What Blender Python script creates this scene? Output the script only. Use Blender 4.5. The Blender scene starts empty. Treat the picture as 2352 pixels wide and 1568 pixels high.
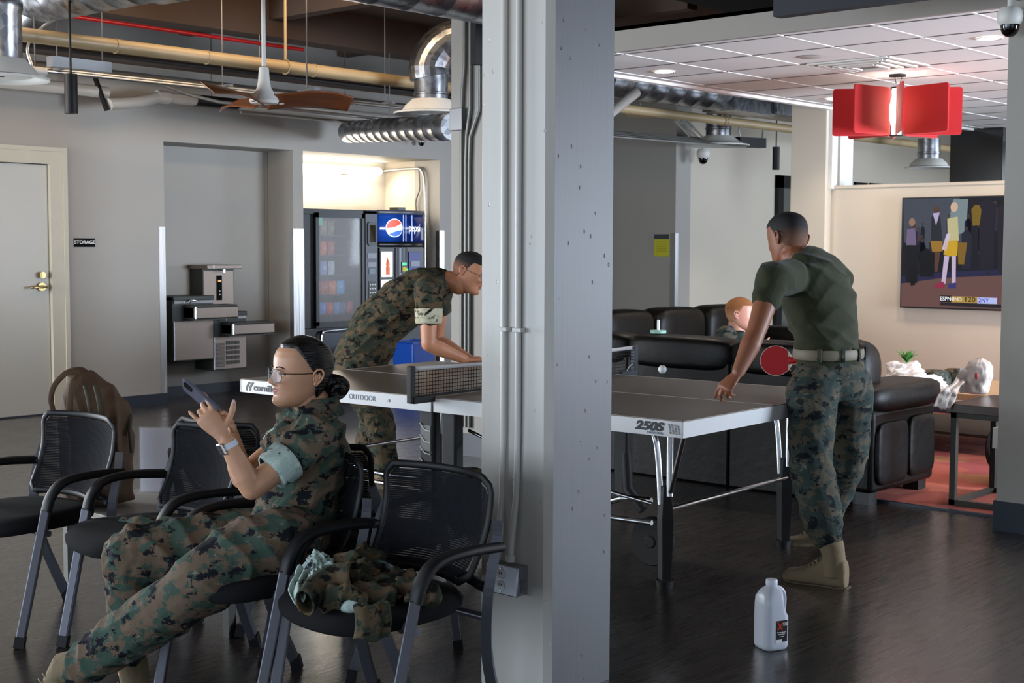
import bpy, bmesh, math, random
import numpy as np
from mathutils import Vector, Matrix, noise
C = bpy.context.scene.collection
PI = math.pi
# ------------------------------------------------------------------ camera
XF = {}
CR = np.array([0.67174, -0.74079, 0.0030]); CR /= np.linalg.norm(CR)
_ct = .8339; _c, _s = math.cos(_ct), math.sin(_ct)
_p, _r, FPX, EYE = .0685, .003, 3185., 1.4622
def _tb(d): return np.array([_c*d[0]+_s*d[1], -_s*d[0]+_c*d[1], d[2]])
_F = np.array([0, math.cos(_p), -math.sin(_p)]); _U = np.array([0, math.sin(_p), math.cos(_p)]); _X = np.array([1., 0, 0])
CR = _tb(_X*math.cos(_r)+_U*math.sin(_r)); CU = _tb(-_X*math.sin(_r)+_U*math.cos(_r)); CF = _tb(_F)
EYEP = np.array([0, 0, EYE])
cam = bpy.data.objects.new('camera', bpy.data.cameras.new('camera')); C.objects.link(cam)
cam.data.sensor_width = 36; cam.data.lens = 36*FPX/2352; cam.data.clip_start = .05; cam.data.clip_end = 100
M = Matrix.Identity(4)
for i in range(3):
    M[i][0], M[i][1], M[i][2], M[i][3] = CR[i], CU[i], -CF[i], EYEP[i]
cam.matrix_world = M
cam.data.dof.use_dof = True; cam.data.dof.focus_distance = 4.9; cam.data.dof.aperture_fstop = 11
sc = bpy.context.scene; sc.camera = cam
def at(x, y, d=None, u=None, v=None, z=None):
    """a measured point: image position (2352x1568) plus its distance or the plane it lies on -> room coordinates"""
    k = CF + CR*(x-1176)/FPX - CU*(y-784)/FPX
    t = d if d is not None else (u/k[0] if u is not None else (v/k[1] if v is not None else (z-EYE)/k[2]))
    return Vector(EYEP + k*t)
# ------------------------------------------------------------------ view, world, lights
sc.view_settings.view_transform = 'Standard'; sc.view_settings.look = 'None'
sc.view_settings.exposure = -0.52; sc.view_settings.gamma = 1; sc.view_settings.use_curve_mapping = False
try: sc.cycles.use_denoising = True
except Exception: pass
sc.cycles.max_bounces = 8; sc.cycles.diffuse_bounces = 4; sc.cycles.glossy_bounces = 3; sc.cycles.transmission_bounces = 6
sc.cycles.transparent_max_bounces = 24; sc.cycles.sample_clamp_indirect = 6; sc.cycles.caustics_reflective = False; sc.cycles.caustics_refractive = False
w = bpy.data.worlds.new('world'); sc.world = w; w.use_nodes = True
w.node_tree.nodes['Background'].inputs[0].default_value = (.55, .72, 1, 1); w.node_tree.nodes['Background'].inputs[1].default_value = .6
def area(name, loc, target, sx, sy, power, col, spread=None):
    l = bpy.data.lights.new(name, 'AREA'); l.shape = 'RECTANGLE'; l.size = sx; l.size_y = sy; l.energy = power; l.color = col
    if spread: l.spread = spread
    o = bpy.data.objects.new(name, l); C.objects.link(o); o.location = loc
    o.rotation_euler = (Vector(target)-Vector(loc)).to_track_quat('-Z', 'Y').to_euler(); return o
def spot(name, loc, power, col, ang=1.6, size=.04, blend=.6):
    l = bpy.data.lights.new(name, 'SPOT'); l.energy = power; l.color = col; l.spot_size = ang; l.spot_blend = blend; l.shadow_soft_size = size
    o = bpy.data.objects.new(name, l); C.objects.link(o); o.location = loc; return o
DAY = (.74, .86, 1.0); WARM = (1.0, .72, .46); WARM2 = (1.0, .84, .66)
# daylight through the four big windows of the left wall (u = -4)
for i, v in enumerate((-1.2, 2.2, 5.6, 9.0)):
    area('daylight_%d' % i, (-3.82, v, 1.55), (2, v+.0, 1.35), 2.7, 2.3, (80, 130, 260, 360)[i], DAY)
area('daylight_rear', (2.5, -2.9, 1.35), (3.2, 8, 1.2), 5.5, 2.0, 70, (.66, .81, 1))  # added fill for the lower back wall, no window behind it
area('daylight_door', (1.9, 10.7, 1.25), (4.2, 6, .7), 3.6, 2.2, 800, (.88, .94, 1))  # added fill to brighten the floor at the left, no glass door here
# added warm fills that brighten the back wall and the deck, no fixtures there
area('hall_tube', (5.6, 8.2, 3.5), (6.2, 10.9, 1.6), 4.5, .3, 100, WARM)
area('deck_uplight', (2.0, 8.8, 2.6), (6.5, 10, 3.6), 1.5, .5, 60, WARM)
area('deck_uplight_2', (1.0, 3.0, 3.0), (1.6, 4.6, 3.6), 1.5, 1.5, 25, WARM)
# daylight from the lounge side windows, far right
area('daylight_lounge', (10.6, -2.5, 1.3), (10.0, 4, 2.7), 4.4, 1.8, 1000, (.72, .84, 1), 2.0)
# daylight from the back hall
area('daylight_hall', (18.5, 3.0, 1.9), (16.5, 10, 1.0), 3.0, 1.6, 560, (.74, .85, 1))
# ------------------------------------------------------------------ materials
MATS = {}
def nt(name):
    m = bpy.data.materials.new(name); m.use_nodes = True; MATS[name] = m
    return m, m.node_tree.nodes, m.node_tree.links, m.node_tree.nodes['Principled BSDF']
def rgb(h):
    h = h.lstrip('#'); c = [int(h[i:i+2], 16)/255 for i in (0, 2, 4)]
    return tuple(x/12.92 if x <= .04045 else ((x+.055)/1.055)**2.4 for x in c)+(1,)
def mat(name, col, rough=.6, metal=0., var=0., scale=8., bump=0., bscale=40., spec=None, emit=None, es=0., sheen=0., coat=0., trans=0., alpha=1., sss=0., stretch=None):
    if name in MATS: return MATS[name]
    m, N, L, b = nt(name); col = rgb(col) if isinstance(col, str) else tuple(col)+(1,)*(4-len(col))
    b.inputs['Base Color'].default_value = col; b.inputs['Roughness'].default_value = rough; b.inputs['Metallic'].default_value = metal
    if spec is not None: b.inputs['Specular IOR Level'].default_value = spec
    if sheen: b.inputs['Sheen Weight'].default_value = sheen
    if coat: b.inputs['Coat Weight'].default_value = coat
    if trans: b.inputs['Transmission Weight'].default_value = trans
    if alpha < 1: b.inputs['Alpha'].default_value = alpha
    if sss:
        b.inputs['Subsurface Weight'].default_value = sss; b.inputs['Subsurface Radius'].default_value = (.012, .005, .003); b.inputs['Subsurface Scale'].default_value = 1
    if emit: b.inputs['Emission Color'].default_value = rgb(emit) if isinstance(emit, str) else tuple(emit)+(1,)*(4-len(emit)); b.inputs['Emission Strength'].default_value = es
    tc = N.new('ShaderNodeTexCoord'); src = tc.outputs['Object']
    if stretch:
        mp = N.new('ShaderNodeMapping'); mp.inputs['Scale'].default_value = stretch; L.new(src, mp.inputs[0]); src = mp.outputs[0]
    if var:
        n = N.new('ShaderNodeTexNoise'); n.inputs['Scale'].default_value = scale; n.inputs['Detail'].default_value = 5; L.new(src, n.inputs['Vector'])
        r = N.new('ShaderNodeMapRange'); r.inputs[1].default_value = .25; r.inputs[2].default_value = .75; r.inputs[3].default_value = 1-var; r.inputs[4].default_value = 1+var
        L.new(n.outputs[0], r.inputs[0])
        x = N.new('ShaderNodeMix'); x.data_type = 'RGBA'; x.blend_type = 'MULTIPLY'; x.inputs[0].default_value = 1; x.inputs[6].default_value = col
        L.new(r.outputs[0], x.inputs[7]); L.new(x.outputs[2], b.inputs['Base Color'])
    if bump:
        n = N.new('ShaderNodeTexNoise'); n.inputs['Scale'].default_value = bscale; n.inputs['Detail'].default_value = 4; L.new(src, n.inputs['Vector'])
        bp = N.new('ShaderNodeBump'); bp.inputs['Strength'].default_value = bump; bp.inputs['Distance'].default_value = .01
        L.new(n.outputs[0], bp.inputs['Height']); L.new(bp.outputs[0], b.inputs['Normal'])
    return m
# ------------------------------------------------------------------ mesh builder
class MB:
    def __init__(s): s.v = []; s.f = []; s.m = []; s.mi = 0; s.M = Matrix.Identity(4); s.smooth = True
    def add(s, vs, fs):
        o = len(s.v); s.v += [tuple(s.M @ Vector(p)) for p in vs]; s.f += [tuple(i+o for i in f) for f in fs]; s.m += [s.mi]*len(fs); return s
    def box(s, a, b):
        x0, y0, z0 = a; x1, y1, z1 = b
        return s.add([(x0,y0,z0),(x1,y0,z0),(x1,y1,z0),(x0,y1,z0),(x0,y0,z1),(x1,y0,z1),(x1,y1,z1),(x0,y1,z1)],
                     [(0,3,2,1),(4,5,6,7),(0,1,5,4),(1,2,6,5),(2,3,7,6),(3,0,4,7)])
    def cbox(s, c, d): return s.box([c[i]-d[i]/2 for i in range(3)], [c[i]+d[i]/2 for i in range(3)])
    def tube(s, pts, rad, n=12, ry=None, up=(0, 0, 1), cap=True, sq=1.0, closed=False):
        """sweep an ellipse (rad across, ry along 'up') along pts; sq<1 squares the section"""
        P = [Vector(p) for p in pts]; k = len(P)
        R = list(rad) if hasattr(rad, '__len__') else [rad]*k
        Q = R if ry is None else (list(ry) if hasattr(ry, '__len__') else [ry]*k)
        vs = []; up = Vector(up); pa = None
        for i in range(k):
            if closed: t = P[(i+1) % k]-P[(i-1) % k]
            else: t = P[min(i+1, k-1)]-P[max(i-1, 0)]
            if t.length < 1e-9: t = Vector((0, 0, 1))
            t.normalize()
            a = t.cross(up if pa is None or ry is not None else pa.cross(t))
            if a.length < 1e-3: a = pa if pa is not None else t.cross(Vector((1, 0, 0)))
            if a.length < 1e-3: a = t.cross(Vector((0, 1, 0)))
            a = a - t*a.dot(t); a.normalize()
            if pa is not None and a.dot(pa) < 0 and ry is not None and False: a = -a
            pa = a; b = a.cross(t)
            for j in range(n):
                th = 2*PI*j/n; cx, sy = math.cos(th), math.sin(th)
                if sq != 1: cx = math.copysign(abs(cx)**sq, cx); sy = math.copysign(abs(sy)**sq, sy)
                vs.append(P[i]+a*cx*R[i]+b*sy*Q[i])
        fs = []
        for i in range(k if closed else k-1):
            i2 = (i+1) % k
            for j in range(n): fs.append((i*n+j, i*n+(j+1) % n, i2*n+(j+1) % n, i2*n+j))
        if cap and not closed: fs.append(tuple(range(n-1, -1, -1))); fs.append(tuple((k-1)*n+j for j in range(n)))
        return s.add(vs, fs)
    def bar(s, a, b, w, h, up=(0, 0, 1)):
        return s.tube([a, b], w/math.sqrt(2), n=4, ry=h/math.sqrt(2), up=up) if False else s._bar(a, b, w, h, up)
    def _bar(s, a, b, w, h, up):
        a, b = Vector(a), Vector(b); t = (b-a).normalized(); x = t.cross(Vector(up))
        if x.length < 1e-3: x = t.cross(Vector((1, 0, 0)))
        x.normalize(); y = x.cross(t)
        vs = [p+x*i*w/2+y*j*h/2 for p in (a, b) for i, j in ((-1, -1), (1, -1), (1, 1), (-1, 1))]
        return s.add(vs, [(0,1,2,3),(7,6,5,4),(0,4,5,1),(1,5,6,2),(2,6,7,3),(3,7,4,0)])
    def cyl(s, a, b, r, n=24, r2=None, cap=True): return s.tube([a, b], [r, r if r2 is None else r2], n=n, cap=cap)
    def lathe(s, prof, n=32, c=(0, 0, 0), cap=True):
        vs = [(c[0]+r*math.cos(2*PI*j/n), c[1]+r*math.sin(2*PI*j/n), c[2]+z) for r, z in prof for j in range(n)]
        k = len(prof); fs = [(i*n+j, i*n+(j+1) % n, (i+1)*n+(j+1) % n, (i+1)*n+j) for i in range(k-1) for j in range(n)]
        if cap: fs += [tuple(range(n-1, -1, -1)), tuple((k-1)*n+j for j in range(n))]
        return s.add(vs, fs)
    def ell(s, c, r, nu=20, nv=12, R=None):
        R = R or Matrix.Identity(3); vs = []
        for i in range(1, nv):
            ph = PI*i/nv
            for j in range(nu):
                th = 2*PI*j/nu; vs.append(Vector(c)+R@Vector((r[0]*math.sin(ph)*math.cos(th), r[1]*math.sin(ph)*math.sin(th), r[2]*math.cos(ph))))
        vs += [Vector(c)+R@Vector((0, 0, r[2])), Vector(c)-R@Vector((0, 0, r[2]))]; t, bt = len(vs)-2, len(vs)-1
        fs = [(i*nu+j, (i+1)*nu+j, (i+1)*nu+(j+1) % nu, i*nu+(j+1) % nu) for i in range(nv-2) for j in range(nu)]
        fs += [(t, j, (j+1) % nu) for j in range(nu)]; fs += [(bt, (nv-2)*nu+(j+1) % nu, (nv-2)*nu+j) for j in range(nu)]
        return s.add(vs, fs)
    def prism(s, poly, o, x, y, th):
        """flat polygon (2-D points) on plane o,x,y with thickness th"""
        o, x, y = Vector(o), Vector(x).normalized(), Vector(y).normalized(); nrm = x.cross(y)*th; n = len(poly)
        vs = [o+x*p[0]+y*p[1] for p in poly]; vs += [q+nrm for q in vs]
        return s.add(vs, [tuple(range(n-1, -1, -1)), tuple(range(n, 2*n))]+[(i, (i+1) % n, n+(i+1) % n, n+i) for i in range(n)])
    def grid(s, fn, nu, nv, th=0.):
        vs = [fn(i/nu, j/nv) for i in range(nu+1) for j in range(nv+1)]
        fs = [(i*(nv+1)+j, (i+1)*(nv+1)+j, (i+1)*(nv+1)+j+1, i*(nv+1)+j+1) for i in range(nu) for j in range(nv)]
        return s.add(vs, fs)
    def build(s, name, mats, parent=None, bevel=0., seg=2, sub=0, solid=0., smooth=None, world=True, angle=40):
        me = bpy.data.meshes.new(name); V = s.v
        if parent is not None and world and parent.name in XF:
            Mi = XF[parent.name].inverted(); V = [tuple(Mi @ Vector(p)) for p in V]
        me.from_pydata(V, [], s.f); mats = mats if isinstance(mats, (list, tuple)) else [mats]
        for m_ in mats: me.materials.append(MATS[m_] if isinstance(m_, str) else m_)
        me.polygons.foreach_set('material_index', s.m)
        sm = s.smooth if smooth is None else smooth
        bm = bmesh.new(); bm.from_mesh(me); bmesh.ops.recalc_face_normals(bm, faces=bm.faces); bm.to_mesh(me); bm.free()
        if sm:
            me.polygons.foreach_set('use_smooth', [True]*len(me.polygons))
            try: me.set_sharp_from_angle(angle=math.radians(angle))
            except Exception: pass
        o = bpy.data.objects.new(name, me); C.objects.link(o)
        XF[o.name] = XF.get(parent.name, Matrix.Identity(4)) if parent is not None else Matrix.Identity(4)
        if parent is not None: o.parent = parent
        if solid: q = o.modifiers.new('s', 'SOLIDIFY'); q.thickness = solid; q.offset = 0
        if bevel: q = o.modifiers.new('b', 'BEVEL'); q.width = bevel; q.segments = seg; q.limit_method = 'ANGLE'; q.angle_limit = .6; q.harden_normals = False
        if sub: q = o.modifiers.new('u', 'SUBSURF'); q.levels = sub; q.render_levels = sub
        return o
def thing(name, label, cat, loc=(0, 0, 0), rotz=0., group=None):
    o = bpy.data.objects.new(name, None); C.objects.link(o); o.location = loc; o.rotation_euler = (0, 0, rotz); o.empty_display_size = .1
    o['label'] = label; o['category'] = cat
    if group: o['group'] = group
    XF[o.name] = Matrix.Translation(loc) @ Matrix.Rotation(rotz, 4, 'Z'); return o
def tag(o, label, cat, group=None, kind=None):
    o['label'] = label; o['category'] = cat
    if group: o['group'] = group
    if kind: o['kind'] = kind
    return o
def struct(name, mb, m, parent=None, **k):
    o = mb.build(name, m, parent, **k)
    if parent is None: o['kind'] = 'structure'
    return o
def copy_thing(root, loc=None, rotz=None, label=None):
    r = root.copy(); C.objects.link(r)
    def rec(a, b):
        for ch in list(a.children):
            if ch == b: continue
            c_ = ch.copy(); C.objects.link(c_); c_.parent = b; rec(ch, c_)
    rec(root, r)
    if loc is not None: r.location = loc
    if rotz is not None: r.rotation_euler = (0, 0, rotz)
    if label: r['label'] = label
    XF[r.name] = Matrix.Translation(r.location) @ Matrix.Rotation(r.rotation_euler.z, 4, 'Z'); return r
FONTS = {}
def text(s, size, o, x, y, m, parent=None, ext=.001, name='lettering', align='CENTER', sx=1., shear=0., bold=0., local=False):
    cu = bpy.data.curves.new(name, 'FONT'); cu.body = s; cu.size = size; cu.extrude = ext; cu.align_x = align; cu.align_y = 'CENTER'; cu.shear = shear; cu.offset = bold
    cu.materials.append(MATS[m] if isinstance(m, str) else m)
    t_ = bpy.data.objects.new('t', cu); C.objects.link(t_); me = bpy.data.meshes.new_from_object(t_); me.name = name
    bpy.data.objects.remove(t_); bpy.data.curves.remove(cu); ob = bpy.data.objects.new(name, me); C.objects.link(ob)
    x, y = Vector(x).normalized(), Vector(y).normalized(); y = (y-x*y.dot(x)).normalized(); z = x.cross(y)
    W = Matrix([[x[i]*sx, y[i], z[i], o[i]] for i in range(3)]+[[0, 0, 0, 1]])
    if parent is not None:
        ob.parent = parent; W = (XF[parent.name].inverted() if (not local and parent.name in XF) else Matrix.Identity(4)) @ W
    ob.matrix_local = W; return ob
def arc(c, r, a0, a1, n, x, y):
    c, x, y = Vector(c), Vector(x), Vector(y)
    return [c+x*r*math.cos(a0+(a1-a0)*i/n)+y*r*math.sin(a0+(a1-a0)*i/n) for i in range(n+1)]
def lerp(a, b, t): return a+(b-a)*t
def interp(tab, x):
    xs = [t[0] for t in tab]
    return [float(np.interp(x, xs, [t[i] for t in tab])) for i in range(1, len(tab[0]))]
def bez(pts, n=12):
    """smooth Catmull-Rom through pts"""
    P = [Vector(p) for p in pts]; P = [P[0]*2-P[1]]+P+[P[-1]*2-P[-2]]; out = []
    for i in range(1, len(P)-2):
        for j in range(n):
            t = j/n; a, b, c, d = P[i-1], P[i], P[i+1], P[i+2]
            out.append(.5*((2*b)+(c-a)*t+(2*a-5*b+4*c-d)*t*t+(3*b-a-3*c+d)*t**3))
    out.append(P[-2]); return out
# ------------------------------------------------------------------ surfaces of the room
def wallmat(name, col, bump=.08, rough=.6):
    return mat(name, col, rough, var=.035, scale=1.3, bump=bump, bscale=90)
wallmat('wall_paint', '#9f9b94'); wallmat('wall_cream', '#c9bfae'); wallmat('door_paint', '#b3b2aa', .02, .32)
mat('frame_paint', '#bdb8a6', .4, var=.03); mat('navy_base', '#1f2736', .38, var=.05)
mat('guard_steel', '#d8d8d8', .28, 1., bump=.1, bscale=60, stretch=(1, 1, .05)); mat('white_paint', '#d6d4cd', .5, var=.03)
mat('deck_brown', '#54443a', .85, var=.18, scale=1.2, bump=.3, bscale=6); mat('deck_black', '#0d0b0a', .9, var=.2)
mat('tile_white', '#ebeae6', .8, var=.02, scale=60, bump=.06, bscale=300); mat('tbar', '#f2f1ee', .6, spec=.2); mat('dark_gap', '#55524e', .8)
def floor_mat():
    m, N, L, b = nt('floor_planks'); tc = N.new('ShaderNodeTexCoord'); mp = N.new('ShaderNodeMapping')
    L.new(tc.outputs['Object'], mp.inputs[0])
    br = N.new('ShaderNodeTexBrick'); br.inputs['Scale'].default_value = 1; br.inputs['Brick Width'].default_value = 1.25; br.inputs['Row Height'].default_value = .155
    br.inputs['Mortar Size'].default_value = .0022; br.inputs['Color1'].default_value = rgb('#1f1814'); br.inputs['Color2'].default_value = rgb('#2b211c'); br.inputs['Mortar'].default_value = rgb('#0a0807'); br.offset = .37
    L.new(mp.outputs[0], br.inputs['Vector'])
    m2 = N.new('ShaderNodeMapping'); m2.inputs['Scale'].default_value = (1.2, 30, 1); L.new(tc.outputs['Object'], m2.inputs[0])
    n = N.new('ShaderNodeTexNoise'); n.inputs['Scale'].default_value = 2.2; n.inputs['Detail'].default_value = 7; L.new(m2.outputs[0], n.inputs[0])
    r = N.new('ShaderNodeMapRange'); r.inputs[1].default_value = .3; r.inputs[2].default_value = .7; r.inputs[3].default_value = .55; r.inputs[4].default_value = 1.5; L.new(n.outputs[0], r.inputs[0])
    x = N.new('ShaderNodeMix'); x.data_type = 'RGBA'; x.blend_type = 'MULTIPLY'; x.inputs[0].default_value = 1; L.new(br.outputs[0], x.inputs[6]); L.new(r.outputs[0], x.inputs[7]); L.new(x.outputs[2], b.inputs['Base Color'])
    r2 = N.new('ShaderNodeMapRange'); r2.inputs[3].default_value = .20; r2.inputs[4].default_value = .36; L.new(n.outputs[0], r2.inputs[0]); L.new(r2.outputs[0], b.inputs['Roughness'])
    b.inputs['Specular IOR Level'].default_value = .5; b.inputs['IOR'].default_value = 1.8; b.inputs['Coat Weight'].default_value = .3; b.inputs['Coat Roughness'].default_value = .2; b.inputs['Coat IOR'].default_value = 1.7
    bp = N.new('ShaderNodeBump'); bp.inputs['Strength'].default_value = .5; bp.inputs['Distance'].default_value = .003; L.new(br.outputs[1], bp.inputs['Height']); bp.invert = True
    b2 = N.new('ShaderNodeBump'); b2.inputs['Strength'].default_value = .10; b2.inputs['Distance'].default_value = .002; L.new(n.outputs[0], b2.inputs['Height']); L.new(bp.outputs[0], b2.inputs['Normal'])
    L.new(b2.outputs[0], b.inputs['Normal'])
floor_mat()
def carpet_mat():
    m, N, L, b = nt('carpet_stripes'); tc = N.new('ShaderNodeTexCoord'); mp = N.new('ShaderNodeMapping'); mp.inputs['Rotation'].default_value = (0, 0, .12); mp.inputs['Scale'].default_value = (1.45, 1.1, 1); L.new(tc.outputs['Object'], mp.inputs[0])
    v = N.new('ShaderNodeTexVoronoi'); v.feature = 'F1'; v.distance = 'MANHATTAN'; v.inputs['Scale'].default_value = 1.6; v.inputs['Randomness'].default_value = .9; L.new(mp.outputs[0], v.inputs[0])
    s = N.new('ShaderNodeSeparateColor'); L.new(v.outputs['Color'], s.inputs[0]); cr = N.new('ShaderNodeValToRGB'); cr.color_ramp.interpolation = 'CONSTANT'
    E_ = cr.color_ramp.elements; E_[0].color = rgb('#9c4a3c'); E_[1].position = .3; E_[1].color = rgb('#8c3a3c')
    for p, c_ in ((.5, '#b4604e'), (.62, '#4a3350'), (.72, '#8f5a3c'), (.86, '#a53b30')):
        e = E_.new(p); e.color = rgb(c_)
    L.new(s.outputs[0], cr.inputs[0]); n = N.new('ShaderNodeTexNoise'); n.inputs['Scale'].default_value = 160; L.new(tc.outputs['Object'], n.inputs[0])
    x = N.new('ShaderNodeMix'); x.data_type = 'RGBA'; x.blend_type = 'OVERLAY'; x.inputs[0].default_value = .5; L.new(cr.outputs[0], x.inputs[6]); L.new(n.outputs[0], x.inputs[7]); L.new(x.outputs[2], b.inputs['Base Color'])
    b.inputs['Roughness'].default_value = .95; bp = N.new('ShaderNodeBump'); bp.inputs['Strength'].default_value = .4; bp.inputs['Distance'].default_value = .004; L.new(n.outputs[0], bp.inputs['Height']); L.new(bp.outputs[0], b.inputs['Normal'])
carpet_mat()
VB = 10.95; CEIL = 3.55
mb = MB().box((-4.2, -3.2, -.1), (24, 16, 0)); struct('floor', mb, 'floor_planks', smooth=False)
mb = MB().box((7.30, -2.2, 0), (13.6, 6.9, .008)); mb.mi = 1; mb.box((7.27, -2.2, 0), (7.30, 6.9, .012)); struct('floor_carpet', mb, ['carpet_stripes', 'navy_base'], smooth=False)
mb = MB().box((-4.2, -3.2, CEIL), (24, 16, CEIL+.1))
for k in range(9): mb.box((-4.2+k*1.9+2.2, 6.62, CEIL-.16), (-4.2+k*1.9+2.34, 16, CEIL))
mb.box((5.6, 9.62, CEIL-.30), (16, 9.86, CEIL))
struct('ceiling_deck', mb, 'deck_brown', smooth=False)
# back wall with door opening and the two alcoves
mb = MB(); T = .4
D0, D1 = 5.255, 6.168; A0, A1 = 7.315, 8.813; B0, B1 = 8.943, 10.87; H = 2.41
mb.box((-4.2, VB, 0), (D0-.02, VB+T, CEIL)); mb.box((D1+.02, VB, 0), (A0, VB+T, CEIL)); mb.box((D0-.02, VB, 2.15), (D1+.02, VB+T, CEIL))
mb.box((A0, VB, H), (A1, VB+T, CEIL)); mb.box((A1, VB, 0), (B0, VB+T, CEIL)); mb.box((B0, VB, H), (B1, VB+T, CEIL)); mb.box((B1, VB, 0), (11.35, VB+T, CEIL))
mb.box((D0-.02, VB+.35, 0), (D1+.02, VB+T, 2.15))
struct('wall_back', mb, 'wall_paint', smooth=False)
VA = 11.41
mb = MB().box((A0-.15, VA, 0), (A1, VA+.1, H)).box((A1, VA-.05, 0), (A1+.13, 12.1, H)).box((A0-.15, VB+T-.02, 0), (A0, VA+.1, H)).box((A0, VB+T-.02, H), (A1, VA+.1, H+.1)); struct('wall_alcove', mb, 'wall_paint', smooth=False)
VC = 11.84
mb = MB().box((B0, VC, 0), (B1+.12, VC+.1, H)).box((B1, VB+T, 0), (B1+.12, VC, H)).box((B0, VB+T, H), (B1, VC+.1, H+.1)); struct('wall_vending', mb, 'wall_cream', smooth=False)
# far walls, hall, lounge
mb = MB().box((14.084, 10.06, 0), (14.4, 13.2, CEIL)); struct('wall_hall', mb, 'wall_paint', smooth=False)
mb = MB().box((11.35, 13.2, 0), (14.4, 13.4, CEIL)).box((11.25, VB+T, 0), (11.35, 13.3, CEIL)); struct('wall_passage', mb, 'wall_paint', smooth=False)
mb = MB().box((14.4, 10.06, 0), (23.9, 10.36, CEIL)).box((23.7, -3, 0), (23.9, 10.1, CEIL)); struct('wall_far', mb, 'wall_cream', smooth=False)
mb = MB().box((-4.2, -3.2, 0), (24, -3.0, CEIL)); struct('wall_right', mb, 'wall_paint', smooth=False)
# left wall with four windows
mb = MB().box((-4.2, -3.2, 0), (-4.0, 16, .35)).box((-4.2, -3.2, 2.75), (-4.0, 16, CEIL))
for a, b in ((-3.2, -2.6), (.2, .8), (3.6, 4.2), (7.0, 7.6), (10.4, 16)): mb.box((-4.2, a, .35), (-4.0, b, 2.75))
struct('wall_left', mb, 'wall_paint', smooth=False)
mat('alu_dark', '#3a3b3d', .4, .8)
mat('glass_pane', '#ffffff', .02, trans=1.)
for i, v in enumerate((-1.2, 2.2, 5.6, 9.0)):
    mb = MB()
    for dv in (-1.38, 0, 1.38): mb.box((-4.12, v+dv-.025, .35), (-4.06, v+dv+.025, 2.75))
    for z in (.35, 1.2, 2.72): mb.box((-4.12, v-1.4, z), (-4.06, v+1.4, z+.05))
    f = struct('window_%d' % (i+1), mb, 'alu_dark', smooth=False)
# door
mb = MB().box((D0, VB+.02, .012), (D1-.004, VB+.06, 2.145)); dr = struct('door_1', mb, 'door_paint', bevel=.002, smooth=False)
mb = MB()
for a, b in (((D1, VB-.02, 0), (6.318, VB+.1, 2.287)), ((D0-.15, VB-.02, 0), (D0, VB+.1, 2.287)), ((D0, VB-.02, 2.15), (D1, VB+.1, 2.287))): mb.box(a, b)
mb.box((6.285, VB-.032, 0), (6.325, VB, 2.295)); mb.box((D0-.15, VB-.031, 2.258), (6.284, VB, 2.294))
mb.build('door_frame', 'frame_paint', dr, smooth=False)
MB().box((D0, VB-.0, 0), (D1, VB+.1, .012)).build('door_threshold', 'navy_base', dr, smooth=False)
mat('brass', '#b9a878', .22, 1.)
mb = MB().cyl((6.08, VB+.02, 1.205), (6.08, VB-.03, 1.205), .028); mb.cyl((6.08, VB-.03, 1.205), (6.08, VB-.036, 1.205), .02); mb.build('deadbolt', 'brass', dr)
mb = MB().cyl((6.08, VB+.02, 1.105), (6.08, VB-.012, 1.105), .036); mb.cyl((6.08, VB-.01, 1.105), (6.08, VB-.06, 1.105), .014)
mb.tube(bez([(6.10, VB-.06, 1.105), (6.05, VB-.062, 1.106), (5.98, VB-.06, 1.102), (5.955, VB-.045, 1.10)], 6), .0105, n=10); mb.build('door_handle', 'brass', dr)
# storage sign
mat('sign_black', '#07080b', .8, spec=.1); mat('sign_white', '#e8e8e8', .5)
sg = thing('door_sign', 'small black plate reading STORAGE on the grey wall right of the door', 'sign', (6.493, VB, 1.483))
MB().box((6.39, VB-.006, 1.445), (6.596, VB+.002, 1.521)).build('plate', 'sign_black', sg, smooth=False)
text('STORAGE', .046, (6.493, VB-.0075, 1.486), (1, 0, 0), (0, 0, 1), 'sign_white', sg, bold=.0008)
# baseboards
mb = MB().box((D1+.15, VB-.012, 0), (A0, VB, .10)); struct('baseboard_back', mb, 'navy_base', smooth=False)
mb = MB().box((A0, VA-.012, 0), (A1, VA, .10)).box((A1-.012, VB, 0), (A1, VA, .10)).box((A0, VB, 0), (A0+.012, VA, .1)).box((A1, VB-.012, 0), (B0, VB, .10)); struct('baseboard_alcove', mb, 'navy_base', smooth=False)
mb = MB().box((B1, VB-.012, 0), (11.35, VB, .10)).box((14.072, 10.06, 0), (14.084, 13.2, .10)).box((14.07, 10.048, 0), (16.3, 10.06, .1)); struct('baseboard_hall', mb, 'navy_base', smooth=False)
# steel corner guards
def guard(n, u, v, su, sv, z1=1.632):
    mb = MB().box((u-.003 if su > 0 else u-.062, v-.004, .1), (u+.062 if su > 0 else u+.003, v, z1)).box((u-.003, v-.004, .1), (u+.001, v+.062*sv, z1)) if False else MB()
    a = sorted((u, u+su*.064)); mb.box((a[0], v-.004, .1), (a[1], v, z1)); b = sorted((u, u-su*.003)); mb.box((b[0], v-.004, .1), (b[1], v+.06, z1))
    struct('trim_%d' % n, mb, 'guard_steel', smooth=False)
guard(1, A0, VB, -1, 1); guard(2, A1, VB, 1, 1); guard(3, B0, VB, -1, 1); guard(4, B1, VB, 1, 1)
guard(5, 14.084, 10.06, 1, 1)
mb = MB().box((14.08, 10.06, .1), (14.084, 10.13, 1.632)); struct('trim_6', mb, 'guard_steel', smooth=False)
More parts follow.
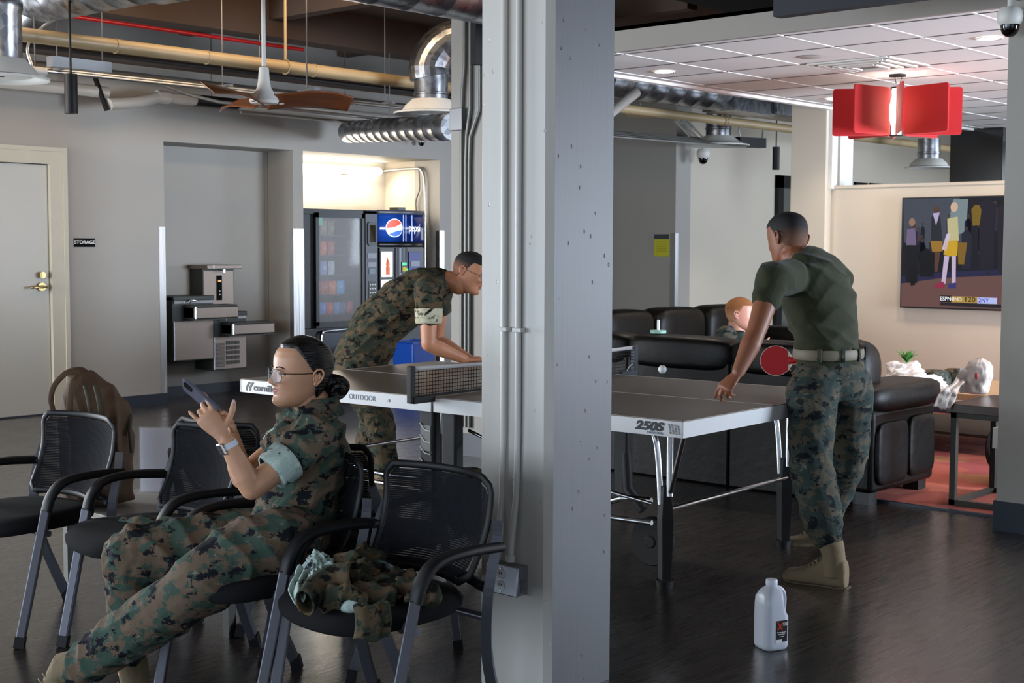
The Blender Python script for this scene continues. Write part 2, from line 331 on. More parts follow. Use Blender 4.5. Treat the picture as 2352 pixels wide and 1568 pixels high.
# pillars
def pillar_mat(name, col):
    m = mat(name, col, .42, var=.03, scale=3); N, L = m.node_tree.nodes, m.node_tree.links; b = N['Principled BSDF']; tc = N.new('ShaderNodeTexCoord')
    mp = N.new('ShaderNodeMapping'); mp.inputs['Scale'].default_value = (60, 60, 1.6); L.new(tc.outputs['Object'], mp.inputs[0])
    n = N.new('ShaderNodeTexNoise'); n.inputs['Scale'].default_value = 1; n.inputs['Detail'].default_value = 5; L.new(mp.outputs[0], n.inputs[0])
    v = N.new('ShaderNodeTexVoronoi'); v.inputs['Scale'].default_value = 26; mp2 = N.new('ShaderNodeMapping'); mp2.inputs['Scale'].default_value = (1, 1, .6); L.new(tc.outputs['Object'], mp2.inputs[0]); L.new(mp2.outputs[0], v.inputs[0])
    r = N.new('ShaderNodeMapRange'); r.inputs[1].default_value = .05; r.inputs[2].default_value = .12; L.new(v.outputs['Distance'], r.inputs[0])
    n3 = N.new('ShaderNodeTexNoise'); n3.inputs['Scale'].default_value = 9; L.new(tc.outputs['Object'], n3.inputs[0]); g = N.new('ShaderNodeMath'); g.operation = 'GREATER_THAN'; g.inputs[1].default_value = .50; L.new(n3.outputs[0], g.inputs[0])
    mx = N.new('ShaderNodeMath'); mx.operation = 'MAXIMUM'; L.new(r.outputs[0], mx.inputs[0]); L.new(g.outputs[0], mx.inputs[1])
    ad = N.new('ShaderNodeMath'); ad.operation = 'ADD'; L.new(mx.outputs[0], ad.inputs[0]); ml = N.new('ShaderNodeMath'); ml.operation = 'MULTIPLY'; ml.inputs[1].default_value = .35; L.new(n.outputs[0], ml.inputs[0]); L.new(ml.outputs[0], ad.inputs[1])
    bp = N.new('ShaderNodeBump'); bp.inputs['Strength'].default_value = .55; bp.inputs['Distance'].default_value = .004; L.new(ad.outputs[0], bp.inputs['Height']); L.new(bp.outputs[0], b.inputs['Normal'])
pillar_mat('pillar_light', '#c4c1ba'); pillar_mat('pillar_dark', '#6e6f72')  # one paint in two tones: window-lit and shaded sides put into the colour
def pillar(name, u0, u1, v0, v1, ch, z1=CEIL, mats=('pillar_light', 'pillar_dark')):
    mb = MB(); P = [(u0, v0+ch), (u0+ch, v0), (u1-ch*.8, v0), (u1, v0+ch*.8), (u1, v1-ch), (u1-ch, v1), (u0+ch, v1), (u0, v1-ch)]
    n = 8; vs = [(a, b, z) for z in (0, z1) for a, b in P]
    mb.add(vs, [(i, (i+1) % n, n+(i+1) % n, n+i) for i in range(n)]+[tuple(range(n-1, -1, -1)), tuple(range(n, 2*n))])
    o = mb.build(name, mats, smooth=False)
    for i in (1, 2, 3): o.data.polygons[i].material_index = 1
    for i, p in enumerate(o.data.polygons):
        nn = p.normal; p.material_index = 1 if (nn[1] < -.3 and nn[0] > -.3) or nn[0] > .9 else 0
    o['kind'] = 'structure'; return o
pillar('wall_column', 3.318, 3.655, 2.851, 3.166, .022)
pillar('wall_column_middle', 6.935, 7.30, 6.50, 6.875, .004, mats=('wall_paint', 'wall_paint'))
pillar('wall_column_right', 6.962, 7.33, 2.55, 2.925, .004, mats=('wall_paint', 'wall_paint'))
MB_ = MB().box((6.925, 6.49, 0), (7.31, 6.885, .155)).box((6.952, 2.54, 0), (7.34, 2.935, .155)); struct('baseboard_columns', MB_, 'navy_base', smooth=False)
pillar('wall_column_lounge', 11.46, 11.90, 6.50, 6.87, .004, mats=('wall_cream', 'wall_cream'))
mb = MB().box((11.50, 6.46, 2.0), (11.60, 6.50, 2.74)).box((11.64, 6.455, 2.0), (11.88, 6.50, 2.74)); struct('trim_7', mb, 'white_paint', smooth=False)
# TV half wall
UT = 11.56
mb = MB().box((UT, -2.9, 0), (UT+.16, 6.5, 2.005)); mb.box((UT-.015, -2.9, 2.005), (UT+.175, 6.5, 2.03)); struct('wall_lounge', mb, 'wall_cream', smooth=False)
mb = MB().box((UT-.012, -2.9, .008), (UT, 6.5, .11)); struct('baseboard_lounge', mb, 'navy_base', smooth=False)
# dropped tile ceiling over the lounge with its fascia
mb = MB().box((7.31, -2.9, 2.742), (16.4, 6.5, 2.80))
struct('ceiling', mb, 'tile_white', smooth=False)
mb = MB(); g0u, g0v = 7.42, 6.35
i = 0
while g0v-.61*i > -2.9: v = g0v-.61*i; mb.box((7.32, v-.011, 2.7385), (16.4, v+.011, 2.7425)); i += 1
mb.box((7.32, 6.44, 2.72), (16.4, 6.5, 2.7425))
mb.mi = 1
j = 0
while g0u+.61*j < 16.4:
    u = g0u+.61*j
    for k in range(i+1):
        vb_ = g0v-.61*k; mb.box((u-.004, vb_-.61+.012, 2.7385), (u+.004, vb_-.012, 2.7425))
    j += 1
struct('ceiling_grid', mb, ['tbar', 'dark_gap'], smooth=False)
mb = MB().box((7.27, -2.9, 2.735), (7.31, 6.5, 2.895)).box((7.27, -2.9, 2.87), (16.4, 6.5, 2.895)).box((7.31, 6.46, 2.742), (16.4, 6.5, 2.895)); struct('wall_fascia', mb, wallmat('fascia_paint', '#98938b'), smooth=False)
mb = MB().box((7.40, -2.9, 3.40), (16.4, 6.5, CEIL-.01)); struct('ceiling_void', mb, 'deck_black', smooth=False)
# ------------------------------------------------------------------ pipes, ducts and lamps under the deck
mat('tan_pipe', '#a08b68', .42, var=.06, bump=.05); mat('white_pipe', '#b9b5ae', .4, var=.04); mat('red_pipe', '#a31418', .35)
mat('conduit', '#b5b4b0', .3, .85); mat('black_metal', '#08080a', .5, spec=.3); mat('black_plastic', '#101114', .45); mat('grey_metal', '#7d7e80', .4, .7)
def galv():
    m, N, L, b = nt('galvanised'); tc = N.new('ShaderNodeTexCoord'); v = N.new('ShaderNodeTexVoronoi'); v.inputs['Scale'].default_value = 22; L.new(tc.outputs['Object'], v.inputs[0])
    cr = N.new('ShaderNodeValToRGB'); cr.color_ramp.elements[0].color = rgb('#76787c'); cr.color_ramp.elements[1].color = rgb('#a4a6aa'); s = N.new('ShaderNodeSeparateColor'); L.new(v.outputs['Color'], s.inputs[0]); L.new(s.outputs[0], cr.inputs[0]); L.new(cr.outputs[0], b.inputs['Base Color'])
    b.inputs['Metallic'].default_value = .95; b.inputs['Roughness'].default_value = .3
galv()
def ptag(o, l, c='pipe', g=None): return tag(o, l, c, g)
def duct(name, a, b, r, label, rib=.28, cat='duct', rings=True, end=None):
    """round spiral duct with raised seams"""
    a, b = Vector(a), Vector(b); L_ = (b-a).length; n = max(2, int(L_/rib)); pts, rad = [], []
    for i in range(n+1):
        t = i/n; p = a.lerp(b, t)
        if 0 < i < n: d = (b-a).normalized()*.005; pts += [p-d, p, p+d]; rad += [r, r+.0022, r]
        else: pts.append(p); rad.append(r)
    mb = MB().tube(pts, rad, n=36); return ptag(mb.build(name, 'galvanised', angle=50), label, cat)
t = thing('sprinkler_main', 'thick tan pipe crossing the whole ceiling from left to right', 'pipe', (8, 8.5, 2.83))
MB().tube([(-1, 8.5, 2.826), (18.5, 8.5, 2.826)], .047, n=20).build('pipe', 'tan_pipe', t)
for u in (6.05, 7.05, 9.05, 12.8, 5.3):
    MB().tube([(u, 8.5, 2.826), (u+.012, 8.5, 2.826)], .052, n=20).build('joint', 'tan_pipe', t)
for u in (6.78, 12.75):
    mb = MB().tube(arc((u, 8.5, 2.826), .054, PI*.5, PI*2.5, 20, (0, 1, 0), (0, 0, 1)), .005, n=6, closed=False)
    mb.tube([(u, 8.5, 2.88), (u, 8.5, CEIL)], .011, n=6); mb.build('hanger', 'tan_pipe', t)
def hanger_rods(par, us, v, z0, nm='hanger'):
    for u in us: MB().tube([(u, v, z0), (u, v, CEIL)], .005, n=6).build(nm, 'grey_metal', par)
t = thing('white_drain_pipe', 'white pipe along the top of the grey back wall with a sloping elbow', 'pipe', (6, 10.6, 2.75))
MB().tube([(3.2, 10.6, 2.775), (6.35, 10.6, 2.765), (6.52, 10.58, 2.755)], .05, n=20).build('pipe', 'white_pipe', t)
MB().tube(bez([(6.52, 10.5, 2.66), (6.50, 10.5, 2.655), (6.8, 10.55, 2.70), (7.05, 10.6, 2.765), (7.15, 10.6, 2.768)], 6), .05, n=20).build('elbow', 'white_pipe', t)
MB().tube([(7.15, 10.6, 2.768), (10.6, 10.6, 2.76)], .048, n=20).build('pipe', 'white_pipe', t)
MB().tube([(7.42, 10.6, 2.767), (7.88, 10.6, 2.766)], .053, n=20).build('sleeve', 'black_plastic', t)
MB().tube([(7.02, 10.6, 2.767), (7.14, 10.6, 2.767)], .058, n=20).build('coupling', 'white_pipe', t)
MB().tube([(6.46, 10.5, 2.60), (6.40, 10.62, 2.95)], .022, n=8).build('strap', 'black_metal', t); hanger_rods(t, (5.2, 7.6, 9.2), 10.6, 2.8)
ptag(MB().tube([(3.0, 9.6, 3.20), (7.85, 9.6, 3.17)], .016, n=10).build('red_sprinkler_pipe', 'red_pipe'), 'thin red pipe high under the brown ceiling', 'pipe')
t = thing('elbow_pipe', 'tan branch pipe with a downturned elbow near the ceiling, above the red pipe', 'pipe', (7, 10.2, 3.4))
MB().tube(bez([(5.4, 10.2, 3.44), (7.3, 10.2, 3.42), (7.42, 10.2, 3.42), (7.48, 10.2, 3.45), (7.5, 10.2, CEIL)], 6), .032, n=14).build('pipe', 'tan_pipe', t)
# conduit bundles
t = thing('conduit_bundle', 'two bright steel conduits running side by side below the tan pipe', 'conduit', (6, 8.9, 2.66))
for dv, dz in ((0, 0), (.10, .03)): MB().tube([(1.5, 8.9+dv, 2.66+dz), (11.0, 8.9+dv, 2.66+dz)], .0135, n=10).build('conduit', 'conduit', t)
for u in (5.1, 6.5, 8.2, 9.6):
    br_ = MB().box((u, 8.84, 2.68), (u+.04, 9.06, 2.70)).build('bracket', 'grey_metal', t, smooth=False); MB().tube([(u+.02, 8.95, 2.7), (u+.02, 8.95, CEIL)], .005, n=6).build('hanger', 'grey_metal', br_)
t = thing('junction_box', 'oblong pale electrical box on the conduits beside the black pendant lamp', 'electrical box', (4.86, 8.75, 2.62))
MB().tube([(4.80, 8.80, 2.64), (4.95, 8.80, 2.64)], .03, n=14, ry=.03).build('body', 'white_paint', t, bevel=.004)
MB().tube(bez([(4.85, 8.8, 2.66), (4.82, 8.8, 2.8), (4.9, 8.75, 2.93), (5.0, 8.7, 3.0)], 6), .01, n=8).build('flex_conduit', 'conduit', t); hanger_rods(t, (4.87,), 8.8, 2.66)
t = thing('wall_conduit_run', 'bundle of thin grey conduits along the upper back wall', 'conduit', (8, 10.2, 2.75))
for k in range(5): MB().tube([(3.5+.4*k, 10.0+.08*k, 2.86+.015*k), (10.9, 10.0+.08*k, 2.80+.02*k)], .010, n=8).build('conduit', 'conduit' if k % 2 else 'grey_metal', t)
MB().tube([(7.7, 10.3, 2.66), (11.2, 10.3, 2.66)], .013, n=8).build('conduit', 'conduit', t)
ptag(MB().box((3.5, 10.3, 3.02), (10.9, 10.62, 3.10)).build('cable_tray', 'deck_brown', smooth=False), 'brown cable tray along the top of the back wall', 'cable tray')
ptag(MB().tube([(3.5, 9.95, 2.985), (10.9, 9.95, 2.965)], .018, n=8).build('cable_bundle', 'black_plastic'), 'black cable hung below the brown tray', 'cable')
t = thing('slim_conduit', 'single steel conduit running low behind the ceiling fan', 'conduit', (8, 9.6, 2.6))
MB().tube([(6.5, 9.7, 2.75), (6.75, 9.68, 2.69), (7.0, 9.66, 2.655), (10.8, 9.6, 2.62)], .014, n=8).build('conduit', 'conduit', t); hanger_rods(t, (7.4, 8.9, 10.2), 9.63, 2.64)
# ducts
duct('round_duct', (4.96, 10.9, 3.20), (4.96, 7.45, 3.17), .20, 'silver round duct in the top left corner', .22)
duct('round_duct', (4.96, 7.45, 3.17), (4.96, 5.2, 3.15), .225, 'wider silver duct section at the top edge, left of the fan rod', .20)
ptag(MB().tube(bez([(4.96, 8.85, 3.1), (4.9, 9.1, 2.98), (4.75, 9.3, 2.95), (4.6, 9.5, 2.92)], 6), .11, n=20).build('duct_branch', 'galvanised'), 'small silver duct branch dropping from the top left duct', 'duct')
duct('round_duct', (4.6, 6.0, 3.04), (7.02, 6.0, 3.04), .20, 'bright silver round duct at the top edge, left of the near column', .26)
_a, _b = at(800, 303, v=10.5), at(1042, 291, v=7.6)
duct('wall_duct', _a, _b, .105, 'silver duct leaving the back wall above the vending alcove', .24)
t = thing('junction_box', 'square grey box on the middle column where the small duct ends', 'electrical box', (6.93, 6.80, 2.33))
MB().box((6.885, 6.72, 2.26), (6.935, 6.84, 2.41)).build('body', 'grey_metal', t, bevel=.003)
def diffuser(name, p, r, label, neck=.16, nh=.22, up=.5, elbow=None):
    t = thing(name, label, 'air diffuser', p); x, y, z = p
    MB().lathe([(neck, 0.02), (neck+.02, .05), (neck*1.55, .0), (r*.80, -.045), (r, -.055), (r, -.068), (r*.78, -.06), (r*.62, -.03), (r*.60, -.05), (.02, -.05)], 44, (x, y, z), cap=False).build('cone', 'white_paint', t, smooth=True)
    MB().lathe([(neck, 0), (neck, nh*.35), (neck+.008, nh*.37), (neck+.008, nh*.42), (neck, nh*.44), (neck, nh)], 36, (x, y, z)).build('collar', 'galvanised', t)
    if elbow:
        e = [Vector((x, y, z+nh-.02))]+[Vector(q) for q in elbow]; MB().tube(bez(e, 3), neck+.035, n=24).build('elbow_duct', 'galvanised', t, smooth=False)
    return t
p = at(990, 243, v=8.05); diffuser('ceiling_diffuser', p, .30, 'round white air diffuser left of the middle column', .135, .24, elbow=[p+Vector((0, 0, .34)), p+Vector((.10, -.10, .50)), p+Vector((.35, -.35, .56)), p+Vector((.9, -.7, .56))])
p = at(2, 156, v=7.6); diffuser('ceiling_diffuser', p, .27, 'round white air diffuser cut by the left edge of the photo', .12, .9)
p = at(1650, 322, v=9.4); diffuser('ceiling_diffuser', p, .37, 'round white air diffuser beyond the tiled ceiling, above the dome camera', .15, .35)
p = at(2133, 374, v=7.9); diffuser('ceiling_diffuser', p, .30, 'round white air diffuser above the television half wall', .14, .30)
# big duct right of the column
_a, _b = at(1380, 176, v=8.3), at(1650, 206, v=8.3); _z = .5*(_a.z+_b.z)
duct('round_duct', (_a.x, 8.3, _z), (_b.x, 8.3, _z), .20, 'large silver duct seen beyond the tiled ceiling, right of the near column', .26)
t = thing('duct_transition', 'folded silver duct piece joining the large round duct', 'duct', (_b.x+.5, 8.3, _z))
x0 = _b.x
MB().add([(x0, 8.1, _z-.2), (x0, 8.5, _z-.2), (x0, 8.5, _z+.2), (x0, 8.1, _z+.2), (x0+.7, 8.05, _z-.21), (x0+.7, 8.45, _z-.21), (x0+.7, 8.45, _z+.1), (x0+.7, 8.05, _z+.1)],
         [(0,1,2,3),(7,6,5,4),(0,4,5,1),(1,5,6,2),(2,6,7,3),(3,7,4,0)]).build('transition', 'galvanised', t, smooth=False)
MB().box((x0+.7, 8.0, _z-.20), (x0+2.2, 8.42, _z+.12)).build('box_duct', 'galvanised', t, smooth=False, bevel=.01)
_p = at(1400, 262, v=7.6); _q = at(1462, 212, v=7.6)
ptag(MB().tube([_p+(_p-_q)*1.2, _q], .045, n=16).build('flexible_duct', 'white_pipe'), 'slanting pale duct just right of the near column top', 'duct')
t = thing('wall_conduit_run', 'steel conduits crossing above the far hall wall', 'conduit', (12, 9.5, 2.7))
for k in range(4): MB().tube([(10.5, 9.2+.12*k, 2.62+.03*k), (14.3, 9.2+.12*k, 2.66+.03*k)], .014, n=8).build('conduit', 'conduit', t)
for k in range(3): MB().tube([at(1550+14*k, 278, v=9.3), at(1590+14*k, 318, v=9.9)], .012, n=8).build('brace', 'conduit', t)
t = thing('sprinkler_fitting', 'short brown pipe stub below the tan pipe, right of the near column', 'pipe', tuple(at(1470, 260, v=9.0))); MB().cyl(at(1445, 258, v=9.0), at(1500, 262, v=9.0), .05, 14).build('pipe', 'tan_pipe', t); q_ = at(1470, 260, v=9.0); hanger_rods(t, (q_.x,), 9.0, q_.z)
mb = MB().box((19.0, 7.0, 2.55), (22.9, 7.5, 2.78)); ptag(mb.build('box_duct', 'galvanised', smooth=False), 'rectangular silver duct in the room beyond the half wall', 'duct')
# black strut channel and pendant lamps
def pendant(p, h, r, label, power=30, ztop=None, lit=True):
    t = thing('pendant_lamp', label, 'lamp', p, group=None); x, y, z = p
    MB().lathe([(r*.93, .02), (r*.93, 0), (r, 0), (r, h), (r*.9, h)], 32, (x, y, z), cap=False).build('shade', 'black_metal', t)
    MB().lathe([(.0, h-.002), (r*.95, h-.002)], 24, (x, y, z), cap=False).build('top_cap', 'black_metal', t)
    MB().lathe([(.001, .012), (r*.92, .012)], 24, (x, y, z), cap=False).build('diffuser', mat('lamp_glow', '#fff0d8', .5, emit='#ffdfb8', es=6), t)
    MB().tube([(x, y, z+h), (x, y, ztop or CEIL)], .008, n=8).build('rod', 'black_metal', t)
    if lit: o = spot('pendant_light', (x, y, z-.01), power, WARM2, 1.9, .05); 
    return t
pendant(tuple(at(164, 261, v=8.25)), .255, .042, 'black cylinder pendant lamp hanging in front of the grey back wall', 60)
pendant(tuple(at(1782, 390, v=8.8)), .27, .042, 'black cylinder pendant lamp near the lounge column', 60)
t = thing('strut_channel', 'dark steel channel hanging beside the black pendant lamp', 'bracket', (5, 8.7, 2.72))
MB().box((4.9, 8.62, 2.66), (5.35, 8.70, 2.73)).build('channel', 'grey_metal', t); hanger_rods(t, (5.05, 5.3), 8.66, 2.72)
t = thing('strut_channel', 'dark steel channel hanging right of the ceiling fan', 'bracket', (8.5, 9.9, 2.72))
MB().bar(at(690, 216, v=8.2), at(730, 208, v=7.9), .05, .05).build('channel', 'grey_metal', t); q_ = at(705, 212, v=8.08); hanger_rods(t, (q_.x,), q_.y, q_.z)
t = thing('strut_channel', 'dark bar hung above the dome camera beyond the tiled ceiling', 'bracket', (15, 9, 2.7))
MB().bar(at(1692, 326, v=9.3), at(1752, 329, v=9.3), .10, .12).build('channel', 'black_metal', t); MB().tube([at(1700, 320, v=9.3), at(1697, 290, v=9.3)], .008, n=6).tube([at(1750, 322, v=9.3), at(1753, 290, v=9.3)], .008, n=6).build('hanger', 'grey_metal', t)
# ceiling fan
mat('walnut', '#6b3d22', .3, var=.25, scale=3, stretch=(1, 8, 8)); mat('fan_white', '#cfcdc9', .3)
fp = at(618, 222, v=7.6); x, y, z = fp
t = thing('ceiling_fan', 'white ceiling fan with reddish wooden blades on a long rod', 'ceiling fan', (x, y, z))
rp = at(606, 160, v=7.6)
MB().tube([(rp.x, y, CEIL), (rp.x, y, z+.12)], .014, n=14).build('rod', 'fan_white', t)
MB().lathe([(.016, .20), (.032, .19), (.040, .10), (.05, .05), (.085, .0), (.10, -.03), (.09, -.05), (.03, -.055), (.0, -.055)], 32, (rp.x, y, z-.0), cap=False).build('motor', 'fan_white', t)
def blade(a, L_=.62):
    def f(s_, q):
        r = .04+s_*L_; wd = (.06+.085*math.sin(min(1, s_*1.3)*PI*.62))*(1-.55*max(0, s_-.7)/.3); sweep = .10*s_*s_
        yy = (q-.5)*2*wd+sweep; zz = .03*math.sin(s_*PI*.9)-.085*(q-.5)-.02+ .02*s_
        return (x+ (rp.x-x)+math.cos(a)*r-math.sin(a)*yy, y+math.sin(a)*r+math.cos(a)*yy, z-.02+zz)
    return MB().grid(f, 22, 8)
for a in (-.35, 1.15, 3.35): blade(a).build('blade', 'walnut', t, solid=.008)
for a in (-.35, 1.15, 3.35): MB().ell((rp.x+math.cos(a)*.12, y+math.sin(a)*.12, z-.045), (.02, .02, .006)).build('screw_cap', 'fan_white', t)
# lounge ceiling fittings
def downlight(x, y, label, power=70, lit=True):
    p = at(x, y, z=2.738); t = thing('downlight', label, 'downlight', tuple(p), group='recessed downlights in the tiled ceiling'); x, y = p.x, p.y
    MB().lathe([(.064, -.002), (.078, -.006), (.082, 0)], 32, (x, y, p.z), cap=False).build('trim_ring', 'white_paint', t)
    MB().lathe([(.0, -.0025), (.064, -.0025)], 24, (x, y, p.z), cap=False).build('lens', mat('down_glow', '#ffffff', .5, emit='#fff0dc', es=14) if lit else 'grey_metal', t)
    if lit: spot('downlight_beam', (x, y, p.z-.02), power, (1, .86, .70), 2.2, .06)
downlight(1525, 165, 'lit downlight nearest the column in the white tiled ceiling'); downlight(2272, 88, 'lit downlight at the right beside the dome camera'); downlight(1917, 227, 'lit downlight partly hidden by the red lamp')
p = at(1862, 131, z=2.738); t = thing('ceiling_speaker', 'round flush grille between the downlights in the tiled ceiling', 'speaker', tuple(p))
MB().lathe([(.0, -.004), (.075, -.004), (.085, 0)], 32, tuple(p), cap=False).build('grille', mat('grille_white', '#b8b3aa', .7), t)
# added spots without fixtures, warming the television wall and the lounge
for u, v in ((8.3, 1.2), (10.6, 4.9), (10.6, 3.3), (10.8, 1.2)): spot('downlight_beam', (u, v, 2.71), 110, (1, .74, .50), 2.3, .08)
p = (8.95, 4.76, 2.738)
t = thing('air_vent', 'square white air vent set in the tiled ceiling left of the red lamp', 'air vent', p)
mb = MB()
for k, (h, zz) in enumerate(((.30, 0), (.24, -.008), (.17, -.014), (.10, -.018))):
    for s in ((-1, 0), (1, 0), (0, -1), (0, 1)):
        if s[0]: mb.box((p[0]+s[0]*h-.018, p[1]-h, p[2]+zz-.008), (p[0]+s[0]*h+.018, p[1]+h, p[2]+zz+.002))
        else: mb.box((p[0]-h, p[1]+s[1]*h-.018, p[2]+zz-.008), (p[0]+h, p[1]+s[1]*h+.018, p[2]+zz+.002))
mb.build('louvre', 'white_paint', t, smooth=False); MB().box((p[0]-.29, p[1]-.29, p[2]-.002), (p[0]+.29, p[1]+.29, p[2]+.002)).build('backing', 'grille_white', t, smooth=False)
# red pendant lamp
L0 = at(2060, 255, d=10.3); x, y, z = L0
t = thing('red_pendant_lamp', 'red pendant lamp of upright felt panels around a glowing tube', 'lamp', (x, y, 2.738))
mat('red_felt', '#b51216', .85, bump=.1, bscale=400, sheen=.2); mat('bulb', '#ffffff', .4, emit='#fff1e0', es=22)
MB().lathe([(0, 0), (.062, 0), (.062, -.012), (0, -.012)], 32, (x, y, 2.738), cap=False).build('canopy', 'black_metal', t)
MB().tube([(x-.03, y+.01, 2.73), (x-.02, y, z+.20)], .003, n=6).tube([(x+.03, y-.02, 2.73), (x+.02, y-.01, z+.20)], .002, n=6).build('cable', 'black_metal', t)
MB().lathe([(.036, .165), (.038, .10), (.052, .04), (.052, -.05), (.036, -.12), (.034, -.175)], 24, (x, y, z)).build('tube', 'bulb', t)
MB().lathe([(.05, .165), (.05, .175), (0, .175)], 20, (x, y, z), cap=False).lathe([(.05, -.175), (.05, -.183), (0, -.183)], 20, (x, y, z), cap=False).build('end_plate', 'black_metal', t)
base = math.atan2(CR[1], CR[0])
for k in range(8):
    a = base-.157+k*PI/4; ca, sa = math.cos(a), math.sin(a); r0, r1 = .075, .465; hh = .175
    poly = []
    for cx_, cz_, a0 in ((r1-.02, hh-.02, 0), (r0+.02, hh-.02, PI/2), (r0+.02, -hh+.02, PI), (r1-.02, -hh+.02, 1.5*PI)):
        for j in range(4): poly.append((cx_+.02*math.cos(a0+j*PI/6), cz_+.02*math.sin(a0+j*PI/6)))
    MB().prism(poly, (x+sa*.006, y-ca*.006, z-.005), (ca, sa, 0), (0, 0, 1), .012).build('panel', 'red_felt', t, smooth=False)
l = bpy.data.lights.new('lamp_light', 'POINT'); l.energy = 150; l.color = (1, .78, .58); l.shadow_soft_size = .06; o = bpy.data.objects.new('lamp_light', l); C.objects.link(o); o.location = (x, y, z)
# dome cameras
def dome(p, s, label, arm=None, mount=None):
    t = thing('dome_camera', label, 'security camera', tuple(p)); x, y, z = p
    MB().lathe([(.0, .075*s), (.055*s, .075*s), (.075*s, .05*s), (.078*s, .02*s), (.070*s, -.02*s), (.058*s, -.03*s)], 36, (x, y, z), cap=False).build('housing', 'white_paint', t)
    MB().lathe([(.057*s, -.025*s), (.056*s, -.05*s), (.045*s, -.08*s), (.025*s, -.098*s), (0, -.103*s)], 36, (x, y, z), cap=False).build('dome', mat('dome_glass', '#060606', .05), t)
    if arm:
        MB().tube([Vector((x, y, z+.07*s))]+[Vector(q) for q in arm], .018*s, n=12).build('arm', 'white_paint', t)
    return t
p = at(2320, 46, u=6.86); dome(p, .82, 'white dome camera on the right hand column, near the photo corner', [p+Vector((0, 0, .12)), p+Vector((.11, 0, .12))])
p = at(968, 322, v=VB-.12); dome(p, .62, 'small dome camera under the silver duct, left of the middle column', [p+Vector((0, 0, .09)), p+Vector((0, .12, .09))])
p = at(1615, 357, v=9.85); dome(p, 1.05, 'white dome camera on an arm from the far wall beside the round diffuser', [p+Vector((0, 0, .20)), p+Vector((-.30, .0, .20)), p+Vector((-.30, .2, .20))])
# dark acoustic panel and upper shelf above the fascia
ptag(MB().box((6.5, -.5, 2.69), (6.58, 4.02, 3.0)).build('acoustic_panel', mat('felt_grey', '#3c3d42', .95, bump=.3, bscale=300)), 'dark grey felt panel hung in front of the tiled ceiling edge', 'acoustic panel')
ptag(MB().box((6.7, 3.9, 2.92), (6.9, 4.75, 3.2)).build('acoustic_panel', 'felt_grey'), 'darker panel end just left of the large felt panel', 'acoustic panel')
# hanging monitor seen over the half wall
mat('screen_black', '#050506', .15)
t = thing('hanging_monitor', 'large black monitor hung from the ceiling beyond the half wall', 'monitor', tuple(at(2235, 360, u=14.5)))
a, b = at(2183, 300, u=14.5), at(2292, 425, u=14.5)
MB().box((14.5, b.y-.04, b.z-.25), (14.6, a.y, a.z+.18)).build('screen', 'screen_black', t, bevel=.006, smooth=False); MB().box((14.6, (a.y+b.y)/2-.1, a.z), (14.7, (a.y+b.y)/2+.1, CEIL)).build('bracket', 'black_metal', t)
# picture frames on the far wall
for i, (x0, x1, yt, lb) in enumerate(((1922, 1940, 409, 'leftmost'), (1962, 1991, 418, 'second'), (1997, 2025, 420, 'third'), (2028, 2056, 423, 'fourth'), (2075, 2110, 422, 'rightmost'))):
    a, b = at(x0, yt, v=10.05), at(x1, yt, v=10.05); t = thing('picture_frame', '%s of the dark picture frames just above the half wall' % lb, 'picture', tuple(a), group='picture frames beyond the half wall')
    mb = MB(); z1 = a.z; z0 = z1-.45; w_ = .03
    for q in ((a.x, z0, a.x+w_, z1), (b.x-w_, z0, b.x, z1), (a.x, z1-w_, b.x, z1), (a.x, z0, b.x, z0+w_)): mb.box((q[0], 10.03, q[1]), (q[2], 10.06, q[3]))
    mb.build('frame', 'black_metal', t, smooth=False); MB().box((a.x+.02, 10.045, z0+.02), (b.x-.02, 10.058, z1-.02)).build('picture', mat('print_grey', '#4c5350', .4, var=.5, scale=5), t, smooth=False)
# tall black framed glass door on the far wall
a, b = at(1782, 402, v=10.05), at(1842, 404, v=10.05); mb = MB(); zt = a.z
for q in ((a.x, 0, a.x+.13, zt), (b.x-.1, 0, b.x, zt), (a.x, zt-.17, b.x, zt), (a.x, 0, b.x, .2)): mb.box((q[0], 10.0, q[1]), (q[2], 10.07, q[3]))
d2 = struct('door_2', mb, 'black_metal', smooth=False)
MB().box((a.x+.1, 10.04, .15), (b.x-.08, 10.05, zt-.12)).build('door_glass', mat('door_mirror', '#8f958f', .06, .75), d2, smooth=False)
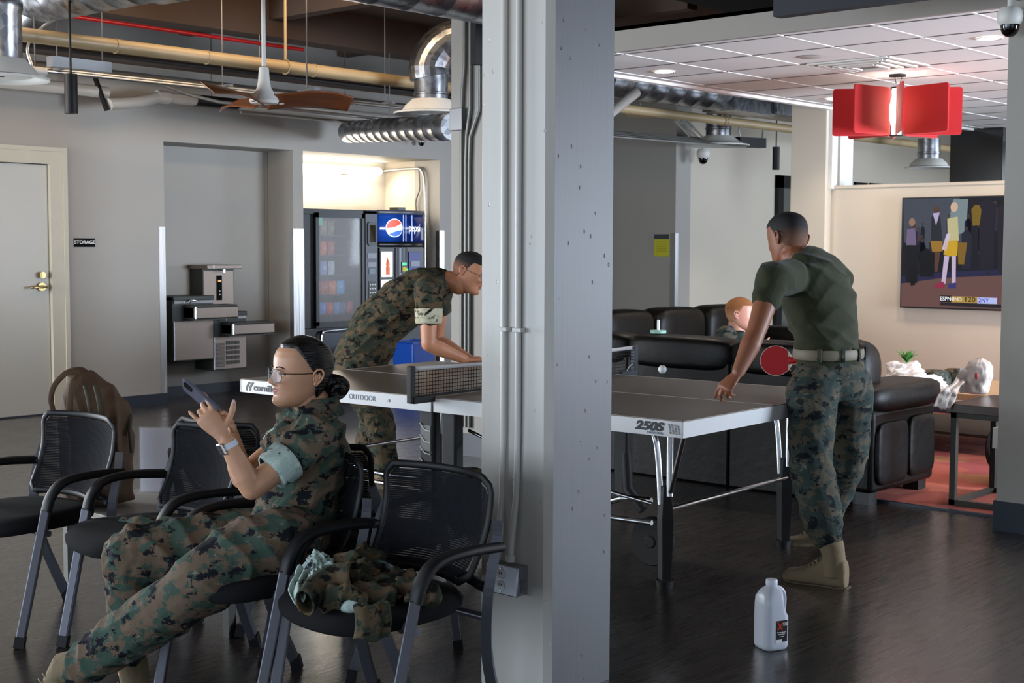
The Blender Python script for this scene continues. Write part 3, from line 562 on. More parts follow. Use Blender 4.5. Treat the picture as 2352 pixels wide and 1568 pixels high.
# ------------------------------------------------------------------ drinking fountains
mat('steel_warm', '#8d8178', .34, .95, bump=.05, bscale=40, stretch=(1, 1, 12)); mat('steel_bright', '#c9cbd0', .22, 1.); mat('fountain_grey', '#3d403e', .5, .3)
VF = VA
def fountain(u0, u1, z0, z1, vf, label, bu0, bu1, bz0, bz1, bvf, louvre=False, side=.02):
    t = thing('drinking_fountain', label, 'drinking fountain', ((u0+u1)/2, VF, z0)); mid = (u0+u1)/2
    MB().box((u0, vf+.012, z0), (u1, VF, z1-.01)).build('cabinet', 'fountain_grey', t, bevel=.004, smooth=False)
    MB().box((u0+.012, vf, z0+.01), (u1-.012, vf+.014, bz0-.02)).build('front_panel', 'steel_warm', t, bevel=.002, smooth=False)
    MB().tube([(u0+.012, vf+.004, z0+.01), (u0+.012, vf+.004, bz0-.02)], .008, n=10).build('edge_strip', 'steel_bright', t)
    MB().box((u0, vf-.01, z1-.045), (u1, VF, z1)).build('back_shelf', 'fountain_grey', t, bevel=.006, smooth=False)
    MB().box((u0+.01, vf-.004, z1-.07), (u1-.01, vf+.02, z1-.045)).build('trim_strip', 'steel_bright', t, smooth=False)
    # projecting basin
    mb = MB().box((bu0, bvf, bz0), (bu1, vf+.02, bz1-.012)); mb.build('basin', 'steel_warm', t, bevel=.012, smooth=False)
    MB().box((bu0-.0, bvf+.03, bz0-.004), (bu0+.008, vf+.1, bz1)).box((bu0, bvf-.002, bz0-.01), (bu1, vf, bz0)).build('basin_side', 'fountain_grey', t, smooth=False)
    MB().box((bu0+.01, bvf+.01, bz1-.014), (bu1-.01, vf+.02, bz1)).build('basin_top', 'fountain_grey', t, bevel=.003, smooth=False)
    MB().tube([(bu0+.012, bvf+.002, bz0+.006), (bu0+.012, bvf+.002, bz1-.012)], .010, n=10).build('edge_strip', 'steel_bright', t)
    MB().tube(bez([(bu0+.03, vf-.03, bz1), (bu0+.03, vf-.04, bz1+.03), (bu0+.05, vf-.05, bz1+.045), (bu0+.09, vf-.06, bz1+.04)], 4), .011, n=10).build('spout', 'steel_bright', t)
    if louvre:
        mb = MB()
        for k in range(18): mb.box((u0+.03, vf-.004, bz0-.09-k*.013), (u0+.13, vf+.002, bz0-.083-k*.013))
        for k in range(5):
            for j in range(3): mb.box((u0+.15+j*.055, vf-.004, bz0-.10-k*.048), (u0+.197+j*.055, vf+.002, bz0-.065-k*.048))
        mb.build('grille', mat('grille_steel', '#4a4743', .4, .6), t, smooth=False)
    return t
vf = at(412, 826, u=7.52).y
fountain(7.475, 7.935, .37, .985, 11.07, 'left drinking fountain, the higher steel basin on a warm steel cabinet', 7.60, 8.10, .77, .90, 10.90)
fountain(7.945, 8.345, .255, .82, 11.10, 'right drinking fountain, the lower steel basin with louvres below', 8.05, 8.56, .60, .72, 10.93, louvre=True)
t = thing('bottle_filler', 'steel bottle filling station rising behind the two drinking fountains', 'bottle filler', (8.05, VF, .8))
MB().box((7.90, 11.20, .80), (8.27, VF, 1.245)).build('cabinet', 'fountain_grey', t, smooth=False, bevel=.004)
MB().box((7.905, 11.19, .80), (8.255, 11.205, 1.215)).build('front_panel', 'steel_warm', t, smooth=False)
MB().box((7.88, 11.09, 1.235), (8.29, VF, 1.275)).build('hood', 'steel_warm', t, bevel=.006, smooth=False)
MB().tube([(7.95, 11.088, 1.24), (7.95, 11.088, 1.272)], .008, n=8).build('edge_strip', 'steel_bright', t)
MB().cyl((8.11, 11.14, 1.235), (8.11, 11.14, 1.20), .014).build('nozzle', 'steel_bright', t)
MB().box((8.055, 11.183, .93), (8.115, 11.192, 1.17)).build('control_panel', 'sign_black', t, smooth=False)
MB().box((8.068, 11.179, 1.11), (8.102, 11.184, 1.125)).build('display', mat('amber', '#d0a060', .4, emit='#e0a060', es=1.2), t, smooth=False)
MB().cyl((8.085, 11.184, 1.02), (8.085, 11.178, 1.02), .006, 8).cyl((8.085, 11.184, .985), (8.085, 11.178, .985), .006, 8).build('button', 'sign_white', t)
# ------------------------------------------------------------------ vending machines
mat('vend_black', '#08090c', .35); mat('vend_inner', '#10131f', .6); mat('vend_grey', '#6d7078', .4, .5); mat('vend_glass', '#ffffff', .05, alpha=.16)
t = thing('vending_machine', 'black snack vending machine with a glass front, left in the lit alcove', 'vending machine', (9.5, 11.3, 0))
V0 = 11.0; U0, U1 = 8.985, 10.0
mb = MB().box((U0, V0+.04, .06), (U0+.17, 11.78, 1.835)).box((U1-.2, V0+.02, .06), (U1, 11.78, 1.835)).box((U0, V0+.02, 1.78), (U1, 11.78, 1.84)).box((U0, V0+.02, .06), (U1, 11.78, .62)).box((U0, 11.55, .06), (U1, 11.78, 1.83))
mb.build('cabinet', 'vend_black', t, smooth=False, bevel=.006)
mb = MB()
for a, b in (((U0+.16, V0, .64), (U0+.2, V0+.05, 1.80)), ((U1-.23, V0, .64), (U1-.19, V0+.05, 1.80)), ((U0+.16, V0, 1.75), (U1-.19, V0+.05, 1.80)), ((U0+.16, V0, .62), (U1-.19, V0+.05, .68))): mb.box(a, b)
mb.build('door_frame', 'vend_black', t, smooth=False)
MB().box((U0+.2, V0+.02, .68), (U1-.23, V0+.024, 1.75)).build('door_glass', 'vend_glass', t, smooth=False)
MB().box((U0+.18, 11.5, .62), (U1-.2, 11.54, 1.78)).build('liner', 'vend_inner', t, smooth=False)
for k in range(5): MB().box((U0+.18, V0+.12, .74+k*.205), (U1-.21, 11.5, .752+k*.205)).build('shelf', 'vend_inner', t, smooth=False)
mb = MB().box((U0+.2, V0+.06, 1.67), (U0+.30, V0+.07, 1.75)).box((U0+.2, V0+.06, 1.52), (U0+.235, V0+.07, 1.67)); mb.build('sticker', mat('green_sticker', '#2f9a72', .5, emit='#2f9a72', es=.25), t, smooth=False)
MB().box((U1-.185, V0-.012, .70), (U1-.02, V0+.03, 1.80)).build('control_panel', mat('panel_grey', '#4f5258', .4, .4), t, bevel=.004, smooth=False)
c0 = (U1-.102, V0-.014, 1.59); poly = []
for cx_, cz_, a0 in ((.035, .095, 0), (-.035, .095, PI/2), (-.035, -.095, PI), (.035, -.095, 1.5*PI)):
    for j in range(5): poly.append((cx_+.03*math.cos(a0+j*PI/8), cz_+.03*math.sin(a0+j*PI/8)))
MB().prism(poly, c0, (1, 0, 0), (0, 0, 1), .012).build('bill_frame', 'vend_black', t, smooth=False)
MB().box((c0[0]-.042, V0-.026, 1.50), (c0[0]+.042, V0-.02, 1.68)).build('advert', mat('advert', '#8f877c', .5, var=.4, scale=12, emit='#8f877c', es=.4), t, smooth=False)
MB().box((U1-.165, V0-.018, 1.33), (U1-.04, V0-.01, 1.385)).box((U1-.16, V0-.018, 1.24), (U1-.045, V0-.01, 1.29)).build('bill_slot', mat('slot_grey', '#8a8d96', .4), t, smooth=False)
MB().box((U1-.145, V0-.018, 1.165), (U1-.06, V0-.01, 1.22)).build('screen', mat('lcd', '#4a5a64', .3, emit='#50707c', es=.25), t, smooth=False)
MB().box((U1-.155, V0-.018, .89), (U1-.05, V0-.01, 1.09)).build('keypad', 'vend_black', t, smooth=False)
mb = MB()
for i in range(4):
    for j in range(3): mb.cyl((U1-.135+j*.033, V0-.018, .925+i*.043), (U1-.135+j*.033, V0-.024, .925+i*.043), .009, 8)
mb.build('keys', 'sign_white', t)
MB().box((U1-.15, V0-.018, .74), (U1-.06, V0-.01, .82)).build('card_reader', mat('card_blue', '#7fa6d8', .4, emit='#7fa6d8', es=.6), t, smooth=False)
MB().tube(bez([(U0+.22, V0-.01, .24), (U0+.215, V0-.02, .52), (U0+.23, V0-.02, .56), (U0+.28, V0-.02, .585), (U1-.28, V0-.02, .60)], 5), .012, n=8).build('flap_rim', 'steel_bright', t)
MB().box((U0+.24, V0-.005, .25), (U1-.27, V0+.025, .57)).build('dispensing_flap', 'panel_grey', t, smooth=False, bevel=.005)
# snacks inside
random.seed(4)
rows = [(1.572, .15, ['#6a5245', '#7a6a58', '#5e5a44']), (1.367, .14, ['#a2452f', '#b0542e', '#8e3c34']), (1.162, .14, ['#b5452f', '#6c7fae', '#9aa0a6']), (.957, .14, ['#a03a5a', '#8d3b2a', '#b15a30', '#3d87b8']), (.752, .12, ['#4b76b0', '#5d84c8', '#c2482c', '#5a7fb6', '#54658f', '#a84a58'])]
names = {0: 'top', 1: 'second', 2: 'third', 3: 'fourth', 4: 'bottom'}
for ri, (z, h, cols) in enumerate(rows):
    n = len(cols); wd = .52/ max(n, 5) if ri > 2 else .088
    for i, c_ in enumerate(cols):
        cx_ = U0+.235+wd/2+i*(wd+.018 if ri < 3 else wd+.006); mn = 'snack_'+c_[1:]
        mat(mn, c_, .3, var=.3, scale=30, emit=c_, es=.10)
        def f(s_, q, cx_=cx_, wd=wd, h=h, z=z): e = math.sin(PI*s_)*math.sin(PI*q); return (cx_+(s_-.5)*wd, V0+.15-.03*e+.06*(1-q)*0, z+q*h)
        mb = MB().grid(f, 6, 6); mb.grid(lambda s_, q, cx_=cx_, wd=wd, h=h, z=z: (cx_+(s_-.5)*wd, V0+.15+.03*math.sin(PI*s_)*math.sin(PI*q), z+q*h), 6, 6)
        o = mb.build('snack_bag' if ri < 3 else 'candy_bar', mn); lb = {1: 'a', 0: 'a'}
        tag(o, '%s packet, place %d from the left on the %s shelf of the vending machine' % ({'#6a5245': 'brown', '#7a6a58': 'beige', '#5e5a44': 'olive', '#a2452f': 'red', '#b0542e': 'orange', '#8e3c34': 'dark red', '#b5452f': 'red', '#6c7fae': 'blue grey', '#9aa0a6': 'silver', '#a03a5a': 'pink', '#8d3b2a': 'brown', '#b15a30': 'orange', '#3d87b8': 'light blue', '#4b76b0': 'blue', '#5d84c8': 'pale blue', '#c2482c': 'red', '#5a7fb6': 'blue', '#54658f': 'dark blue', '#a84a58': 'rose'}[c_], i+1, names[ri]), 'snack', 'snacks behind the vending machine glass')
# soda machine
t = thing('vending_machine', 'blue soda vending machine with a lit curved sign, right in the alcove', 'vending machine', (10.4, 11.3, 0))
U0, U1 = 10.02, 10.72
MB().box((U0, V0+.06, .05), (U1, 11.78, 1.84)).build('cabinet', 'vend_black', t, smooth=False, bevel=.008)
def curved(u0, u1, z0, z1, bow, m, nm, off=0.):
    def f(s_, q): return (lerp(u0, u1, s_), V0+.05-off-bow*math.sin(PI*s_), lerp(z0, z1, q))
    return MB().grid(f, 24, 2).build(nm, m, t, solid=.01)
m, N, L, b = nt('soda_blue'); tc = N.new('ShaderNodeTexCoord'); n = N.new('ShaderNodeTexVoronoi'); n.feature = 'SMOOTH_F1'; n.inputs['Scale'].default_value = 3; L.new(tc.outputs['Object'], n.inputs[0])
cr = N.new('ShaderNodeValToRGB'); cr.color_ramp.elements[0].color = rgb('#1b4fb0'); cr.color_ramp.elements[1].color = rgb('#0a1c55'); cr.color_ramp.elements[1].position = .55; L.new(n.outputs[0], cr.inputs[0]); L.new(cr.outputs[0], b.inputs['Base Color']); L.new(cr.outputs[0], b.inputs['Emission Color']); b.inputs['Emission Strength'].default_value = .9; b.inputs['Roughness'].default_value = .15
curved(U0+.01, U1-.01, 1.505, 1.80, .09, 'soda_blue', 'sign_panel')
curved(U0, U1, 1.80, 1.845, .10, 'vend_grey', 'top_rim'); curved(U0, U1, 1.45, 1.505, .10, 'vend_black', 'sign_rim')
def on(uu, off=.012): s_ = (uu-U0-.01)/(U1-U0-.02); return V0+.05-.09*math.sin(PI*min(max(s_, 0), 1))-off
mat('logo_white', '#ffffff', .4, emit='#eaf2ff', es=2.2); mat('logo_red', '#e0301e', .4, emit='#e84020', es=1.6); mat('logo_blue', '#1f55c8', .4, emit='#2a60d8', es=1.4)
gc = (U0+.19, 1.655); R_ = .098
def disc_part(m, f0, f1, nm, off):
    """strip of the round emblem between two wavy curves f0(x) < f1(x) given in radii"""
    def f(s_, q):
        x_ = (s_*2-1)*.999; h_ = math.sqrt(max(0, 1-x_*x_)); a = max(-h_, min(h_, f0(x_))); b_ = max(-h_, min(h_, f1(x_))); zz = lerp(a, b_, q)
        return (gc[0]+x_*R_, on(gc[0]+x_*R_, off), gc[1]+zz*R_)
    MB().grid(f, 28, 3).build(nm, m, t)
disc_part('logo_white', lambda x_: -9, lambda x_: 9, 'emblem_ground', .012)
def shrink(fn, s=.92): return fn
R_ = .092
disc_part('logo_red', lambda x_: .10+.32*x_+.18*x_*x_, lambda x_: 9, 'emblem_red', .016)
disc_part('logo_blue', lambda x_: -9, lambda x_: -.42+.42*x_*0+.30*x_-.12*x_*x_+.0, 'emblem_blue', .016)
text('pepsi', .118, (U0+.455, on(U0+.475, .035), 1.655), (1, .12, 0), (0, 0, 1), 'logo_white', t, sx=.80, bold=-.001)
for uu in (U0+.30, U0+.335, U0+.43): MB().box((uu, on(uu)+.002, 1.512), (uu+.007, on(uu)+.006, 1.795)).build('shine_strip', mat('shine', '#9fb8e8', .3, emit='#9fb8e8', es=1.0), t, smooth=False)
MB().box((U1-.075, on(U1-.07, .006), 1.53), (U1-.035, on(U1-.04, .0), 1.66)).build('label', 'slot_grey', t, smooth=False)
MB().box((U0+.03, V0+.03, .75), (U1-.02, V0+.06, 1.44)).build('front', 'vend_black', t, smooth=False)
mat('lit_white', '#ffffff', .4, emit='#f2fbff', es=2.0); mat('bottle_orange', '#c0603a', .4, emit='#c0603a', es=.8); mat('dim_blue', '#25306a', .4, emit='#3a478c', es=.4)
for k in range(2):
    z1 = 1.40-k*.30; MB().box((U0+.045, V0+.012, z1-.27), (U0+.20, V0+.035, z1)).build('lit_button', 'lit_white', t, smooth=False, bevel=.008)
    MB().lathe([(.0, 0), (.026, .0), (.027, .07), (.022, .09), (.027, .11), (.016, .15), (.008, .165), (.008, .185), (0, .185)], 14, (U0+.122, V0+.012, z1-.245)).build('bottle_print', 'bottle_orange', t)
MB().tube([(U0+.335, V0+.03, .78), (U0+.335, V0+.03, 1.44)], .085, n=20, ry=.05, up=(0, 1, 0)).build('coin_tower', 'panel_grey', t)
MB().box((U0+.295, V0-.03, 1.17), (U0+.37, V0-.02, 1.29)).build('reader', 'vend_black', t, smooth=False); MB().box((U0+.305, V0-.034, 1.19), (U0+.36, V0-.03, 1.235)).build('reader_label', mat('yel', '#b8b02a', .5, emit='#b8b02a', es=.5), t, smooth=False)
MB().box((U0+.30, V0-.034, 1.255), (U0+.36, V0-.03, 1.28)).cyl((U0+.372, V0-.02, 1.21), (U0+.372, V0-.036, 1.21), .009, 10).build('indicator', mat('green_led', '#30e070', .4, emit='#30e070', es=3), t)
MB().box((U0+.45, V0+.015, 1.12), (U0+.62, V0+.035, 1.40)).build('product_print', 'dim_blue', t, smooth=False, bevel=.006); MB().box((U0+.47, V0+.01, 1.24), (U0+.60, V0+.016, 1.30)).build('print_band', 'slot_grey', t, smooth=False)
MB().box((U0+.42, V0+.16, 1.845), (U0+.53, V0+.3, 1.885)).build('top_block', 'vend_black', t, smooth=False)
# tube light and conduit in the alcove
t = thing('tube_light', 'bright white tube light high in the vending alcove', 'light', (10.1, VC, 2.30))
MB().box((9.0, VC-.05, 2.29), (10.74, VC, 2.35)).build('housing', 'white_paint', t, smooth=False)
MB().tube([(9.0, VC-.08, 2.30), (10.72, VC-.08, 2.30)], .036, n=16).build('tube', mat('tube_glow', '#ffffff', .4, emit='#fff4e2', es=24), t)
area('tube_glow_light', (9.9, VC-.16, 2.26), (9.9, VC-.5, 1.7), 1.6, .08, 30, (1, .90, .74)).data.specular_factor = .25
t = thing('alcove_conduit', 'bent steel conduit on the right wall of the vending alcove', 'conduit', (10.84, 11.3, 1.2))
MB().tube(bez([(10.2, VC-.02, 2.27), (10.7, VC-.03, 2.30), (10.83, VC-.1, 2.32), (10.835, 11.3, 2.33), (10.835, 11.2, 2.30), (10.835, 11.16, 2.2), (10.835, 11.15, 1.9), (10.835, 11.15, .6)], 8), .014, n=10).build('conduit', 'conduit', t)
MB().tube(bez([(10.84, 11.25, 2.32), (10.84, 11.24, 2.1), (10.84, 11.3, 1.95), (10.84, 11.28, 1.7), (10.84, 11.28, .8)], 6), .008, n=8).build('cable', 'grey_metal', t)
# blue recycling bin beside the soda machine
p = at(950, 800, v=10.45)
t = thing('recycling_bin', 'blue plastic bin in front of the vending alcove behind the bending man', 'bin', (p.x, 10.45, 0))
bx, by = p.x, 10.45; h_ = .47
MB().add([(bx-.14, by-.14, 0), (bx+.14, by-.14, 0), (bx+.14, by+.14, 0), (bx-.14, by+.14, 0), (bx-.17, by-.17, h_), (bx+.17, by-.17, h_), (bx+.17, by+.17, h_), (bx-.17, by+.17, h_)], [(0,3,2,1),(4,5,6,7),(0,1,5,4),(1,2,6,5),(2,3,7,6),(3,0,4,7)]).build('body', mat('bin_blue', '#1f58c4', .4), t, bevel=.02)
MB().tube([(bx-.17, by-.17, h_), (bx+.17, by-.17, h_), (bx+.17, by+.17, h_), (bx-.17, by+.17, h_)], .013, n=8, closed=True).build('rim', 'bin_blue', t)
# middle column conduits
t = thing('column_conduits', 'grey conduits with an offset bend on the middle column', 'conduit', (6.92, 6.7, 0))
for x0, x1, yb in ((1068, 1060, 150), (1081, 1070, 250), (1100, 1078, 255)):
    pts = [at(x0, -60, u=6.915), at(x0-1, yb, u=6.915)]+([at(x1+2, yb+60, u=6.915), at(x1, yb+120, u=6.915)] if 1 else [])
    pts += [Vector((6.915, pts[-1].y, .2))]; 
    MB().tube([pts[0], pts[1]]+pts[2:], .013, n=10).build('conduit', mat('conduit_painted', '#7f7f7a', .4, .3), t)
t = thing('column_box', 'tall black narrow box high on the middle column', 'electrical box', tuple(at(1104, 90, u=6.9)))
a, b = at(1098, 30, u=6.92), at(1110, 150, u=6.92); MB().box((6.85, b.y, b.z), (6.93, a.y, a.z)).build('body', 'black_metal', t, bevel=.004)
# near column: two painted conduits, clips and the duplex outlet box
UC = 3.318
t = thing('painted_conduit', 'pair of painted conduits running down the near column to the outlet box', 'conduit', (UC, 3.04, .4))
mat('cond_paint', '#c6c4be', .38)
va, vb2 = at(1157, 700, u=UC-.012).y, at(1190, 700, u=UC-.012).y
zbx = at(1160, 1284, u=UC-.02).z
for v_, dv in ((va, .0), (vb2, .006)):
    MB().tube([(UC-.012, v_, CEIL), (UC-.012, v_, .85), (UC-.014, v_+.004, .65), (UC-.026, v_+dv+.008, .5), (UC-.03, v_+dv+.008, zbx)], .0105, n=12).build('conduit', 'cond_paint', t)
    MB().cyl((UC-.03, v_+dv+.008, zbx), (UC-.03, v_+dv+.008, zbx+.022), .016, 14).build('connector', 'cond_paint', t)
    MB().box((UC-.026, v_-.024, at(1160, 760, u=UC).z), (UC, v_+.014, at(1160, 750, u=UC).z)).build('clip', 'cond_paint', t, bevel=.002)
a, b = at(1117, 1290, u=UC-.055), at(1186, 1372, u=UC-.055)
t = thing('outlet_box', 'metal box with a white duplex outlet low on the near column', 'outlet', (UC, (a.y+b.y)/2, b.z))
z0, z1, y0, y1 = b.z, a.z, b.y, a.y; mat('zinc', '#9a9da2', .35, .9)
MB().box((UC-.048, y0, z0), (UC, y1, z1)).build('box', 'zinc', t, bevel=.003)
MB().box((UC-.054, y0-.002, z0-.002), (UC-.047, y1+.002, z1+.002)).build('cover', 'zinc', t, bevel=.006)
ym = (y0+y1)/2+.002
for zc in (lerp(z0, z1, .30), lerp(z0, z1, .70)):
    MB().tube([(UC-.050, ym, zc), (UC-.0575, ym, zc)], .0165, n=20).build('receptacle', 'sign_white', t)
    mb = MB().box((UC-.0585, ym+.004, zc-.001), (UC-.0570, ym+.006, zc+.007)).box((UC-.0585, ym-.006, zc-.001), (UC-.0570, ym-.004, zc+.007)).cyl((UC-.0585, ym, zc-.008), (UC-.057, ym, zc-.008), .002, 8)
    mb.build('slots', 'black_plastic', t, smooth=False)
for zz in (z0+.01, z1-.01): MB().cyl((UC-.054, ym, zz), (UC-.058, ym, zz), .004, 10).build('screw', 'steel_bright', t)
# knockouts on the box side
MB().tube([((UC-.025), y0-.0005, lerp(z0, z1, .45)), ((UC-.025), y0-.0015, lerp(z0, z1, .45))], .011, n=16).tube([((UC-.025), y0-.0005, lerp(z0, z1, .2)), ((UC-.025), y0-.0015, lerp(z0, z1, .2))], .011, n=16).build('knockout', 'grey_metal', t)
# outlet on the right hand column
a, b = at(2277, 983, v=2.93), at(2286, 1032, v=2.93)
t = thing('outlet_box', 'small white outlet on the edge of the right hand column', 'outlet', (6.97, 2.93, 1.0))
MB().box((6.98, 2.925, at(2280, 1030, u=6.97).z), (7.06, 2.96, at(2280, 982, u=6.97).z)).build('box', 'white_paint', t, bevel=.003)
# yellow notice on the hall wall
a, b = at(1504, 538, u=14.08), at(1537, 589, u=14.08)
t = thing('notice', 'yellow notice sheet with a dark heading on the shaded hall wall', 'notice', (14.08, a.y, b.z))
MB().box((14.07, b.y, b.z), (14.086, a.y, a.z)).build('sheet', mat('yellow_sheet', '#c3bf28', .6), t, smooth=False)
MB().box((14.066, b.y, a.z-.06), (14.071, a.y, a.z)).build('heading', mat('head_grey', '#33383f', .6), t, smooth=False)
mb = MB()
for k in range(5): mb.box((14.067, b.y+.03, a.z-.10-k*.028), (14.0705, a.y-.03-.01*(k % 2), a.z-.093-k*.028))
mb.build('text_lines', mat('line_ink', '#8f8c22', .6), t, smooth=False)
# ------------------------------------------------------------------ television
a, b = at(2076, 457, u=UT-.06), at(2302, 711, u=UT-.06); y1 = a.y; z1 = a.z; z0 = b.z+.002; W_ = (z1-z0)*16/9; y0 = y1-W_
t = thing('television', 'large wall television showing a basketball game on the half wall', 'television', (UT-.06, (y0+y1)/2, z0))
MB().box((UT-.07, y0-.012, z0-.014), (UT-.02, y1+.012, z1+.012)).build('bezel', 'black_metal', t, bevel=.004, smooth=False)
MB().box((UT-.03, (y0+y1)/2-.25, z0+.2), (UT+.005, (y0+y1)/2+.25, z1-.2)).build('wall_mount', 'black_metal', t)
def tvm(n, c_, s=.75): return mat('tv_'+n, '#030304', .5, emit=c_, es=s*1.5, spec=.12)
xs = UT-.0705; H_ = z1-z0
X1 = (2302-2076)/249.*1.0   # visible width in screen heights
def S(px, py): return (y1-(px-2076)/(711-457)*H_*1.005, z1-(py-457)/(711-457)*H_)
def shape(pts, m, k, nm='picture'):
    P = [S(*p) for p in pts]; n = len(P); off = .0006*k
    MB().add([(xs-off, p[0], p[1]) for p in P], [tuple(range(n))]).build(nm, m, scr, smooth=False)
scr = MB().box((xs+.0, y0, z0), (xs+.004, y1, z1)).build('screen', tvm('ground', '#1c1d2a', .5), t, smooth=False)
def rot_(c, r, n=14, sy=1.): return [(c[0]+r*math.cos(2*PI*i/n), c[1]+r*sy*math.sin(2*PI*i/n)) for i in range(n)]
xe = 2076+(y1-y0)/H_*254/1.005
shape([(2076, 655), (2180, 640), (xe, 620), (xe, 711), (2076, 711)], tvm('court', '#7d5a56', .6), 1)
shape([(2076, 640), (2180, 628), (xe, 608), (xe, 622), (2180, 642), (2076, 657)], tvm('apron', '#30305a', .5), 2)
shape([(2076, 457), (2215, 457), (2232, 530), (2222, 560), (2140, 575), (2080, 560)], tvm('haze', '#596070', .5), 2)
shape([(2200, 460), (2236, 460), (2232, 535), (2205, 545), (2192, 500)], tvm('glare', '#8b9da2', .65), 3)
for x0, y0_, w_, h_, c_ in ((2084, 560, 34, 95, '#15171f'), (2118, 585, 40, 55, '#0e0f16'), (2262, 470, 40, 150, '#241f30'), (2222, 540, 26, 80, '#26283a'), (2305, 480, 50, 150, '#2a2433'), (2370, 470, 60, 150, '#1d2030'), (2440, 480, 50, 150, '#332838')):
    shape([(x0, y0_), (x0+w_*.5, y0_-12), (x0+w_, y0_+4), (x0+w_*.95, y0_+h_), (x0+w_*.1, y0_+h_)], tvm('d'+c_[1:], c_, .6), 4)
shape([(2088, 528), (2108, 526), (2112, 566), (2086, 566)], tvm('pink', '#86769a', .6), 5); shape(rot_((2100, 512), 8, sy=1.2), tvm('skin', '#b08a78', .6), 5); shape([(2098, 620), (2112, 620), (2111, 660), (2100, 662)], tvm('d0e0f16', '#0e0f16', .6), 5)
shape([(2148, 500), (2160, 494), (2170, 502), (2176, 556), (2148, 560)], tvm('player', '#2c3138', .6), 5); shape([(2151, 492), (2168, 490), (2160, 520)], tvm('towel', '#c0b0d8', .8), 6); shape(rot_((2160, 484), 7, sy=1.2), tvm('skin2', '#6a4638', .6), 6)
shape([(2147, 556), (2176, 556), (2178, 580), (2152, 582)], tvm('shorts', '#a57a2c', .75), 6); shape([(2158, 582), (2172, 580), (2166, 628), (2159, 628)], tvm('skin2', '#6a4638', .6), 5)
shape([(2187, 505), (2212, 500), (2216, 555), (2190, 560)], tvm('jersey', '#cfc796', .75), 7); shape(rot_((2203, 478), 9, sy=1.3), tvm('skin3', '#d8b8a0', .8), 7); shape([(2186, 540), (2196, 538), (2186, 580), (2176, 575)], tvm('sleeve', '#d8c8e0', .8), 8)
shape([(2183, 556), (2214, 554), (2213, 590), (2198, 592), (2180, 588)], tvm('shorts2', '#c9a024', .9), 8)
shape([(2182, 590), (2194, 592), (2186, 655), (2176, 655)], tvm('legging', '#c8b4d0', .85), 8); shape([(2200, 592), (2210, 590), (2211, 655), (2202, 657)], tvm('legging', '#c8b4d0', .85), 8)
shape([(2160, 658), (2182, 650), (2184, 666), (2160, 666)], tvm('shoe', '#a03050', .7), 9); shape([(2192, 655), (2212, 652), (2212, 666), (2194, 666)], tvm('shoe2', '#3c3c80', .7), 9)
shape([(2244, 484), (2252, 474), (2262, 474), (2268, 486), (2264, 520), (2248, 522)], tvm('yellow', '#8f7422', .6), 6); shape([(2212, 560), (2236, 560), (2230, 610), (2216, 610)], tvm('y2', '#8c6a24', .7), 5)
random.seed(12)
for k in range(26):
    x0 = random.uniform(2078, 2500); y0_ = random.uniform(474, 560); w_ = random.uniform(9, 20); h_ = random.uniform(40, 80); c_ = random.choice(['#1a1b28', '#23242f', '#2f2c3c', '#15161f', '#3a3648', '#26212c', '#4a4456'])
    shape([(x0, y0_+8), (x0+w_*.3, y0_), (x0+w_*.7, y0_), (x0+w_, y0_+9), (x0+w_*.9, y0_+h_), (x0+w_*.1, y0_+h_)], tvm('c'+c_[1:], c_, .55), 3.5, 'crowd')
    shape(rot_((x0+w_*.5, y0_-5), w_*.24, sy=1.3), tvm('f'+c_[1:], '#5a4640', .5), 3.6, 'crowd')
shape([(2174, 683), (2202, 683), (2202, 698), (2174, 698)], tvm('bug', '#15151c', .6), 10); shape([(2202, 684), (2264, 684), (2264, 698), (2202, 698)], tvm('gold', '#b8964a', .8), 10); shape([(2264, 685), (2310, 685), (2310, 699), (2264, 699)], tvm('lav', '#b8c0f0', .9), 10); shape([(2174, 699), (2330, 700), (2330, 708), (2174, 706)], tvm('strip', '#2b2730', .6), 10)
def tt(s, px, py, size, m, sx=1.): q = S(px, py); text(s, size, (xs-.009, q[0], q[1]), (0, -1, 0), (0, 0, 1), m, t, ext=.0005, sx=sx, bold=.0006)
tt('ESPN', 2188, 690.5, .05, tvm('txt', '#e8e8f0', 1.), .9); tt('4IND', 2214, 691, .045, tvm('txt2', '#e8e0c8', 1.)); tt('120', 2246, 691, .058, tvm('txt3', '#101014', .2), 1.2); tt('2NY', 2279, 692, .05, tvm('txt4', '#3040c0', 1.))
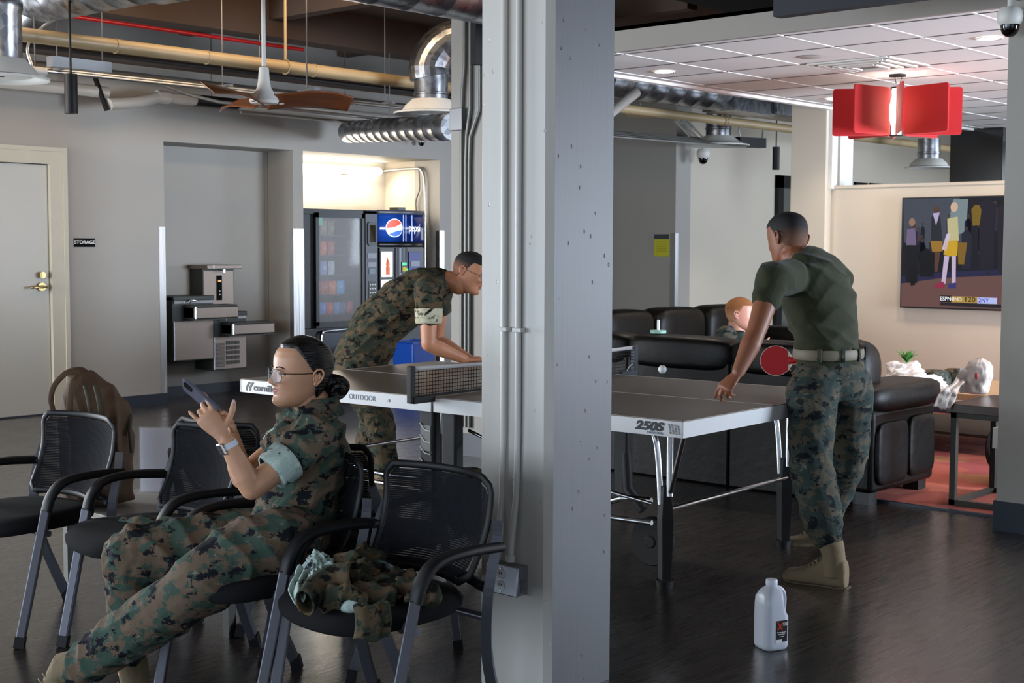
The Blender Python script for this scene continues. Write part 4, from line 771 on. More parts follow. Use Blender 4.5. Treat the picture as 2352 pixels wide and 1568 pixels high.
# ------------------------------------------------------------------ table tennis table
mat('tt_top', '#70675c', .33, var=.04, scale=20, bump=.03, bscale=300); mat('tt_white', '#d4d5d6', .4); mat('tt_black', '#08090b', .65); mat('chrome', '#c4c6c8', .2, 1.); mat('ink_black', '#0a0a0e', .5); mat('ink_grey', '#8f9aa8', .5)
TX, TY, TA = 5.266, 4.627, -1.5182
t = thing('table_tennis_table', 'grey brown table tennis table with white side panels and net', 'table', (TX, TY, 0), TA)
TM = XF[t.name]
def L3(x, y, z): return tuple(TM @ Vector((x, y, z)))
def tb(mb=None):
    m = mb or MB(); m.M = TM; return m
for s in (-1, 1):
    a, b = (0.008, 1.37) if s > 0 else (-1.37, -.008)
    tb().box((a, -.7625, .738), (b, .7625, .76)).build('table_half', 'tt_top', t, bevel=.002, smooth=False)
    m = tb().box((a, -.7645, .700 if 0 else .692), (b, -.752, .757)); m.box((a, .752, .692), (b, .7645, .757)); x_ = 1.372*s; m.box((min(x_, x_-.012*s), -.7645, .692), (max(x_, x_-.012*s), .7645, .757)); m.build('side_panel', 'tt_white', t, smooth=False)
    m = tb().box((a, -.0015, .7601), (b, .0015, .7608)); m.box((a, -.7625, .7601), (b, -.756, .7608)); m.box((a, .756, .7601), (b, .7625, .7608)); m.box((min(1.37*s, 1.364*s), -.7625, .7601), (max(1.37*s, 1.364*s), .7625, .7608)); m.build('line_marking', mat('line_white', '#cfc8bc', .5), t, smooth=False)
# lettering on the panels
ex, ey = (TM.to_3x3() @ Vector((1, 0, 0))), (TM.to_3x3() @ Vector((0, 1, 0)))
text('250S', .048, L3(1.205, -.766, .728), ex, (0, 0, 1), 'ink_black', t, sx=1.42, shear=.25, bold=.0022)
text('CROSSOVER', .014, L3(1.235, -.766, .703), ex, (0, 0, 1), 'ink_grey', t)
m = tb()
for i in range(4):
    for j in range(9): m.box((1.300+i*.014+j*.0010, -.7665, .742-j*.0045), (1.308+i*.014+j*.0010, -.765, .7445-j*.0045))
m.build('print_pattern', 'ink_black', t, smooth=False)
text('OUTDOOR', .036, L3(-.46, -.766, .726), ex, (0, 0, 1), 'ink_grey', t, bold=-.0004)
text('cornilleau', .047, L3(-1.262, -.7662, .722), ex, (0, 0, 1), 'ink_black', t, sx=1.2, bold=.0012, align='LEFT')
for k in range(2):
    m = tb(); m.prism([(0, 0), (.012, 0), (.03, .025), (.045, .042), (.028, .042), (.010, .026)], L3(-1.335+.026*k, -.765, .703), ex, (0, 0, 1), -.0012) if False else None
    MB().prism([(0, 0), (.014, -.002), (.016, .018), (.040, .046), (.022, .046), (.002, .020)], L3(-1.325+.027*k, -.7652, .703), ex, (0, 0, 1), .0012).build('logo', 'ink_black', t, smooth=False)
text('cornilleau', .050, L3(1.374, .40, .722), ey, (0, 0, 1), 'ink_black', t, sx=1.2, bold=.0012)
for k in range(2): MB().prism([(0, 0), (.014, -.002), (.016, .018), (.040, .046), (.022, .046), (.002, .020)], L3(1.3735, .155+.027*k, .703), ey, (0, 0, 1), .0012).build('logo', 'ink_black', t, smooth=False)
MB().cyl(L3(-.28, -.765, .725), L3(-.28, -.768, .725), .007, 12).build('screw', 'grey_metal', t)
# net
def net_mat():
    m, N, L, b = nt('net_mesh'); m_ = .017
    tc = N.new('ShaderNodeTexCoord'); s = N.new('ShaderNodeSeparateXYZ'); L.new(tc.outputs['Object'], s.inputs[0]); outs = []
    for ax in (1, 2):
        a = N.new('ShaderNodeMath'); a.operation = 'DIVIDE'; a.inputs[1].default_value = m_*(1 if ax == 2 else 1.15); L.new(s.outputs[ax], a.inputs[0])
        f = N.new('ShaderNodeMath'); f.operation = 'FRACT'; L.new(a.outputs[0], f.inputs[0]); g = N.new('ShaderNodeMath'); g.operation = 'LESS_THAN'; g.inputs[1].default_value = .20; L.new(f.outputs[0], g.inputs[0]); outs.append(g)
    mx = N.new('ShaderNodeMath'); mx.operation = 'MAXIMUM'; L.new(outs[0].outputs[0], mx.inputs[0]); L.new(outs[1].outputs[0], mx.inputs[1])
    b.inputs['Base Color'].default_value = rgb('#1a1410'); b.inputs['Roughness'].default_value = .9; L.new(mx.outputs[0], b.inputs['Alpha'])
net_mat()
NW = .905
def netpt(s_, q):
    y = lerp(-NW+.012, NW-.012, s_); sag = .012*math.sin(PI*s_); return L3(0, y, lerp(.775, .905-sag, q))
MB().grid(netpt, 30, 6).build('net', 'net_mesh', t)
def tape(s_, q): y = lerp(-NW+.012, NW-.03, s_); sag = .012*math.sin(PI*s_); return L3(0, y, lerp(.893, .912, q)-sag)
MB().grid(tape, 30, 1).build('net_tape', 'tt_white', t, solid=.003)
for y_ in (-.62, -.05, .62): text('cornilleau', .015, L3(-.0025, y_, .9025-.012*math.cos(y_/NW*PI/2)), -ey, (0, 0, 1), 'ink_black', t, ext=.0003, bold=.0004) if False else text('cornilleau', .015, L3(.0, y_, .9025-.012*math.cos(y_/NW*PI/2)) if 0 else tuple(Vector(L3(0, y_, .9025-.012*math.cos(y_/NW*PI/2)))-ex*.003), -ey, (0, 0, 1), 'ink_black', t, ext=.0003, bold=.0004)
tb().box((-.002, -NW+.03, .765), (.002, NW-.03, .777)).build('net_hem', 'tt_black', t, smooth=False)
for s in (-1, 1):
    m = tb(); m.box((-.014, s*NW-.016, .745), (.014, s*NW+.016, .915)); m.box((-.02, min(s*NW, s*.76)-.0, .742), (.02, max(s*NW, s*.76), .775)); m.build('net_post', 'tt_black' if s < 0 else mat('post_blue', '#2f3a46', .4), t, bevel=.003)
MB().tube(bez([L3(0, NW-.02, .906), L3(0, NW-.013, .88), L3(0, NW-.012, .83), L3(0, NW-.02, .81), L3(0, NW-.05, .80), L3(0, NW-.075, .775)], 5), .0025, n=6).build('cord', 'tt_white', t)
# frame: chrome legs outside, black uprights, cross bars, wheels
def lg(pts, r, nm='leg', m='chrome', **k): return MB().tube([L3(*p) for p in pts], r, n=14, **k).build(nm, m, t)
for sx_ in (-1, 1):
    for sy_ in (-1, 1):
        X, Y = 1.16*sx_, .53*sy_
        lg([(X, Y, .70), (X, Y, .40)], .015, 'leg_tube'); lg(bez([(X-.10*sx_, Y-.0, .70), (X-.07*sx_, Y, .62), (X-.055*sx_, Y, .5), (X-.045*sx_, Y, .36)], 5), .014, 'leg_tube')
        lg([(X+.16*sx_, Y+.14*sy_, .70), (X+.01*sx_, Y+.01*sy_, .42)], .011, 'brace') if sx_ > 0 else None
        m = tb(); m.tube([(X-.02*sx_, Y, .44), (X-.02*sx_, Y, .30), (X-.02*sx_, Y, .03)], [.028, .045, .036], n=4, ry=[.018, .028, .022], up=(0, 1, 0)); m.build('leg', 'tt_black', t, smooth=False, bevel=.004)
        m = tb(); m.tube([(X-.02*sx_, Y, .0), (X-.02*sx_, Y, .035)], [.034, .04], n=14); m.build('foot', 'tt_black', t)
    lg([(1.16*sx_, -.52, .345), (1.16*sx_, .52, .345)], .010, 'cross_bar')
    lg([(.13*sx_, -.47, .275) if False else (.18*sx_, -.50, .255), (1.05*sx_, -.50, .265)], .012, 'side_bar')
    lg(bez([(.30*sx_, -.35, .30), (.55*sx_, -.42, .29), (.75*sx_, -.47, .31), (.90*sx_, -.49, .355), (1.04*sx_, -.49, .36)], 6), .014, 'link_arm')
for sx_ in (-1, 1):
    for sy_ in (-1, 1):
        X = .07*sx_; m = tb(); m.box((X-.045, .70*sy_-.03, .10), (X+.045, .70*sy_+.03, .715)); m.build('upright', 'tt_black', t, bevel=.012)
        m = tb(); m.tube([(X+.02*sx_, .70*sy_, .35), (X+.06*sx_, .66*sy_, .15), (X+.16*sx_, .66*sy_, .05)], .03, n=10); m.build('strut', 'tt_black', t)
    lg([(.10*sx_, -.62, .60), (.62*sx_, -.56, .42), (1.05*sx_, -.50, .35)], .008, 'stay') if sx_ > 0 else None
m = tb()
for i in range(7): m.box((-.105, -.732-.0, .50+.0), (-.04, -.731, .62)) if i == 0 else None
m.build('grille_panel', mat('grille_pale', '#8b8d8c', .5, bump=.6, bscale=700), t, smooth=False)
m = tb()
for k in range(4): m.tube([( -.107, -.733, .63-.055*k), (-.075, -.735, .60-.055*k), (-.04, -.733, .595-.055*k)], .003, n=6)
m.build('trim_line', 'tt_white', t)
for sx_ in (.55, -.55):
    for sy_ in (-.36,):
        m = tb(); m.tube([(sx_*1.75, sy_-.02, .15), (sx_*1.75, sy_+.02, .15)], .11, n=28); m.tube([(sx_*1.75, sy_-.024, .15), (sx_*1.75, sy_+.024, .15)], .03, n=14); m.build('wheel', 'tt_black', t, bevel=.006)
lg([(-.2, .0, .13), (.2, 0, .13)], .02, 'axle', 'tt_black')
# ball and paddle
p = at(1521.5, 848, d=6.05); o = MB().ell(tuple(p), (.0185,)*3, 28, 18).build('ping_pong_ball', mat('ball_white', '#dfe0de', .35)); tag(o, 'white table tennis ball in the air above the table', 'ball')
# ------------------------------------------------------------------ armchairs
mat('chair_fabric', '#0d0d10', .95, bump=.25, bscale=900, spec=.25); mat('chair_plastic', '#0b0b0e', .55, spec=.35); mat('chair_metal', '#5d5e66', .38, .55)
def mesh_mat():
    m, N, L, b = nt('chair_mesh'); tc = N.new('ShaderNodeTexCoord'); s = N.new('ShaderNodeSeparateXYZ'); L.new(tc.outputs['Object'], s.inputs[0])
    a = N.new('ShaderNodeMath'); a.operation = 'DIVIDE'; a.inputs[1].default_value = .0062; L.new(s.outputs[2], a.inputs[0]); f = N.new('ShaderNodeMath'); f.operation = 'FRACT'; L.new(a.outputs[0], f.inputs[0])
    g = N.new('ShaderNodeMapRange'); g.inputs[1].default_value = .66; g.inputs[2].default_value = .76; g.inputs[3].default_value = 1; g.inputs[4].default_value = .72; L.new(f.outputs[0], g.inputs[0]); L.new(g.outputs[0], b.inputs['Alpha'])
    b.inputs['Base Color'].default_value = rgb('#121318'); b.inputs['Roughness'].default_value = .9; b.inputs['Specular IOR Level'].default_value = .2
mesh_mat()
G = 'black mesh back armchairs in the waiting row'
def make_chair(label):
    t = thing('armchair', label, 'chair', (0, 0, 0), 0, G)
    # local: +x forward
    def seat(s_, q):
        th = 2*PI*s_; r = q; cx_ = math.copysign(abs(math.cos(th))**.72, math.cos(th)); sy_ = math.copysign(abs(math.sin(th))**.72, math.sin(th))
        return (.055+cx_*.245*r, sy_*.245*r*(1+.06*cx_), 0)
    n, k = 48, 8; vs, fs = [], []
    rings = [(.0, .468), (.4, .466), (.75, .462), (.93, .456), (1.0, .437), (.99, .418), (.93, .402), (.6, .392), (0.0, .39)]
    for r, z in rings:
        for j in range(n):
            x_, y_, _ = seat(j/n, r); vs.append((x_, y_, z-.018*max(0, (x_-.12)/.18)**2+.006*abs(y_/.25)**2))
    fs = [(i*n+j, (i+1)*n+j, (i+1)*n+(j+1) % n, i*n+(j+1) % n) for i in range(len(rings)-1) for j in range(n)]
    MB().add(vs, fs).build('seat', 'chair_fabric', t, angle=80)
    def bk(s_, q, off=0., inset=0.):
        z = lerp(.485+inset, .785-inset, q); wz = lerp(.214, .234, q)-inset; y_ = (s_*2-1); 
        c_ = 1-max(0, abs(y_)-.8)/.2; z2 = z if q < .5 else z-.0*(1-c_)
        # rounded corners
        e = 1.0
        if q > .86: e = math.sqrt(max(0, 1-((q-.86)/.14)**2*.30))
        if q < .10: e = math.sqrt(max(0, 1-((.10-q)/.10)**2*.30))
        yy = y_*wz*e; return (-.165-.085*q+.05*(y_*y_)-.03*math.sin(PI*q)+off, yy, z)
    MB().grid(lambda s_, q: bk(s_, q, 0, .014), 24, 16).build('back_mesh', 'chair_mesh', t)
    rim = [bk(i/16, 0) for i in range(17)]+[bk(1, i/14) for i in range(1, 15)]+[bk(1-i/16, 1) for i in range(1, 17)]+[bk(0, 1-i/14) for i in range(1, 14)]
    MB().tube(rim, .012, n=10, ry=.007, up=(1, 0, 0), closed=True).build('back_frame', 'chair_plastic', t, angle=80)
    MB().tube(bez([(-.17, -.235, .47), (-.185, -.10, .49), (-.185, .10, .49), (-.17, .235, .47)], 6), .016, n=10).build('back_brace', 'chair_plastic', t)
    for s in (-1, 1):
        A = bez([(-.205, .262*s, .588), (-.06, .276*s, .598), (.03, .276*s, .594), (.085, .275*s, .575), (.122, .273*s, .53), (.136, .271*s, .485)], 7)
        MB().tube(A, .0235, n=14, ry=.015, up=(1, 0, .6), sq=.7).build('armrest', 'chair_plastic', t, angle=60)
        MB().tube([(.136, .271*s, .492), (.246, .253*s, .012)], .0205, n=4, ry=.0235, up=(1, 0, 0)).build('leg', 'chair_metal', t, smooth=False, bevel=.004)
        MB().tube([(.240, .254*s, .04), (.248, .253*s, 0)], .024, n=4, ry=.026, up=(1, 0, 0)).build('foot_cap', 'chair_plastic', t, smooth=False)
        MB().tube(bez([(-.215, .245*s, .66), (-.195, .258*s, .59), (-.165, .255*s, .45), (-.18, .235*s, .28), (-.235, .215*s, .12), (-.281, .205*s, .012)], 6), .019, n=4, ry=.023, up=(1, 0, 0)).build('leg', 'chair_metal', t, smooth=False)
        MB().tube([(-.272, .207*s, .045), (-.284, .205*s, 0)], .023, n=4, ry=.026, up=(1, 0, 0)).build('foot_cap', 'chair_plastic', t, smooth=False)
        MB().tube([(.15, .262*s, .425), (.12, .20*s, .40)], .016, n=10).build('seat_bracket', 'chair_metal', t)
    MB().tube([(.12, -.262, .40), (.12, .262, .40)], .012, n=10).build('seat_rail', 'chair_metal', t); MB().tube([(-.165, -.25, .385), (-.165, .25, .385)], .012, n=10).build('seat_rail', 'chair_metal', t)
    return t
CH = [(2.735, 2.975, 3.12, 'armchair nearest the column, camouflage jacket heaped on its seat'),
      (2.71, 3.515, 3.13, 'armchair in which the woman with the phone sits'),
      (2.807, 4.281, 3.05, 'empty armchair between the woman and the leftmost armchair'),
      (2.691, 4.928, 3.231, 'leftmost armchair of the row, cut by the photo edge, backpack behind it')]
ch0 = make_chair(CH[0][3]); ch0.location = (CH[0][0], CH[0][1], 0); ch0.rotation_euler = (0, 0, CH[0][2])
for u, v, a, lb in CH[1:]: copy_thing(ch0, (u, v, 0), a, lb)
# a further armchair behind the row whose mesh back shows beyond the woman
copy_thing(ch0, (3.27, 3.70, 0), .12, 'armchair standing behind the woman, its top rail just seen right of her')
copy_thing(ch0, (3.36, 4.42, 0), .10, 'armchair standing behind the empty armchair, its dark back just seen past the raised forearm')
# ------------------------------------------------------------------ leather sectional sofa
m = mat('leather', '#070605', .46, var=.1, scale=3, bump=.3, bscale=18, spec=.2)
mat('leather_seam', '#050505', .6)
def cushion(mb, c, d, pw=.55, nu=20, nv=12, R=None):
    """superellipsoid cushion"""
    R = R or Matrix.Identity(3); vs = []
    def sg(x_, e): return math.copysign(abs(x_)**e, x_)
    for i in range(nv+1):
        ph = -PI/2+PI*i/nv
        for j in range(nu):
            th = 2*PI*j/nu; vs.append(Vector(c)+R @ Vector((d[0]/2*sg(math.cos(ph), pw)*sg(math.cos(th), pw), d[1]/2*sg(math.cos(ph), pw)*sg(math.sin(th), pw), d[2]/2*sg(math.sin(ph), pw))))
    fs = [(i*nu+j, i*nu+(j+1) % nu, (i+1)*nu+(j+1) % nu, (i+1)*nu+j) for i in range(nv) for j in range(nu)]
    return mb.add(vs, fs)
SU, SF = 7.08, 7.62   # rear face of the back, start of the far run
t = thing('sectional_sofa', 'black leather sectional sofa with its back to the table tennis table', 'sofa', (8.2, 5, 0))
vv = [3.86, 4.66, 5.44, 6.22]
for a, b in zip(vv, vv[1:]):
    MB().box((SU+.02, a+.001, .0), (SU+.16, b-.001, .76)).build('rear_panel', 'leather', t, bevel=.012, seg=2)
    cushion(MB(), (SU+.12, (a+b)/2, .80), (.26, b-a+.03, .21), .42, 28, 14).build('head_roll', 'leather', t)
    cushion(MB(), (SU+.24, (a+b)/2, .62), (.22, b-a, .42), .45, 28, 12).build('back_cushion', 'leather', t)
    cushion(MB(), (SU+.60, (a+b)/2, .40), (.66, b-a, .22), .4, 28, 12).build('seat_cushion', 'leather', t)
    MB().box((SU+.1, a, .06), (SU+.9, b, .32)).build('base', 'leather', t, bevel=.02)
# near arm (seen end on), with padded top and stitched side panels
A0v, A1v = 3.60, 3.88
def armside(s_, q):
    u = SU+.05+s_*.98; return u
top = cushion(MB(), (SU+.46, 3.84, .60), (.92, .36, .17), .5, 32, 12); top.build('arm_pad', 'leather', t)
MB().box((SU+.02, 3.70, .07), (SU+.80, 3.96, .545)).build('arm', 'leather', t, bevel=.03, seg=3)
cushion(MB(), (SU+.235, 3.70, .29), (.375, .06, .36), .35, 28, 10).build('arm_panel', 'leather', t); cushion(MB(), (SU+.60, 3.70, .30), (.33, .06, .36), .35, 28, 10).build('arm_panel', 'leather', t)
MB().box((SU+.68, 3.74, .008), (SU+.78, 3.84, .08)).build('foot', 'black_plastic', t, smooth=False); MB().box((SU+.06, 3.74, .0), (SU+.16, 3.84, .08)).build('foot', 'black_plastic', t, smooth=False)
# tall end recliner back beside the man
cushion(MB(), (SU+.24, 3.98, .68), (.30, .34, .50), .62, 28, 18, Matrix.Rotation(.18, 3, 'Y')).build('wing_back', 'leather', t)
# corner and far run facing the camera
for i in range(4):
    a0 = PI+ (i)*(-PI/2)/3; 
for i in range(3):
    th = PI-(i+.5)*PI/6; cx_, cy_ = SF+.95, 6.18; r = .86
    c_ = (cx_+r*math.cos(th), cy_+r*math.sin(th), .66); R = Matrix.Rotation(th, 3, 'Z')
    cushion(MB(), (c_[0], c_[1], .70), (.30, .50, .42), .5, 24, 14, R).build('back_cushion', 'leather', t); pass
    m_ = MB(); m_.M = Matrix.Translation((cx_, cy_, 0)) @ Matrix.Rotation(th, 4, 'Z'); m_.box((.05, -.26, .06), (.96, .26, .50)); m_.build('base', 'leather', t, bevel=.03)
for k in range(3):
    a, b = SF+.98+k*.74, SF+1.70+k*.74
    cushion(MB(), ((a+b)/2, 6.96, .72), (b-a, .32, .46), .45, 28, 14).build('back_cushion', 'leather', t)
    cushion(MB(), ((a+b)/2, 6.62, .42), (b-a, .62, .20), .4, 28, 12).build('seat_cushion', 'leather', t)
    MB().box((a, 6.34, .06), (b, 7.12, .62)).build('base', 'leather', t, bevel=.03) if k == 0 else MB().box((a, 6.34, .06), (b, 7.12, .60)).build('base', 'leather', t, bevel=.03)
cushion(MB(), (SF+3.30, 6.66, .50), (.30, .86, .50), .4, 24, 14).build('arm', 'leather', t)
# little pale stand on the sofa back
p = at(1512, 752, u=SU+.10)
t = thing('paper_cup', 'small pale green lid with a straw standing on the sofa back', 'cup', (SU+.10, p.y, p.z-.01))
x, y, z = SU+.10, p.y, .912
MB().lathe([(0, 0), (.05, .0), (.052, .018), (.0, .02)], 24, (x, y, z), cap=False).build('lid', mat('mint', '#9fd0bf', .4), t); MB().cyl((x, y, z+.018), (x, y, z+.085), .009, 10).build('straw', 'sign_white', t)
# ------------------------------------------------------------------ side table, bag, bin, coffee table
mat('dark_wood', '#3f2c20', .3, var=.3, scale=4, stretch=(1, 10, 10), bump=.05); mat('iron', '#35342f', .45, .6)
t = thing('side_table', 'small dark wooden table on a square iron frame beside the right hand column', 'table', (7.7, 3.2, 0))
u0, u1, v0, v1 = 7.44, 8.02, 2.88, 3.40; zt = .585
MB().box((u0-.02, v0-.02, zt-.05), (u1+.02, v1+.02, zt)).build('tabletop', 'dark_wood', t, bevel=.003, smooth=False)
for a, b in ((u0, v0), (u0, v1-.035), (u1-.035, v0), (u1-.035, v1-.035)): MB().box((a, b, 0.008), (a+.035, b+.035, zt-.05)).build('leg', 'iron', t, smooth=False, bevel=.002)
for q in ((u0, v0, u1, v0+.035), (u0, v1-.035, u1, v1), (u0, v0, u0+.035, v1), (u1-.035, v0, u1, v1)):
    for z in (.008, zt-.08): MB().box((q[0], q[1], z), (q[2], q[3], z+.03)).build('rail', 'iron', t, smooth=False)
# crumpled cloth / bag helper
def crumple(name, c, d, m, seed, amp=.25, parent=None, sub=3, freq=2.2, flat=.0, dense=5):
    bm = bmesh.new(); bmesh.ops.create_icosphere(bm, subdivisions=dense, radius=1); off = Vector((seed*7.1, seed*3.3, seed*1.7))
    for v_ in bm.verts:
        n_ = v_.co.normalized(); k = noise.noise(n_*freq+off)+.5*abs(noise.noise(n_*freq*2.3+off))+.28*abs(noise.noise(n_*freq*5+off)); r = 1+amp*k
        q = Vector((n_.x*d[0]*r, n_.y*d[1]*r, n_.z*d[2]*r)); 
        if q.z < -d[2]*.6: q.z = -d[2]*.6
        v_.co = q
    me = bpy.data.meshes.new(name); bm.to_mesh(me); bm.free(); me.materials.append(MATS[m] if isinstance(m, str) else m); me.polygons.foreach_set('use_smooth', [True]*len(me.polygons))
    me.set_sharp_from_angle(angle=math.radians(50))
    zmin = min(v_.co.z for v_ in me.vertices); 
    o = bpy.data.objects.new(name, me); C.objects.link(o); o.location = (c[0], c[1], c[2]-zmin)
    if parent is not None:
        o.parent = parent
        if parent.name in XF: o.location = XF[parent.name].inverted() @ o.location
    return o
mat('bag_plastic', '#d9cfc8', .28, bump=.5, bscale=25, alpha=.93, trans=.15); mat('bag_red', '#b04a4a', .4)
p = at(2243, 905, z=zt); bx, by = p.x, p.y-.0
t = thing('plastic_bag', 'pale knotted plastic bag standing on the side table, one end trailing over', 'bag', (bx, by, zt))
def bagf(s_, q):
    th = 2*PI*s_; r = np.interp(q, [0, .05, .3, .55, .75, .9, 1], [.04, .058, .064, .067, .066, .050, .018]); w_ = 1+.16*noise.noise(Vector((math.cos(th)*2, math.sin(th)*2, q*5)))+.10*abs(noise.noise(Vector((math.cos(th)*6, math.sin(th)*6, q*3))))
    return (bx+r*w_*math.cos(th)+.01*q, by+r*w_*1.15*math.sin(th)-.01*q, zt+.002+q*.215)
MB().grid(bagf, 60, 40).build('body', 'bag_plastic', t, angle=180)
e0, e1, e2, e3 = at(2225, 848, u=bx-.05), at(2195, 885, u=bx-.08), at(2175, 915, u=u0-.05), at(2160, 938, u=u0-.07)
def tail(s_, q):
    P = bez([at(2222, 850, u=bx-.06), at(2205, 875, u=bx-.09), at(2188, 893, u=u0+.00), at(2175, 912, u=u0-.06), at(2162, 938, u=u0-.07)], 8); i = min(len(P)-1, int(q*(len(P)-1))); pp = P[i]
    w_ = .055*(1-.5*math.sin(PI*min(1, q*1.4)))+.01; return pp+Vector((-.3, .35, .1)).normalized()*((s_-.5)*2*w_*.75)+Vector((0, 0, .005*math.sin(s_*9)))+Vector((.004, .004, .01))*noise.noise(Vector((s_*5, q*7, 1)))
MB().grid(tail, 16, 34).build('tail', 'bag_plastic', t, solid=.004)
MB().ell((bx-.060, by-.022, zt+.115), (.008, .012, .022)).build('print', 'bag_red', t)
p = at(2215, 902, z=zt); o = MB().cyl((p.x, p.y, zt), (p.x, p.y, zt+.05), .028, 20, r2=.034).build('plastic_cup', mat('clear_white', '#cfd2d6', .2, alpha=.75)); tag(o, 'small clear plastic cup beside the knotted bag on the side table', 'cup')
# black backpack on the floor beyond the side table
t = thing('black_bag', 'black bag standing on the red carpet seen through the side table frame', 'bag', (8.4, 3.3, .008))
crumple('body', (8.45, 3.36, .012), (.22, .20, .30), 'black_fabric' if 'black_fabric' in MATS else mat('black_fabric', '#0a0a0c', .7, bump=.3, bscale=30), 3, .12, t)
crumple('pocket', (8.27, 3.33, .012), (.10, .15, .16), 'black_fabric', 5, .12, t)
MB().tube(bez([(8.3, 3.45, .40), (8.2, 3.5, .3), (8.22, 3.5, .15), (8.3, 3.42, .05)], 5), .012, n=6).build('strap', 'black_fabric', t)
# coffee table behind the arm
mat('light_wood', '#b79a78', .4, var=.1)
t = thing('coffee_table', 'low wooden coffee table in front of the television, covered with clothing', 'table', (9.9, 4.3, 0))
MB().box((9.25, 3.35, .40), (10.35, 5.15, .445)).build('tabletop', 'light_wood', t, smooth=False, bevel=.004)
for a in (9.3, 10.25):
    for b in (3.4, 5.05): MB().box((a, b, .008), (a+.05, b+.05, .40)).build('leg', 'iron', t, smooth=False)
MB().box((9.3, 3.4, .14), (10.3, 5.1, .16)).build('shelf', 'iron', t, smooth=False)
mat('white_cloth', '#e4e6ee', .8, bump=.3, bscale=12)
p = at(2090, 872, z=.45)
t = thing('white_clothes', 'heap of crumpled white clothes on the coffee table', 'clothes', (9.6, 4.62, .445))
q = at(2098, 868, u=9.6); crumple('shirt', (9.6, q.y, .445), (.15, .16, .07), 'white_cloth', 11, .5, t, freq=1.6)
q = at(2078, 868, u=9.6); crumple('shirt', (9.62, q.y, .445), (.13, .14, .095), 'white_cloth', 2, .4, t, freq=1.5)
q = at(2112, 884, u=9.45); crumple('shirt', (9.45, q.y, .445), (.13, .15, .06), 'white_cloth', 8, .5, t, freq=2)
# plant behind
q = at(2084, 830, u=10.1)
t = thing('potted_plant', 'small green plant peeping out behind the white clothes', 'plant', (10.1, q.y, .445))
MB().lathe([(0, 0), (.05, 0), (.065, .12), (.0, .12)], 20, (10.1, q.y, .445), cap=False).build('pot', 'white_paint', t)
mb = MB(); random.seed(3)
for k in range(46):
    a = random.uniform(0, 2*PI); L_ = random.uniform(.06, .12); tl = random.uniform(.1, .6); pts = [Vector((10.1, q.y, .545))+Vector((math.cos(a)*tl*s_*s_*L_, math.sin(a)*tl*s_*s_*L_*1.6, s_*L_)) for s_ in (0, .3, .6, .85, 1)]
    mb.tube(pts, [.003, .008, .010, .006, .001], n=4, ry=.002)
mb.build('leaves', mat('leaf', '#3f8a3a', .5, var=.2), t)
# water jug
JX, JY = at(1770, 1487, z=0).x, at(1770, 1487, z=0).y
t = thing('water_jug', 'translucent half gallon jug with a black and red label standing on the floor', 'jug', (JX, JY, 0))
mat('jug_plastic', '#eef4ff', .28, trans=.2, bump=.1, bscale=20, alpha=.94); mat('jug_cap', '#e8edf8', .35)
ja = math.atan2(-CF[1], -CF[0])+.42   # label face turned a little right
JM = Matrix.Translation((JX, JY, 0)) @ Matrix.Rotation(ja, 4, 'Z')
def ring(z, hx, hy, e=.42, cx_=0, n=48):
    return [(cx_+hx*math.copysign(abs(math.cos(2*PI*j/n))**e, math.cos(2*PI*j/n)), hy*math.copysign(abs(math.sin(2*PI*j/n))**e, math.sin(2*PI*j/n)), z) for j in range(n)]
prof = [(0, .040, .040), (.004, .047, .047), (.014, .0515, .0515), (.022, .052, .052), (.12, .052, .052), (.165, .0512, .0512), (.19, .049, .049), (.208, .043, .043), (.22, .033, .033), (.228, .023, .023), (.236, .018, .018)]
vs = []; n = 48
for i, (z, hx, hy) in enumerate(prof): vs += ring(z, hx, hy, .5 if z < .2 else (.7 if z < .225 else 1.))
# recess for the handle corner
V_ = []
for (x_, y_, z) in vs:
    f_ = max(0, 1-abs(z-.178)/.045); 
    if f_ > 0 and y_ > .012: y_ = y_-(abs(y_)-.012)*.62*min(1, f_*1.6)
    V_.append((x_, y_, z))
m = MB(); m.M = JM; m.add(V_, [(i*n+j, i*n+(j+1) % n, (i+1)*n+(j+1) % n, (i+1)*n+j) for i in range(len(prof)-1) for j in range(n)]+[tuple(range(n-1, -1, -1))]); m.build('bottle', 'jug_plastic', t, angle=60)
m = MB(); m.M = JM; m.tube(bez([(0, .020, .222), (0, .038, .214), (0, .050, .196), (0, .052, .165), (0, .049, .135), (0, .043, .125)], 6), .0105, n=14, ry=.014, up=(1, 0, 0)); m.build('handle', 'jug_plastic', t)
m = MB(); m.M = JM; m.lathe([(0, .232), (.0205, .232), (.0215, .236), (.0215, .252), (.019, .255), (0, .255)], 36, cap=False); m.build('cap', 'jug_cap', t)
m = MB(); m.M = JM; m.box((.0522, -.014, .035), (.0532, .034, .113)); m.build('label', 'ink_black', t, smooth=False)
m = MB(); m.M = JM; m.box((.0527, -.016, .031), (.0536, .012, .044)); m.build('barcode', 'sign_white', t, smooth=False)
mat('label_red', '#d8351c', .5); m = MB(); m.M = JM
for a in ((-.006, .108, .004, .075), (-.028, .105, .004, .078)): pass
m.bar((.0536, .014, .107), (.0536, -.008, .079), .001, .0045, (0, 1, .8)); m.bar((.0537, -.010, .108), (.0537, .012, .079), .001, .0045, (0, 1, -.8)); m.build('cross_mark', 'label_red', t, smooth=False)
jx, jy = JM.to_3x3() @ Vector((0, 1, 0)), Vector((0, 0, 1))
def jt(s, sz, y_, z_): text(s, sz, tuple(JM @ Vector((.0536, y_, z_))), jx, jy, 'sign_white', t, ext=.0002, bold=.0003)
jt('ALTER', .0065, .024, .102); jt('WATER', .0065, .025, .095); jt('Premium Mountain', .0050, .010, .070); jt('Spring Water', .0050, .010, .063); jt('64 FL OZ', .004, .010, .054)
